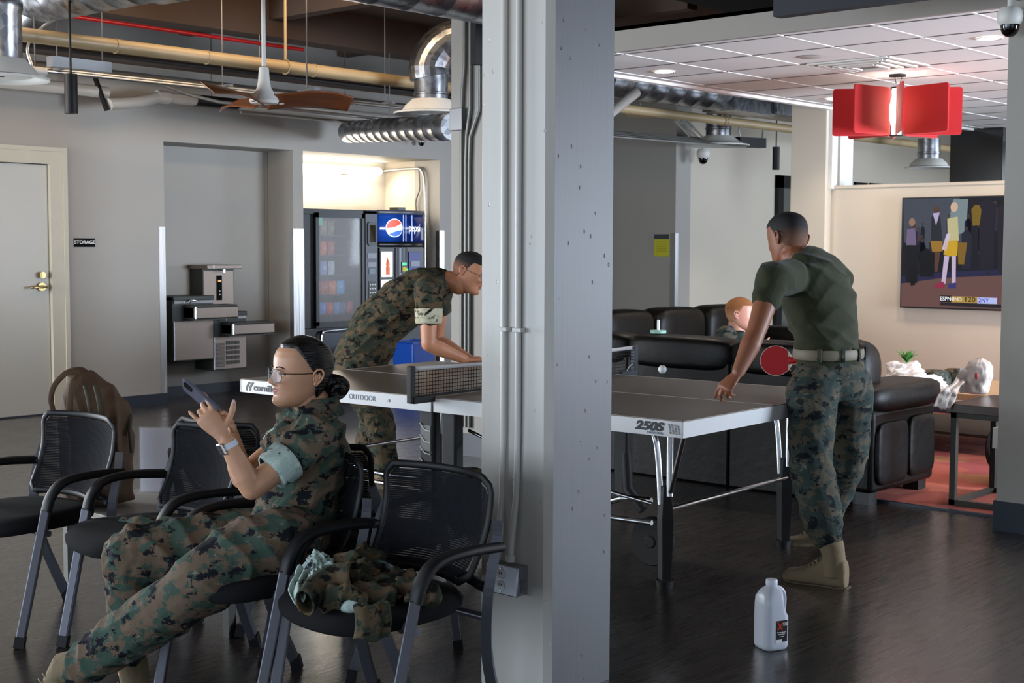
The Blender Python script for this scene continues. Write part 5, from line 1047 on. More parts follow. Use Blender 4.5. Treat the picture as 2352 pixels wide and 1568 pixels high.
# ------------------------------------------------------------------ low table with sign holder, bottle
t = thing('low_table', 'low white edged table behind the leftmost armchairs', 'table', (3.6, 5.0, 0))
q0, q1 = at(140, 1152, z=.36), at(262, 1185, z=.36)
mat('table_white', '#a9a49b', .5)
tu0, tv0 = q0.x, q1.y
MB().box((3.02, 4.15, .335), (3.72, 5.42, .365)).build('tabletop', 'table_white', t, smooth=False, bevel=.003)
for a in (3.06, 3.64):
    for b in (4.2, 5.34): MB().box((a, b, 0), (a+.035, b+.035, .335)).build('leg', 'iron', t, smooth=False)
h0 = at(325, 1075, d=5.35); ZT = .366
a, b = at(324, 1128, z=ZT), at(402, 1130, z=ZT)
t = thing('sign_holder', 'clear upright holder with a blank white sheet on the low table', 'sign holder', ((a.x+b.x)/2, (a.y+b.y)/2, ZT))
A = Vector((a.x, a.y, ZT)); B = Vector((b.x, b.y, ZT)); dx = (B-A); top = .285
MB().prism([(0, 0), (dx.length, 0), (dx.length, top), (0, top)], A, dx, (0, 0, 1), .002).build('sheet', mat('paper_white', '#c9c9d6', .45), t, smooth=False)
MB().prism([(-.004, 0), (dx.length+.004, 0), (dx.length+.004, top+.008), (-.004, top+.008)], A+Vector((-.004, -.004, 0)), dx, (0, 0, 1), .002).build('cover', mat('acrylic', '#ffffff', .08, alpha=.14), t, smooth=False)
MB().prism([(-.004, 0), (dx.length+.004, 0), (dx.length+.004, .07), (-.004, .07)], A+Vector((-.004, -.004, 0)), dx, (-.74, -.67, .0), .004).build('foot', 'acrylic', t, smooth=False)
p = at(316, 1072, z=ZT); p = at(315, 1118, z=ZT); x, y = p.x+.10, p.y+.02
t = thing('sports_bottle', 'clear drink bottle with an orange cap and dark label on the low table', 'bottle', (x, y, ZT))
MB().lathe([(0, 0), (.030, 0), (.034, .01), (.034, .03), (.031, .05), (.031, .12), (.034, .13), (.033, .15), (.022, .175), (.013, .185), (.013, .195)], 28, (x, y, ZT)).build('bottle', mat('pet', '#3b3f4c', .08, alpha=.55), t)
MB().lathe([(.0320, .045), (.0320, .125)], 28, (x, y, ZT), cap=False).build('label', mat('label_dark', '#17181c', .4), t); MB().lathe([(.0, .193), (.015, .193), (.015, .215), (.011, .225), (0, .226)], 20, (x, y, ZT), cap=False).build('cap', mat('orange_cap', '#d8602a', .4), t)
text('G', .07, tuple(Vector((x, y, ZT+.085))-Vector((.74, .67, 0))*.0335), (.67, -.74, 0), (0, 0, 1), 'slot_grey', t, bold=.001)
# ------------------------------------------------------------------ cloth and skin
def camo(name, base, green, black, pale, t_black=.60, t_pale=.66, sc_=11., rough=.9, px=.0042):
    m, N, L, b = nt(name); tc = N.new('ShaderNodeTexCoord')
    sn = N.new('ShaderNodeVectorMath'); sn.operation = 'SNAP'; sn.inputs[1].default_value = (px,)*3; L.new(tc.outputs['Object'], sn.inputs[0])
    def noise_(off, s, det=5., st=(1, 1, 1.5)):
        mp = N.new('ShaderNodeMapping'); mp.inputs['Location'].default_value = (off, off*1.7, off*.6); mp.inputs['Scale'].default_value = st; L.new(sn.outputs[0], mp.inputs[0])
        n = N.new('ShaderNodeTexNoise'); n.inputs['Scale'].default_value = s; n.inputs['Detail'].default_value = det; n.inputs['Roughness'].default_value = .62; L.new(mp.outputs[0], n.inputs[0]); return n.outputs[0]
    def mix(fac, a, c_):
        x = N.new('ShaderNodeMix'); x.data_type = 'RGBA'; L.new(fac, x.inputs[0])
        for k, q in ((6, a), (7, c_)):
            if isinstance(q, str): x.inputs[k].default_value = rgb(q)
            else: L.new(q, x.inputs[k])
        return x.outputs[2]
    def thr(src, t, w_=.012):
        r = N.new('ShaderNodeMapRange'); r.inputs[1].default_value = t-w_; r.inputs[2].default_value = t+w_; L.new(src, r.inputs[0]); return r.outputs[0]
    c = mix(thr(noise_(0, sc_), .50), base, green); c = mix(thr(noise_(5, sc_*1.25), t_pale), c, pale); c = mix(thr(noise_(11, sc_*1.15), t_black), c, black)
    L.new(c, b.inputs['Base Color']); b.inputs['Roughness'].default_value = rough; b.inputs['Specular IOR Level'].default_value = .2
    n = N.new('ShaderNodeTexNoise'); n.inputs['Scale'].default_value = 34; n.inputs['Detail'].default_value = 3; L.new(tc.outputs['Object'], n.inputs[0]); bp = N.new('ShaderNodeBump'); bp.inputs['Strength'].default_value = .30; bp.inputs['Distance'].default_value = .01; L.new(n.outputs[0], bp.inputs['Height']); L.new(bp.outputs[0], b.inputs['Normal'])
camo('camo_woodland', '#69594a', '#3e5046', '#17191f', '#80796a', .57, .66, 14.)
camo('camo_brown', '#5c4d3a', '#3a4034', '#171614', '#75623f', .565, .66, 15.)
camo('camo_faded', '#565145', '#36423f', '#191e22', '#6c6a60', .57, .66, 14.)
camo('camo_inside', '#b4c6bf', '#a6bbb5', '#3c4a56', '#c4d0c4', .605, .62, 20.)
camo('camo_inside_warm', '#c9c4ac', '#bdb89c', '#6b6654', '#d4cfba', .60, .62, 20.)
mat('skin_tan', '#c99878', .48, sss=.08, var=.05, scale=30); mat('skin_fair', '#c98a68', .45, sss=.08, var=.06, scale=30); mat('skin_brown', '#8a553a', .5, sss=.06, var=.06, scale=25); mat('skin_pink', '#d99d88', .45, sss=.08)
mat('lips', '#a85a54', .4); mat('brow', '#2b1d18', .8); mat('eye_white', '#d8d2cc', .2); mat('iris', '#1c120d', .15); mat('hair_black', '#08080a', .27, bump=.5, bscale=3, stretch=(1, 1, 60))
mat('shirt_green', '#2b2f18', .95, bump=.15, bscale=60, sheen=.1); mat('boot_tan', '#7e6f56', .9, bump=.3, bscale=60); mat('boot_sole', '#5e5343', .85); mat('boot_shaft', '#6a6350', .9); mat('belt_tan', '#766d5a', .6); mat('lace', '#8b7d62', .9)
mat('glasses_frame', '#15100e', .3); mat('glasses_lens', '#e8eef4', .03, alpha=.22)
def fade_mat(name, hair, skin):
    m, N, L, b = nt(name); a = N.new('ShaderNodeAttribute'); a.attribute_name = 'fade'; x = N.new('ShaderNodeMix'); x.data_type = 'RGBA'; x.inputs[6].default_value = rgb(skin); x.inputs[7].default_value = rgb(hair)
    L.new(a.outputs['Fac'], x.inputs[0]); L.new(x.outputs[2], b.inputs['Base Color']); b.inputs['Roughness'].default_value = .75
    tc = N.new('ShaderNodeTexCoord'); n = N.new('ShaderNodeTexNoise'); n.inputs['Scale'].default_value = 500; L.new(tc.outputs['Object'], n.inputs[0]); bp = N.new('ShaderNodeBump'); bp.inputs['Strength'].default_value = .35; bp.inputs['Distance'].default_value = .003; L.new(n.outputs[0], bp.inputs['Height']); L.new(bp.outputs[0], b.inputs['Normal'])
fade_mat('fade_black', '#090909', '#6b4632'); fade_mat('fade_brown', '#120d0b', '#8a5c45'); fade_mat('fade_red', '#8a5428', '#c08a68')
def fuse(mb, voxel, it=4, fold=None):
    """union of all closed shapes in mb as one continuous surface (numpy verts, polygons)"""
    me = bpy.data.meshes.new('tmp'); me.from_pydata(mb.v, [], mb.f)
    bm = bmesh.new(); bm.from_mesh(me); bmesh.ops.recalc_face_normals(bm, faces=bm.faces); bm.to_mesh(me); bm.free()
    o = bpy.data.objects.new('tmp', me); C.objects.link(o)
    r = o.modifiers.new('r', 'REMESH'); r.mode = 'VOXEL'; r.voxel_size = voxel
    s = o.modifiers.new('s', 'SMOOTH'); s.factor = .5; s.iterations = it
    dg = bpy.context.evaluated_depsgraph_get(); ev = o.evaluated_get(dg); m2 = bpy.data.meshes.new_from_object(ev)
    bpy.data.objects.remove(o); bpy.data.meshes.remove(me)
    if fold is not None:
        n = len(m2.vertices); P = np.empty(n*3); m2.vertices.foreach_get('co', P); P = P.reshape(-1, 3); Nn = np.empty(n*3); m2.vertices.foreach_get('normal', Nn); Nn = Nn.reshape(-1, 3)
        P = P+Nn*fold(P)[:, None]; m2.vertices.foreach_set('co', P.ravel()); m2.update()
    return m2
def folds(amp, waves, seed=0):
    """cloth folds: warped ridges; waves = [(direction, wavelength, weight)]"""
    rng = np.random.RandomState(seed); ws = [(np.array(d)/np.linalg.norm(d), 2*PI/l, w_, rng.rand()*6, rng.randn(3)*9, rng.randn(3)*17, rng.rand(2)*6) for d, l, w_ in waves]
    def f(P):
        s = 0
        for d, k, w_, ph, a, b2, q in ws:
            t = P@d*k+ph+1.6*np.sin(P@a+q[0])+.8*np.sin(P@b2+q[1]); m_ = .5+.5*np.sin(P@(a*.7)+q[1]); s = s+w_*m_*(1-np.abs(np.sin(t*.5))*1.6)
        return amp*s
    return f
def finish(me, name, m, parent, smooth=True):
    """mesh in room coordinates -> object, placed under parent"""
    if parent is not None and parent.name in XF: me.transform(XF[parent.name].inverted())
    me.materials.clear(); me.materials.append(MATS[m] if isinstance(m, str) else m); me.name = name
    me.polygons.foreach_set('use_smooth', [True]*len(me.polygons)); me.update()
    o = bpy.data.objects.new(name, me); C.objects.link(o)
    XF[o.name] = XF.get(parent.name, Matrix.Identity(4)) if parent is not None else Matrix.Identity(4)
    if parent is not None: o.parent = parent
    return o
HT = [(0, .066, .030, .014), (.004, .078, .012, .028), (.010, .085, -.008, .038), (.02, .088, -.030, .047), (.032, .088, -.045, .053), (.045, .087, -.056, .058), (.06, .087, -.067, .0625), (.08, .088, -.080, .067), (.10, .089, -.089, .070), (.12, .089, -.095, .072), (.14, .091, -.098, .0735), (.16, .090, -.097, .0735), (.18, .082, -.089, .069), (.195, .069, -.076, .061), (.208, .051, -.057, .048), (.217, .032, -.037, .032), (.222, .015, -.018, .016), (.2245, .001, -.002, .001)]
FEAT = [(.008, 0, .0095, .106, .017), (.0225, 0, .0108, .0835, .0125), (.010, .0105, .0065, .077, .006), (.010, -.0105, .0065, .077, .006), (-.010, .031, .014, .1085, .010), (-.010, -.031, .014, .1085, .010), (.0045, .027, .018, .124, .006), (.0045, -.027, .018, .124, .006),
        (.006, .040, .015, .085, .016), (.006, -.040, .015, .085, .016), (.0062, 0, .017, .0605, .0042), (.0070, 0, .015, .0480, .0050), (-.0045, 0, .018, .0546, .0018), (-.0015, 0, .02, .0375, .006), (.007, 0, .018, .020, .012), (-.004, .058, .02, .055, .02), (-.004, -.058, .02, .055, .02)]
def head_surface(nz=96, nt_=150, feat=FEAT, off=None, wide=1.):
    zs = [.2245*(0.5-.5*math.cos(PI*i/nz)) for i in range(nz+1)]; xs = [t[0] for t in HT]; V = []
    for z in zs:
        xf, xb, w_ = [float(np.interp(z, xs, [t[k] for t in HT])) for k in (1, 2, 3)]
        cx_ = .5*(xf+xb) if z < .02 else .0*1+(.5*(xf+xb))*max(0, 1-(z-.02)/.06); 
        for j in range(nt_):
            th = 2*PI*j/nt_; c_, s_ = math.cos(th), math.sin(th); pf = .82 if c_ > 0 else .95
            x_ = cx_+(xf-cx_)*abs(c_)**pf if c_ > 0 else cx_-(cx_-xb)*abs(c_)**pf; y_ = w_*wide*math.copysign(abs(s_)**.92, s_)
            if c_ > 0:
                for A, y0, sy, z0, sz in feat: x_ += A*math.exp(-((y_-y0)/sy)**2-((z-z0)/sz)**2)*min(1, c_*3)
            p = Vector((x_, y_, z))
            if off is not None:
                d_ = Vector((x_-cx_*.5, y_, (z-.12)*1.0)); d_.normalize(); p = p+d_*off(p, th)
            V.append(p)
    F = [(i*nt_+j, i*nt_+(j+1) % nt_, (i+1)*nt_+(j+1) % nt_, (i+1)*nt_+j) for i in range(nz) for j in range(nt_)]
    F += [tuple(range(nt_-1, -1, -1)), tuple(nz*nt_+j for j in range(nt_))]
    return V, F
def frame(origin, fwd, up=(0, 0, 1), s=1.):
    f = Vector(fwd).normalized(); u_ = Vector(up); l = u_.cross(f).normalized(); u_ = f.cross(l)
    return Matrix([[f[i]*s, l[i]*s, u_[i]*s, origin[i]] for i in range(3)]+[[0, 0, 0, 1]])
def headpt(p): return p
def build_head(HM, mb, skin_i=0, brow=True):
    """head, ears and eyes added to mb (multi-material) in frame HM: 0 skin 1 lips 2 brow 3 eye white 4 iris"""
    keep = mb.M; mb.M = HM; V, F = head_surface(); base = len(mb.f); mb.mi = 0; mb.add(V, F)
    for k, f in enumerate(F):
        if len(f) != 4: continue
        c_ = sum((V[i] for i in f), Vector())/4
        if c_.x > .07:
            if ((c_.y/.0225)**2+((c_.z-.0542)/(.0105*(1-.45*abs(c_.y)/.0225)))**2) < 1: mb.m[base+k] = 1
    for s in (-1, 1):
        mb.mi = 3; mb.ell((.0695, .031*s, .1085), (.0125, .0135, .0118), 20, 14)
        mb.mi = 4; mb.ell((.0795, .0305*s, .1085), (.0028, .0058, .0058), 14, 8)
        mb.mi = 0; mb.tube(bez([(.070, .0165*s, .1075), (.0815, .023*s, .1145), (.0815, .033*s, .1160), (.073, .0455*s, .1100)], 5), .0026, n=8)   # upper lid
        mb.tube(bez([(.070, .0165*s, .1070), (.0795, .025*s, .1030), (.0785, .034*s, .1020), (.072, .0450*s, .1070)], 5), .0018, n=8)
        mb.mi = 2; mb.tube(bez([(.072, .0170*s, .1085), (.0835, .023*s, .1138), (.0835, .033*s, .1148), (.0745, .0465*s, .1095)], 5), .0008, n=6)
        if brow: mb.tube(bez([(.0905, .0125*s, .1262), (.0925, .019*s, .1292), (.0910, .030*s, .1318), (.0835, .041*s, .1300), (.0765, .0475*s, .1262)], 5), [.0012, .0018, .0022, .0024, .0026, .0026, .0026, .0026, .0025, .0024, .0023, .0022, .0021, .0019, .0017, .0015, .0013, .0011, .0009, .0008, .0006], n=8, ry=.0016)
        mb.mi = 0   # ear: rim, concha, lobe
        rim = bez([(-.018, .069*s, .098), (-.012, .076*s, .112), (-.020, .081*s, .126), (-.034, .083*s, .128), (-.042, .084*s, .116), (-.039, .081*s, .100), (-.030, .077*s, .086), (-.022, .073*s, .078), (-.016, .070*s, .082)], 5)
        mb.tube(rim, .0036, n=8); mb.ell((-.027, .074*s, .104), (.013, .0045, .022), 16, 10); mb.ell((-.0205, .0735*s, .083), (.0065, .0042, .0075), 12, 8)
        mb.tube(bez([(-.020, .077*s, .098), (-.028, .079*s, .094), (-.033, .080*s, .106), (-.028, .080*s, .118)], 4), .0025, n=6)
        mb.tube(bez([(-.015, .071*s, .104), (-.0135, .0745*s, .097), (-.016, .073*s, .090)], 4), .003, n=6)
    mb.M = keep
def person_mesh(name, body, HM, skin, parent=None, voxel=.0035, it=4, lips='lips'):
    """one continuous skin mesh: fused limbs, neck and trunk plus the detailed head"""
    me0 = fuse(body, voxel, it); n = len(me0.vertices); P = np.empty(n*3); me0.vertices.foreach_get('co', P)
    mb = MB(); mb.v = [tuple(p) for p in P.reshape(-1, 3)]; mb.f = [tuple(p.vertices) for p in me0.polygons]; mb.m = [0]*len(mb.f); bpy.data.meshes.remove(me0)
    build_head(HM, mb)
    o = mb.build(name, [skin, lips, 'brow', 'eye_white', 'iris'], parent, angle=180)
    return o
def hair_cap(HM, name, m, parent, mask, thick=.006, fade=None):
    def off(p, th): k = mask(p); return -.004+(thick+.004)*k
    V, F = head_surface(80, 120, feat=[], off=off); mb = MB(); mb.M = HM; mb.add(V, F); o = mb.build(name, m, parent, angle=180)
    if fade is not None:
        at_ = o.data.attributes.new('fade', 'FLOAT', 'POINT'); at_.data.foreach_set('value', [fade(p) for p in V])
    return o
def hand(mb, wrist, X, Z, side=1, s=1., curl=(.35, .5, .35), spread=.10, thumb=((.55, .75, -.25), .25), curls=None):
    """palm, four fingers of different lengths and a thumb; X to the fingers, Z out of the back of the hand, thumb towards +Y*side"""
    X = Vector(X).normalized(); Z = Vector(Z); Z = (Z-X*Z.dot(X)).normalized(); Y = Z.cross(X)*side
    def W(x_, y_, z_): return Vector(wrist)+(X*x_+Y*y_+Z*z_)*s
    up = Z
    mb.tube([W(-.01, 0, 0), W(.012, 0, 0), W(.035, .002, 0), (W(.062, .001, .001)), W(.085, 0, .001), W(.094, 0, -.001)], [.024*s, .026*s, .034*s, .039*s, .039*s, .033*s], n=16, ry=[.017*s, .016*s, .0155*s, .0145*s, .013*s, .009*s], up=Z)
    mb.ell(W(.035, .024, -.008), (.022*s, .018*s, .014*s), 12, 8)
    tips = []
    for i, (y_, L_, r_) in enumerate(((.029, .072, .0088), (.0098, .080, .0090), (-.0095, .074, .0086), (-.0275, .058, .0076))):
        c_ = curls[i] if curls else curl; a = spread*(1.5-i)*.6; p = W(.086-.004*abs(i-1), y_, 0); d = (X*math.cos(a)+Y*math.sin(a)); ang = 0; pts = [p-d*.012*s, p]; k = 0
        for seg, cc in zip((.46, .30, .24), c_):
            ang += cc
            for h in range(2): p = p+(d*math.cos(ang)-Z*math.sin(ang))*L_*seg*.5*s; pts.append(p)
        R_ = [r_*1.02, r_*1.05, r_*.98, r_*1.02, r_*.92, r_*.95, r_*.86, r_*.62]; mb.tube(pts, [q*s for q in R_[:len(pts)]], n=10); mb.ell(pts[-1], (r_*.62*s,)*3, 10, 6); tips.append(pts[-1])
    d = (X*thumb[0][0]+Y*thumb[0][1]+Z*thumb[0][2]).normalized(); p = W(.022, .020, -.006); pts = [p]; bend = thumb[1]; d2 = (d+X*bend).normalized(); d3 = (d+X*bend*2.2).normalized()
    for dd, l in ((d, .030), (d2, .018), (d2, .016), (d3, .014), (d3, .013)): p = p+dd*l*s; pts.append(p)
    mb.tube(pts, [.0145*s, .0125*s, .0105*s, .0112*s, .0098*s, .0068*s], n=10); mb.ell(pts[-1], (.0068*s,)*3, 10, 6); tips.append(pts[-1])
    return tips
def limb(mb, pts, rad, n=18, ry=None, up=(0, 0, 1)):
    P = bez(pts, 6); R = list(np.interp(np.linspace(0, len(pts)-1, len(P)), range(len(pts)), rad)); Q = None if ry is None else list(np.interp(np.linspace(0, len(pts)-1, len(P)), range(len(pts)), ry))
    mb.tube(P, R, n=n, ry=Q, up=up); mb.ell(P[0], (R[0]*.98,)*3 if Q is None else (R[0]*.9, R[0]*.9, min(R[0], Q[0])*.9), 14, 8) ; mb.ell(P[-1], (R[-1]*.98,)*3 if Q is None else (R[-1]*.8,)*3, 14, 8); return P
def boot(parent, ankle, toe_dir, up, L_=.29, s=1., shaft_top=None, tilt=0.):
    """laced desert boot: ankle = centre of ankle, sole on the plane given by up"""
    f = Vector(toe_dir).normalized(); u_ = Vector(up).normalized(); f = (f-u_*f.dot(u_)).normalized(); l = u_.cross(f)
    def W(x_, y_, z_): return Vector(ankle)+(f*x_+l*y_+u_*z_)*s
    rows = [(-.078, .026, -.105, -.01), (-.072, .034, -.105, .01), (-.04, .040, -.105, .035), (.0, .040, -.105, .03), (.05, .042, -.105, -.012), (.10, .048, -.105, -.038), (.145, .050, -.105, -.046), (.178, .043, -.105, -.052), (.198, .026, -.105, -.066)]
    mb = MB(); vs = []; n = 16
    for x_, w_, zb, zt in rows:
        for j in range(n):
            th = 2*PI*j/n; cz, cy = math.sin(th), math.cos(th); vs.append(W(x_, w_*math.copysign(abs(cy)**.7, cy), lerp(zb, zt, .5+.5*math.copysign(abs(cz)**.75, cz))))
    fs = [(i*n+j, i*n+(j+1) % n, (i+1)*n+(j+1) % n, (i+1)*n+j) for i in range(len(rows)-1) for j in range(n)]+[tuple(range(n-1, -1, -1)), tuple((len(rows)-1)*n+j for j in range(n))]
    mb.add(vs, fs); st = Vector(shaft_top) if shaft_top is not None else W(-.02, 0, .14)
    mb.tube([W(-.022, 0, -.06), W(-.022, 0, -.0), W(-.022, 0, .03).lerp(st, .3), st], [.050*s, .047*s, .050*s, .056*s], n=20)
    b = fuse(mb, .004, 5); o = finish(b, 'boot', 'boot_tan', parent)
    sl = MB(); P = [(-.09, .0), (-.088, .024), (-.06, .040), (-.01, .040), (.04, .040), (.09, .050), (.14, .052), (.178, .040), (.198, .018), (.203, 0)]; ring_ = P+[(a, -b_) for a, b_ in P[-2:0:-1]]; k = len(ring_)
    vs = [W(a, b_*1.04, z_) for z_ in (-.128, -.098) for a, b_ in ring_]; sl.add(vs, [(i, (i+1) % k, k+(i+1) % k, k+i) for i in range(k)]+[tuple(range(k-1, -1, -1)), tuple(range(k, 2*k))]); sl.build('boot_sole', 'boot_sole', o, bevel=.004, smooth=False)
    lc = MB()
    for i in range(6):
        x_ = .012+.017*i; z_ = .030-.0125*i; lc.tube(bez([W(x_-.004, .026, z_-.018), W(x_+.004, .012, z_-.002), W(x_+.006, -.012, z_-.002), W(x_+.002, -.026, z_-.018)], 3), .0028*s, n=6)
    lc.build('laces', 'lace', o); return o
def glasses(HM, parent):
    def W(x_, y_, z_): return HM @ Vector((x_, y_, z_))
    fr = MB(); ln = MB()
    for s in (-1, 1):
        ring_ = [W(.104-.012*(abs(.031+.024*math.cos(a))/.055)**2*1.2, s*(.0335+.0262*math.copysign(abs(math.cos(a))**.75, math.cos(a))), .1025+.0215*math.copysign(abs(math.sin(a))**.75, math.sin(a))) for a in [2*PI*i/28 for i in range(28)]]
        fr.tube(ring_, .0011, n=6, closed=True); ln.add(ring_, [tuple(range(28))])
        fr.tube(bez([W(.095, .054*s, .112), W(.085, .068*s, .113), (W(.03, .0745*s, .1135)), W(-.025, .0775*s, .117)], 5), .0013, n=6)
    fr.tube(bez([W(.104, -.010, .108), W(.108, 0, .111), W(.104, .010, .108)], 4), .0012, n=6)
    g = fr.build('glasses', 'glasses_frame', parent); ln.build('lenses', 'glasses_lens', g, smooth=False); return g
img = lambda x_, y_, d: at(x_, y_, d=d)
RV, UV, FV = Vector(CR), Vector(CU), Vector(CF)
# ================================================================== seated woman with phone
pw = thing('person', 'woman in woodland camouflage and glasses lounging in an armchair, holding a phone', 'person', tuple(img(690, 1215, 4.5)))
F1 = Vector((-.85, .52, 0)).normalized(); L1 = Vector((0, 0, 1)).cross(F1)
C1 = img(712, 1005, 4.56); HP = img(672, 1222, 4.54)
HO = img(672, 933, 4.46)                                   # chin level under the head centre
Hf = (-RV*math.cos(.53)-FV*math.sin(.53)); Hf.z = .05
HM1 = frame(HO+Vector((0, 0, -.002))+Hf.normalized()*(-.012)+RV*.012, Hf, (0, 0, 1)+Vector((0, 0, 0)) if False else Vector((0, 0, 1))+RV*.03, 1.0)
SL, SR = C1+L1*.165+Vector((0, 0, .03)), C1-L1*.165+Vector((0, 0, .03))-F1*.03
EL, WL = img(578, 1122, 4.27), img(517, 1008, 4.235); ER, WR = img(556, 1098, 4.50), img(529, 990, 4.36)
nk = img(722, 928, 4.50)
b = MB()
limb(b, [HP+Vector((0, 0, .0)), HP.lerp(C1, .5), C1, C1+Vector((0, 0, .06)), nk], [.12, .10, .12, .10, .05], ry=[.09, .085, .09, .07, .05], up=F1)
limb(b, [nk-Vector((0, 0, .04)), nk+Vector((0, 0, .01)), HM1 @ Vector((-.018, 0, .03)), HM1 @ Vector((-.018, 0, .09))], [.052, .050, .050, .052])
for S_, E_, W_, in ((SL, EL, WL), (SR, ER, WR)):
    limb(b, [S_, S_.lerp(E_, .5), S_.lerp(E_, .85), E_], [.046, .044, .040, .036]); limb(b, [E_, E_.lerp(W_, .25), E_.lerp(W_, .6), W_], [.035, .038, .031, .0235], ry=[.035, .037, .028, .019], up=FV)
b.ell(EL+RV*.006-UV*.004, (.03,)*3)
hx = (img(452, 928, 4.23)-WL).normalized()
tl = hand(b, WL.lerp(WL+hx*.1, .12), hx, -FV+RV*.15, side=-1, s=.93, curls=[(.05, .3, .2), (.45, .85, .5), (.5, 1.0, .5), (.05, .35, .2)], spread=.16, thumb=((.25, .95, .05), .3))
hx2 = (img(492, 925, 4.27)-WR).normalized(); hand(b, WR, hx2, FV+RV*.5, side=1, s=.93, curls=[(.3, .6, .4)]*4, spread=.05, thumb=((.6, .6, -.4), .2))
for H_, K_, A_ in ((img(662, 1236, 4.32), img(412, 1380, 4.25), img(150, 1540, 4.40)), (img(620, 1232, 4.60), img(304, 1274, 4.50), img(294, 1540, 4.60))):
    limb(b, [H_, H_.lerp(K_, .5), K_, K_.lerp(A_, .4), A_], [.075, .065, .05, .048, .035])
body = person_mesh('body', b, HM1, 'skin_tan', pw, .0032, 4)
MB().ell(tl[4]+(-FV)*.004, (.006, .005, .0075), 10, 6).build('thumbnail', mat('nail', '#d8b8b4', .25), body)
# hair: slicked back cap with a parting and a bun
def wmask(p):
    line = .193-1.25*max(0, .045-p.x) if p.x > -.045 else .03
    if p.x < -.015: line = min(line, max(.02, .118-(-.015-p.x)*4.6))
    k = (p.z-line)/.007+.5
    return max(0., min(1., k))
hr = hair_cap(HM1, 'hair', 'hair_black', pw, wmask, .0085)
mb = MB(); mb.M = HM1
mb.ell((-.112, .012, .072), (.026, .030, .034), 24, 16); mb.ell((-.128, .016, .066), (.020, .026, .030), 20, 14); mb.tube(bez([(-.098, .0, .10), (-.128, .03, .092), (-.150, .022, .07), (-.140, .012, .042), (-.112, .024, .036), (-.10, .03, .06), (-.120, .044, .078)], 8), .012, n=12); mb.tube([(-.085, 0, .085), (-.11, 0, .075)], [.030, .022], n=14)
hb = fuse(mb, .003, 3); finish(hb, 'hair_bun', 'hair_black', pw)
glasses(HM1, pw)
# blouse
b = MB(); WST = HP.lerp(C1, .45)+L1*.0
b.tube([HP-Vector((0, 0, .05))+F1*-.02, HP+F1*.0+Vector((0, 0, .03)), WST, HP.lerp(C1, .78), C1+Vector((0, 0, .0)), C1+Vector((0, 0, .045))-F1*.005, C1+Vector((0, 0, .075))-F1*.01, nk-Vector((0, 0, .012))], [.175, .178, .165, .178, .180, .160, .110, .066], n=36, ry=[.130, .135, .128, .138, .125, .105, .080, .060], up=F1)
for S_, E_, k in ((SL, EL, .52), (SR, ER, .38)): limb(b, [S_-Vector((0, 0, .0))+(C1-S_)*.25, S_, S_.lerp(E_, .3), S_.lerp(E_, k)], [.075, .076, .068, .062])
fb = folds(.017, [((1, .3, .8), .085, .8), ((-.4, .8, .9), .06, .55), ((.2, -.5, 1), .11, .6), ((1, 1, -.4), .045, .3)], 3)
blouse = finish(fuse(b, .005, 6, fb), 'blouse', 'camo_woodland', pw)
# collar
mb = MB()
def col(s_, q):
    a = lerp(-2.5, 2.5, s_); c0_ = nk+Vector((0, 0, .0)); r = .066+.026*q; d = (-F1*math.cos(a)+L1*math.sin(a)); return c0_+d*r+Vector((0, 0, .030-.060*q-.012*abs(s_-.5)*2))-F1*.004
mb.grid(col, 40, 5); mb.build('collar', 'camo_woodland', blouse, solid=.006)
def cuff(S_, E_, k0, k1, r0, r1, m, parent, nm='rolled_cuff'):
    mb = MB(); P = [S_.lerp(E_, lerp(k0, k1, t)) for t in (0, .06, .35, .65, .94, 1, .97, .6)]; mb.tube(P, [r0*.9, r0, lerp(r0, r1, .35), lerp(r0, r1, .65)+.001, r1, r1*.96, r1*.86, r1*.8], n=28, cap=False)
    f = folds(.003, [((1, .3, .8), .05, .8), ((-.4, .8, .9), .04, .5)], 5); o = mb.build(nm, m, parent, angle=180, solid=.004)
    return o
cuff(SL, EL, .44, .70, .066, .062, 'camo_inside', pw); cuff(SR, ER, .30, .52, .066, .062, 'camo_inside', pw)
# trousers
b = MB()
b.tube([HP+Vector((0, 0, .06)), HP, HP-Vector((0, 0, .055))], [.165, .178, .150], n=30, ry=[.125, .135, .115], up=F1)
HL, KL, AL = img(655, 1238, 4.31), img(412, 1378, 4.25), img(182, 1532, 4.38); HR_, KR, AR = img(618, 1236, 4.60), img(304, 1278, 4.50), img(298, 1480, 4.58)
limb(b, [HP+L1*.03, HL, img(556, 1274, 4.26), img(468, 1336, 4.23), KL, KL.lerp(AL, .3), KL.lerp(AL, .65), AL], [.09, .104, .110, .100, .090, .090, .082, .064])
limb(b, [HP-L1*.03, HR_, HR_.lerp(KR, .5), KR.lerp(HR_, .1), KR, KR.lerp(AR, .35), AR], [.09, .108, .114, .106, .094, .084, .07])
ft = folds(.011, [((1, -.2, .5), .10, .7), ((.3, 1, -.6), .06, .5), ((-.5, .5, 1), .13, .6), ((.6, .6, .6), .04, .25)], 8)
trw = finish(fuse(b, .0055, 5, ft), 'trousers', 'camo_woodland', pw)
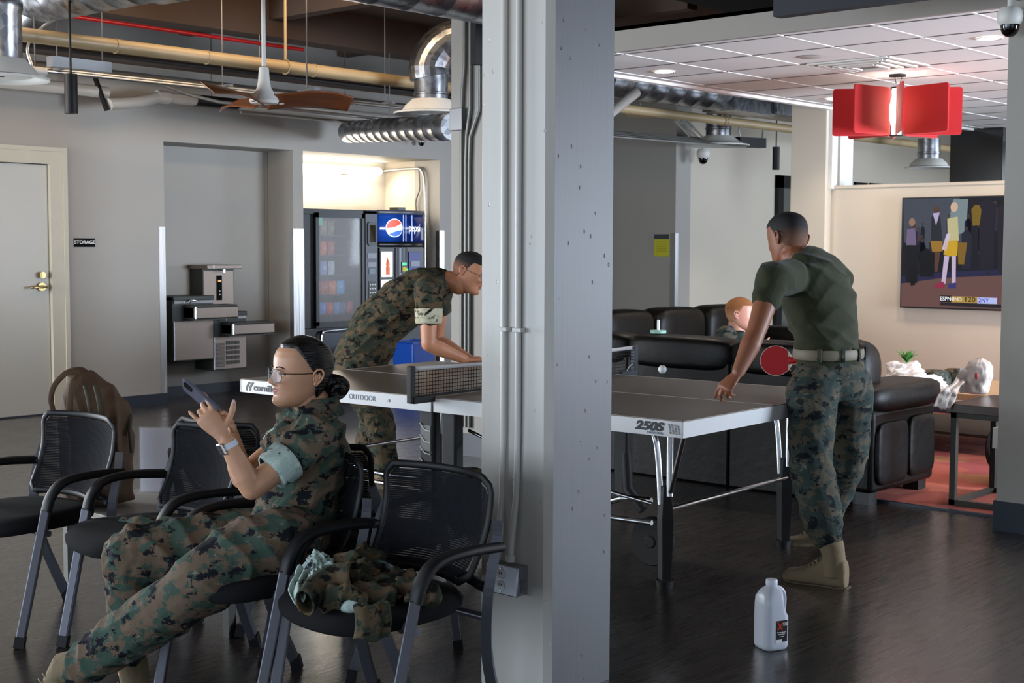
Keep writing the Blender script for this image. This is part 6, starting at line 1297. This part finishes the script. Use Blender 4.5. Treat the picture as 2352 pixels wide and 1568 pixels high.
# cargo pocket on the near thigh
mid = HL.lerp(KL, .62); ax = (KL-HL).normalized(); nn_ = (-FV*.75+UV*.45); nn_ = (nn_-ax*nn_.dot(ax)).normalized(); sd = ax.cross(nn_)
def pk(s_, q, h_=0): a = (q-.5)*1.5; return mid+ax*((s_-.5)*.155)+(nn_*math.cos(a)+sd*math.sin(a))*(.101+h_+.006*math.sin(PI*s_))
mb = MB(); mb.grid(pk, 14, 14); mb.build('cargo_pocket', 'camo_woodland', trw, solid=.010)
mb = MB(); mb.grid(lambda s_, q: pk(s_*.28-.03, q, .007), 8, 14); mb.build('pocket_flap', 'camo_woodland', trw, solid=.006)
boot(pw, img(118, 1562, 4.40), (img(20, 1612, 4.36)-img(118, 1562, 4.40)), (-RV*.30+UV*.9), shaft_top=img(190, 1528, 4.38))
boot(pw, img(296, 1578, 4.60), F1+Vector((0, 0, 0)), (0, 0, 1), shaft_top=img(296, 1500, 4.61))
# watch, ring
wc = WL.lerp(EL, .12); wx = (EL-WL).normalized()
mb = MB(); mb.tube([wc-wx*.009, wc+wx*.009], [.0285, .0298], n=28, ry=[.0225, .0242], up=FV); wt = mb.build('watch_strap', mat('strap_white', '#d3d8e2', .5), pw)
wn = (-RV*.80-UV*.25-FV*.60); wn = (wn-wx*wn.dot(wx)).normalized(); wy = wx.cross(wn)
mb = MB(); o_ = wc+wn*.0265; mb.M = Matrix([[wy[i], wx[i], wn[i], o_[i]] for i in range(3)]+[[0, 0, 0, 1]]); mb.cbox((0, 0, 0), (.033, .038, .010)); mb.build('watch_case', mat('watch_steel', '#c8bfb8', .25, .9), wt, bevel=.004, seg=3, smooth=False)
mb = MB(); mb.M = Matrix([[wy[i], wx[i], wn[i], o_[i]] for i in range(3)]+[[0, 0, 0, 1]]); mb.cbox((0, 0, .0052), (.027, .032, .001)); mb.build('watch_face', mat('watch_glass', '#08080c', .45, spec=.2), wt, smooth=False)
# phone in her hands
pc = img(462, 914, 4.262); pd = (img(492, 942, 4.25)-img(430, 888, 4.27)).normalized(); pn = (-FV*.42+(-RV*.55-UV*.62)*.9); pn = (pn-pd*pn.dot(pd)).normalized(); py = pd.cross(pn)
PMt = Matrix([[pd[i], py[i], pn[i], pc[i]] for i in range(3)]+[[0, 0, 0, 1]])
ph = thing('phone', 'smartphone in a clear case held up in both hands by the seated woman', 'phone', tuple(pc))
def rr(w_, h_, r, n=6): return [(cx_+r*math.cos(a0+i*PI/2/n), cy_+r*math.sin(a0+i*PI/2/n)) for cx_, cy_, a0 in ((w_/2-r, h_/2-r, 0), (-w_/2+r, h_/2-r, PI/2), (-w_/2+r, -h_/2+r, PI), (w_/2-r, -h_/2+r, 1.5*PI)) for i in range(n+1)]
mb = MB(); mb.M = PMt; mb.prism(rr(.146, .071, .012), (0, 0, -.004), (1, 0, 0), (0, 1, 0), .008); mb.build('phone_body', mat('phone_violet', '#4a4658', .3), ph, smooth=False, bevel=.0015)
mb = MB(); mb.M = PMt; mb.prism(rr(.152, .077, .014), (0, 0, -.0055), (1, 0, 0), (0, 1, 0), .0115); mb.build('case', mat('case_clear', '#8f94a4', .12, alpha=.25), ph, smooth=False, bevel=.003)
mb = MB(); mb.M = PMt; mb.prism(rr(.034, .032, .008), (-.050, -.015, .004), (1, 0, 0), (0, 1, 0), .004); mb.build('camera_block', 'screen_black', ph, smooth=False, bevel=.001)
mb = MB(); mb.M = PMt; mb.prism(rr(.136, .064, .008), (0, 0, -.0062), (1, 0, 0), (0, 1, 0), .0008); mb.build('screen', mat('phone_lit', '#202a3c', .2, emit='#5a6c8c', es=.3), ph, smooth=False)

# ================================================================== man in green shirt, seen from behind
GM = thing('person', 'man in olive green t-shirt and camouflage trousers leaning over the table end with a paddle', 'person', (5.55, 3.1, 0))
F2 = Vector((.12, 1, 0)).normalized(); L2 = Vector((0, 0, 1)).cross(F2)
PV = img(1912, 868, 6.36); WA = img(1903, 800, 6.36); CH2 = img(1882, 695, 6.44); UP = img(1860, 628, 6.48); NK = img(1826, 590, 6.50)
SL2, SR2 = img(1776, 640, 6.20), img(1925, 636, 6.68); EL2, WL2 = img(1736, 765, 6.10), img(1694, 858, 6.04); ER2, WR2 = img(1928, 762, 6.95), img(1850, 828, 6.76)
Hf2 = FV*.88-RV*.46-UV*.22; HM2 = frame(img(1812, 606, 6.56)-FV*.03, Hf2, UV+FV*.10, 1.10)
b = MB()
limb(b, [PV, WA, CH2, UP, NK], [.13, .125, .15, .12, .06], ry=[.10, .09, .105, .08, .06], up=F2)
limb(b, [UP, NK, HM2 @ Vector((-.02, 0, .02)), HM2 @ Vector((-.02, 0, .09))], [.07, .062, .060, .062])
for S_, E_, W_ in ((SL2, EL2, WL2), (SR2, ER2, WR2)):
    limb(b, [S_, S_.lerp(E_, .5), E_], [.058, .052, .043]); limb(b, [E_, E_.lerp(W_, .3), E_.lerp(W_, .65), W_], [.042, .046, .037, .028], ry=[.042, .044, .034, .023], up=FV)
hand(b, WL2, (img(1668, 888, 6.03)-WL2), (-FV*.65+UV*.45-RV*.5), side=-1, s=1.0, curls=[(.35, .45, .3), (.6, .6, .4), (.9, .8, .5), (1.1, .9, .5)], spread=.12, thumb=((.55, .7, -.55), .2))
hand(b, WR2, (img(1815, 826, 6.72)-WR2), (-FV*.5+UV*.7), side=1, s=1.0, curls=[(.3, .5, .4), (1.0, 1.2, .8), (1.1, 1.2, .8), (1.2, 1.2, .8)], spread=.03, thumb=((.7, .5, -.5), .4))
LH, LK, LA = img(1868, 900, 6.26), img(1862, 1055, 6.12), img(1900, 1245, 6.02); RH, RK, RA = img(1950, 900, 6.50), img(1948, 1050, 6.62), img(1885, 1215, 6.80)
for q in ((LH, LK, LA), (RH, RK, RA)): limb(b, [q[0], q[0].lerp(q[1], .5), q[1], q[1].lerp(q[2], .4), q[2]], [.085, .075, .055, .055, .038])
person_mesh('body', b, HM2, 'skin_brown', GM, .0045, 4)
def mmask(p):
    line = .168 if p.x > .02 else lerp(.168, .115, min(1, (.02-p.x)/.03)) if p.x > -.012 else lerp(.115, .045, min(1, (-.012-p.x)/.05))
    return max(0., min(1., (p.z-line)/.006+.5))
hair_cap(HM2, 'hair', 'fade_black', GM, mmask, .0045, fade=lambda p: max(0., min(1., (p.z-.085)/.055)))
b = MB()
b.tube([PV+UV*.02, WA-UV*.02, WA.lerp(CH2, .5), CH2, UP, UP.lerp(NK, .5), NK], [.172, .170, .186, .212, .200, .130, .078], n=36, ry=[.134, .126, .135, .150, .125, .100, .076], up=F2)
for S_, E_, k in ((SL2, EL2, .40), (SR2, ER2, .45)):
    limb(b, [UP.lerp(S_, .55)-UV*.01, S_, S_.lerp(E_, .22), S_.lerp(E_, k)], [.088, .082, .072, .064] if S_ is SL2 else [.085, .068, .06, .055])
fs_ = folds(.010, [((.5, 0, .8), .11, .7), ((-.5, .3, .9), .075, .45), ((.2, -.5, 1), .15, .6)], 13)
finish(fuse(b, .0065, 7, fs_), 'shirt', 'shirt_green', GM)
b = MB()
b.tube([WA-UV*.0, PV+UV*.02, PV-UV*.06, PV-UV*.10], [.158, .178, .175, .13], n=32, ry=[.120, .140, .145, .12], up=F2)
limb(b, [PV+L2*.06, LH, LH.lerp(LK, .5), LK, LK.lerp(LA, .35), LK.lerp(LA, .72), LA+UV*.03], [.12, .12, .106, .096, .095, .09, .07]); limb(b, [PV-L2*.06, RH, RH.lerp(RK, .5), RK, RK.lerp(RA, .5), RA], [.12, .117, .103, .092, .086, .07])
tg = finish(fuse(b, .0065, 5, folds(.0075, [((1, -.2, .5), .12, .6), ((.3, .4, 1), .07, .55), ((-.5, .5, 1), .10, .6)], 21)), 'trousers', 'camo_faded', GM)
mb = MB(); 
beltp = [WA-UV*.022+L2*(.182*math.cos(a))+F2*(.142*math.sin(a)) for a in [2*PI*i/40 for i in range(40)]]
mb.tube(beltp, .0045, n=8, ry=.023, up=(0, 0, 1), closed=True); mb.build('belt', 'belt_tan', tg)
for a in (-2.35, -1.75, -1.15, -.5): 
    c_ = WA-UV*.022+L2*(.187*math.cos(a))+F2*(.147*math.sin(a)); tn = (L2*-math.sin(a)+F2*math.cos(a)); m_ = MB(); nn2 = (L2*math.cos(a)+F2*math.sin(a)); m_.M = Matrix([[tn[i], (0, 0, 1)[i], nn2[i], c_[i]] for i in range(3)]+[[0, 0, 0, 1]]); m_.cbox((0, 0, .002), (.020, .062, .006)); m_.build('belt_loop', 'camo_faded', tg, bevel=.002)
boot(GM, img(1905, 1288, 6.01), (img(1815, 1318, 6.12)-img(1905, 1288, 6.01))+Vector((0, 0, .0)), (0, 0, 1), shaft_top=img(1903, 1235, 6.02), s=1.04)
boot(GM, img(1888, 1213, 6.82), Vector((-.55, .8, 0)), (0, 0, 1), shaft_top=img(1888, 1180, 6.82), s=1.0)
# paddle
pcn = img(1783, 828, 6.70); pt = thing('paddle', 'red table tennis paddle held by the man in the green shirt', 'paddle', tuple(pcn))
pnm = (-FV*.92-RV*.38+UV*.05).normalized(); px_ = (RV-pnm*RV.dot(pnm)).normalized(); pyy = pnm.cross(px_)
PD = Matrix([[px_[i], pyy[i], pnm[i], pcn[i]] for i in range(3)]+[[0, 0, 0, 1]])
poly = [(.0*1+.079*math.cos(a)*(1.0), .073*math.sin(a)*(1-.12*max(0, math.cos(a))**2)) for a in [2*PI*i/40 for i in range(40)]]
mat('paddle_red', '#a00d16', .5, spec=.2); mat('paddle_wood', '#b98a56', .5); mat('paddle_edge', '#c9b8a8', .5)
m = MB(); m.M = PD; m.prism(poly, (0, 0, -.003), (1, 0, 0), (0, 1, 0), .006); m.build('blade', 'paddle_edge', pt, smooth=False)
m = MB(); m.M = PD; m.prism([(x_*.965 if x_ < .055 else .055, y_*.965) for x_, y_ in poly], (0, 0, .003), (1, 0, 0), (0, 1, 0), .002); m.build('red_rubber', 'paddle_red', pt, smooth=False)
m = MB(); m.M = PD; m.prism([(x_*.965 if x_ < .055 else .055, y_*.965) for x_, y_ in poly], (0, 0, -.005), (1, 0, 0), (0, 1, 0), .002); m.build('black_rubber', 'tt_black', pt, smooth=False)
m = MB(); m.M = PD; m.tube([(.058, 0, 0), (.085, 0, 0), (.12, 0, 0), (.165, 0, 0)], [.022, .0145, .0135, .017], n=14, ry=[.006, .011, .011, .012], up=(0, 0, 1)); m.build('handle', 'paddle_red', pt)
# ================================================================== man bending over the far end of the table
BM = thing('person', 'man in camouflage blouse and glasses bending over the far end of the table', 'person', (5.4, 6.45, 0))
F3 = Vector((.35, -.94, 0)).normalized(); L3_ = Vector((0, 0, 1)).cross(F3)
P3 = img(832, 818, 8.42); W3 = img(868, 748, 8.40); C3 = img(935, 690, 8.36); U3 = img(985, 655, 8.34); N3 = img(1030, 645, 8.32)
S3L, S3R = img(985, 672, 8.12), img(1010, 650, 8.52); E3L, W3L = img(984, 790, 8.12), img(1070, 826, 8.22); E3R, W3R = img(1004, 782, 8.62), img(1085, 829, 8.42)
Hf3 = (RV*.90-FV*.16-UV*.36); HM3 = frame(img(1066, 668, 8.30)-RV*.012, Hf3, UV+RV*.34, 1.08)
b = MB(); tup = UV
limb(b, [P3, W3, C3, U3, N3], [.13, .12, .15, .12, .06], ry=[.11, .10, .11, .09, .06], up=UV)
limb(b, [U3, N3, HM3 @ Vector((-.02, 0, .03)), HM3 @ Vector((-.02, 0, .10))], [.07, .062, .060, .062])
for S_, E_, W_ in ((S3L, E3L, W3L), (S3R, E3R, W3R)): limb(b, [S_, S_.lerp(E_, .5), E_], [.056, .052, .044]); limb(b, [E_, E_.lerp(W_, .3), E_.lerp(W_, .65), W_], [.043, .046, .036, .028], ry=[.043, .044, .033, .023], up=FV)
hand(b, W3L, (img(1100, 824, 8.24)-W3L), UV-FV*.2, side=1, s=1.0, curls=[(.25, .4, .3)]*4, spread=.1); hand(b, W3R, (img(1110, 828, 8.36)-W3R), UV, side=-1, s=1.0, curls=[(.3, .5, .3)]*4)
G1 = [(img(820, 870, 8.30), img(880, 950, 8.32), img(888, 1045, 8.36)), (img(850, 870, 8.55), img(850, 960, 8.60), img(835, 1060, 8.62))]
for H_, K_, A_ in G1:
    A_ = Vector((A_.x, A_.y, .10)); K_ = H_.lerp(A_, .5)+F3*.05; limb(b, [H_, K_, A_], [.08, .055, .038])
person_mesh('body', b, HM3, 'skin_fair', BM, .0045, 4)
hair_cap(HM3, 'hair', 'fade_brown', BM, mmask, .005, fade=lambda p: max(0., min(1., (p.z-.105)/.05)))
glasses(HM3, BM)
b = MB()
b.tube([P3-RV*.07-UV*.08, P3, W3, C3, U3, U3.lerp(N3, .6), N3], [.15, .178, .178, .190, .170, .110, .076], n=34, ry=[.14, .165, .160, .160, .125, .095, .07], up=UV)
limb(b, [U3.lerp(S3L, .5), S3L, S3L.lerp(E3L, .3), S3L.lerp(E3L, .45)], [.09, .088, .082, .078]); limb(b, [U3.lerp(S3R, .5), S3R, S3R.lerp(E3R, .4)], [.09, .088, .078])
finish(fuse(b, .007, 5, folds(.012, [((1, .3, .8), .10, .8), ((-.4, .8, .9), .07, .5), ((.2, -.5, 1), .13, .6)], 5)), 'blouse', 'camo_brown', BM)
cuff(S3L, E3L, .30, .60, .082, .076, 'camo_inside_warm', BM)
b = MB(); b.tube([W3-RV*.02, P3, P3-UV*.1-RV*.02, P3-UV*.16], [.15, .175, .165, .12], n=28, ry=[.14, .16, .15, .12], up=F3)
for H_, K_, A_ in G1:
    A_ = Vector((A_.x, A_.y, .13)); K_ = H_.lerp(A_, .5)+F3*.05; limb(b, [P3-UV*.06, H_, H_.lerp(K_, .5), K_, K_.lerp(A_, .5), A_], [.12, .112, .10, .09, .085, .075])
finish(fuse(b, .007, 5, folds(.009, [((1, -.2, .5), .10, .7), ((.3, .4, 1), .08, .5)], 9)), 'trousers', 'camo_brown', BM)
for H_, K_, A_ in G1: boot(BM, Vector((A_.x, A_.y, .128)), F3, (0, 0, 1), shaft_top=Vector((A_.x, A_.y, .26)))
# ================================================================== man on the sofa
SM = thing('person', 'man with short ginger hair sitting on the sofa, seen in profile over its back', 'person', tuple(img(1690, 800, 9.9)))
HM4 = frame(img(1700, 758, 9.88), RV*.97-FV*.12, UV, 1.03)
N4 = img(1692, 758, 9.9); C4 = img(1692, 806, 9.92); S4L, S4R = img(1668, 770, 9.78), img(1718, 774, 10.1)
b = MB(); limb(b, [C4-UV*.25, C4, N4-UV*.02], [.14, .15, .06], ry=[.10, .11, .06], up=RV); limb(b, [N4-UV*.03, N4+UV*.02, HM4 @ Vector((-.02, 0, .09))], [.064, .06, .06])
E4, W4 = img(1700, 862, 9.72), img(1738, 800, 9.66); limb(b, [S4L, E4], [.052, .044]); limb(b, [E4, W4], [.044, .027]); hand(b, W4, img(1742, 770, 9.66)-W4, -FV, side=-1, curls=[(.5, .8, .5)]*4)
for s_ in (-1, 1):
    H_ = C4-UV*.28+FV*(.10*s_); K_ = H_+RV*.42; limb(b, [H_, K_], [.08, .06]); limb(b, [K_, Vector((K_.x, K_.y, .12))], [.055, .04])
person_mesh('body', b, HM4, 'skin_pink', SM, .0055, 4)
hair_cap(HM4, 'hair', 'fade_red', SM, mmask, .007, fade=lambda p: max(0., min(1., (p.z-.09)/.06)))
b = MB(); b.tube([C4-UV*.27, C4, C4+UV*.10, N4-UV*.03, N4-UV*.01], [.17, .18, .17, .10, .08], n=30, ry=[.13, .14, .12, .09, .075], up=RV); limb(b, [S4L, S4L.lerp(E4, .8), E4], [.08, .07, .06]); limb(b, [E4, E4.lerp(W4, .8)], [.06, .05])
finish(fuse(b, .008, 4, folds(.010, [((1, .3, .8), .10, .8), ((-.4, .8, .9), .07, .5)], 15)), 'blouse', 'camo_faded', SM)
b = MB()
for s_ in (-1, 1):
    H_ = C4-UV*.28+FV*(.10*s_); K_ = H_+RV*.42; limb(b, [H_, K_], [.11, .09]); limb(b, [K_, Vector((K_.x, K_.y, .14))], [.085, .07])
finish(fuse(b, .009, 4), 'trousers', 'camo_faded', SM)
for s_ in (-1, 1):
    K_ = C4-UV*.28+FV*(.10*s_)+RV*.42; boot(SM, Vector((K_.x, K_.y, .138)), RV, (0, 0, 1))
o = MB().prism(rr(.075, .06, .006), img(1734, 792, 9.64), RV*.9+UV*.4, UV*.9-RV*.4, .006).build('paper', mat('paper_bright', '#e6e6e6', .6), smooth=False); tag(o, 'small white paper in the hand of the man on the sofa', 'paper')
# ------------------------------------------------------------------ jacket heaped on the chair nearest the column
def cloth(name, fn, nu, nv, m, parent, th=.0035):
    return MB().grid(fn, nu, nv).build(name, m, parent, solid=th, angle=180)
cx_, cy_ = CH[0][0], CH[0][1]
J = thing('camouflage_jacket', 'camouflage jacket crumpled on the seat of the chair nearest the column', 'jacket', (cx_, cy_, .47))
def nz(x, y, z, f=1.): return noise.noise(Vector((x*f, y*f, z*f)))
b = MB()
jc = lambda x_, y_, z_: at(x_, y_, z=z_)
p0, p1, p2, p3 = at(760, 1335, z=.50), at(850, 1330, z=.50), at(930, 1345, z=.50), at(985, 1370, z=.49)
for i, (P_, r, h) in enumerate(((at(765, 1340, z=.49), (.07, .055, .038), 0), (at(835, 1330, z=.50), (.085, .07, .045), 0), (at(905, 1345, z=.495), (.08, .075, .042), 0), (at(960, 1365, z=.485), (.055, .065, .032), 0), (at(820, 1305, z=.50), (.09, .06, .06), 0))):
    b.ell(P_, r, 20, 14)
b.tube(bez([at(735, 1365, z=.485), at(790, 1375, z=.49), at(850, 1365, z=.49), at(900, 1380, z=.48)], 6), [.03]*19, n=14)
me = fuse(b, .005, 3, folds(.016, [((1, .3, .2), .07, .8), ((-.4, .8, .5), .05, .6), ((.2, -.5, 1), .09, .5)], 44))
finish(me, 'body', 'camo_brown', J)
def strip(pts, wid, m, name, wdir, par=J, wave=.006, fr=5, th=.004):
    P = bez(pts, 8); wd = Vector(wdir).normalized(); n = len(P)-1
    def f(s_, q): k = min(n, int(round(q*n))); w_ = wid if not hasattr(wid, '__len__') else float(np.interp(q, np.linspace(0, 1, len(wid)), wid)); return P[k]+wd*((s_-.5)*w_)+Vector((0, 0, wave*math.sin(s_*fr+q*4)))
    return MB().grid(f, 10, n).build(name, m, par, solid=th, angle=180)
# sleeve loop at the left, its pale inside, the hanging flap over the seat front
mb = MB(); mb.tube(bez([at(700, 1385, z=.485), at(730, 1350, z=.51), at(775, 1328, z=.53), at(815, 1322, z=.54)], 6), [.026, .030, .036, .040, .044][:1]*1+[.026+.001*i for i in range(18)], n=22, cap=False, ry=[.040]*19, up=(0, 0, 1)); mb.build('sleeve', 'camo_brown', J, solid=.005, angle=180)
strip([at(700, 1300, z=.55), at(690, 1325, z=.53), at(682, 1350, z=.51), at(690, 1375, z=.49)], [.05, .035, .05, .03], 'camo_inside', 'lining', (.6, -.5, .3), wave=.012, fr=9)
for k_, (x_, y_, z_, d_, sd_) in enumerate(((735, 1300, .515, (.036, .040, .034), 4), (722, 1318, .50, (.030, .036, .028), 7), (700, 1345, .485, (.028, .028, .022), 9))): q_ = at(x_, y_, z=z_); crumple('turned_cuff', (q_.x, q_.y, z_-.02), d_, 'camo_inside', sd_, .62, J, freq=2.6)
b = MB(); b.tube(bez([at(775, 1378, z=.475), at(805, 1390, z=.473), at(840, 1385, z=.475)], 5), [.016, .018, .02, .022, .022, .022, .02, .02, .018, .016, .014], n=12); finish(fuse(b, .004, 2, folds(.006, [((1, .3, .4), .03, .8)], 4)), 'lining', 'camo_inside', J)
def flap(s_, q):
    a = at(lerp(812, 892, s_)+6*math.sin(q*3), lerp(1388, 1382, s_)+q*lerp(74, 86, 1-abs(s_-.6)), d=3.68-.03*math.sin(s_*PI*1.6+.4)+(.03*q)); return a+Vector((0, 0, .004*math.sin(s_*9)))
cloth('front_flap', flap, 26, 18, 'camo_brown', J, .006)
def coll(s_, q): return at(lerp(818, 905, s_), 1300+30*q-16*math.sin(s_*PI)*(1-q), z=.55-.05*q)+Vector((0, 0, .0))
cloth('collar', coll, 20, 8, 'camo_faded', J, .006)
# ------------------------------------------------------------------ backpack behind the leftmost chair
mat('pack_brown', '#4a3522', .85, var=.15, scale=6, bump=.35, bscale=30)
bp0 = at(215, 935, d=5.85); bz = .366
B = thing('backpack', 'brown military backpack standing on the low table behind the leftmost armchair', 'backpack', (bp0.x, bp0.y, bz))
b = MB(); D_ = 5.85
Q = lambda x_, y_, d=D_: at(x_, y_, d=d)
b.tube([Vector((Q(225, 1090).x, Q(225, 1090).y, bz+.01)), Q(215, 1040), Q(210, 960), Q(200, 900), Q(182, 862)], [.15, .16, .15, .11, .055], n=28, ry=[.12, .13, .12, .10, .05], up=FV)
b.tube([Q(262, 1080), Q(262, 1000), Q(250, 930), Q(232, 895)], [.075, .085, .075, .045], n=20, ry=[.10, .10, .09, .06], up=FV)
b.ell(Q(178, 858), (.045, .045, .030), 14, 10)
me = fuse(b, .006, 4, folds(.011, [((1, -.7, .2), .05, .8), ((.2, .1, 1), .12, .5), ((-.6, .7, .5), .09, .5)], 31)); finish(me, 'body', 'pack_brown', B)
MB().tube(bez([Q(172, 852, 5.72), Q(150, 858, 5.70), Q(125, 885, 5.69), Q(117, 915, 5.69), Q(122, 945, 5.72)], 6), .012, n=10, ry=.005, up=FV).build('shoulder_strap', 'pack_brown', B)
MB().tube(bez([Q(165, 1000, 5.69), Q(160, 930, 5.68), Q(168, 880, 5.68), Q(182, 862, 5.72)], 6), .014, n=10, ry=.006, up=FV).build('shoulder_strap', 'pack_brown', B)
MB().tube(bez([Q(285, 1000, 5.72), Q(300, 950, 5.72), Q(298, 990, 5.72), Q(303, 1040, 5.72)], 6), .008, n=8).build('side_strap', mat('strap_olive', '#3a3324', .8), B)
for x_ in (205, 228): MB().tube(bez([Q(x_-10, 885, 5.72), Q(x_, 930, 5.67), Q(x_+8, 1000, 5.67), Q(x_+8, 1060, 5.69)], 6), .009, n=8, ry=.004, up=FV).build('compression_strap', 'strap_olive', B)
# camouflage clothing and cap on the armchair between
T_ = thing('camouflage_clothing', 'camouflage garment draped on the low table beside the sign holder', 'clothes', tuple(at(300, 1150, z=.366)))
b = MB(); 
for x_, y_, r in ((290, 1150, .07), (330, 1155, .08), (380, 1160, .075), (430, 1165, .06)): p_ = at(x_, y_, d=5.0); b.ell((p_.x, p_.y, .366+r*.75), (r*1.1, r*1.2, r*.75), 16, 12)
finish(fuse(b, .006, 3, folds(.014, [((1, .3, .4), .08, .8), ((-.4, .8, .9), .06, .5)], 6)), 'garment', 'camo_woodland', T_)
T_ = thing('service_cap', 'dark camouflage cap lying at the edge of the low table', 'cap', tuple(at(285, 1120, z=.366)))
p_ = at(283, 1120, d=5.08); b = MB(); b.lathe([(0, 0), (.085, 0), (.088, .05), (.080, .085), (0, .09)], 26, (p_.x, p_.y, .37)); b.build('crown', 'camo_woodland', T_)
MB().lathe([(.05, 0), (.125, -.0), (.125, .004), (.05, .012)], 30, (p_.x-.03, p_.y+.01, .371)).build('brim', 'camo_faded', T_)
# caps on the coffee table and bits beside them
def cap_(name, x_, y_, u_, s_, label, m='camo_brown'):
    p_ = at(x_, y_, u=u_); t = thing(name, label, 'cap', (p_.x, p_.y, .446)); b = MB()
    b.lathe([(0, .0), (.095*s_, 0), (.098*s_, .05*s_), (.088*s_, .088*s_), (.05*s_, .10*s_), (0, .102*s_)], 26, (p_.x, p_.y, .446)); finish(fuse(b, .006, 3, folds(.008, [((1, .3, .4), .09, .8), ((-.4, .8, .9), .06, .5)], 6)), 'crown', m, t)
    MB().grid(lambda a, q: (p_.x-.03-math.cos((a-.5)*2)*(.06+q*.085)*s_, p_.y+math.sin((a-.5)*2)*(.06+q*.085)*s_, .452+.012*(1-q)*math.cos((a-.5)*3)), 16, 4).build('brim', m, t, solid=.004); return t
cap_('service_cap', 2148, 860, 9.65, 1.15, 'faded camouflage cap on the coffee table beside the white clothes', 'camo_faded')
cap_('service_cap', 2200, 858, 9.80, 1.2, 'dark camouflage cap on the coffee table nearest the plastic bag', 'camo_brown')
# garment behind the near chair, seen through the gap by the column
T_ = thing('camouflage_bag', 'camouflage bundle on the armchair behind, seen at the left edge of the near column', 'bag', (3.25, 3.45, .47))
b = MB(); p_ = at(1082, 1175, d=4.75); b.ell((p_.x, p_.y, .59), (.10, .12, .12), 18, 12); finish(fuse(b, .006, 3, folds(.014, [((1, .3, .4), .08, .8)], 6)), 'body', 'camo_faded', T_)
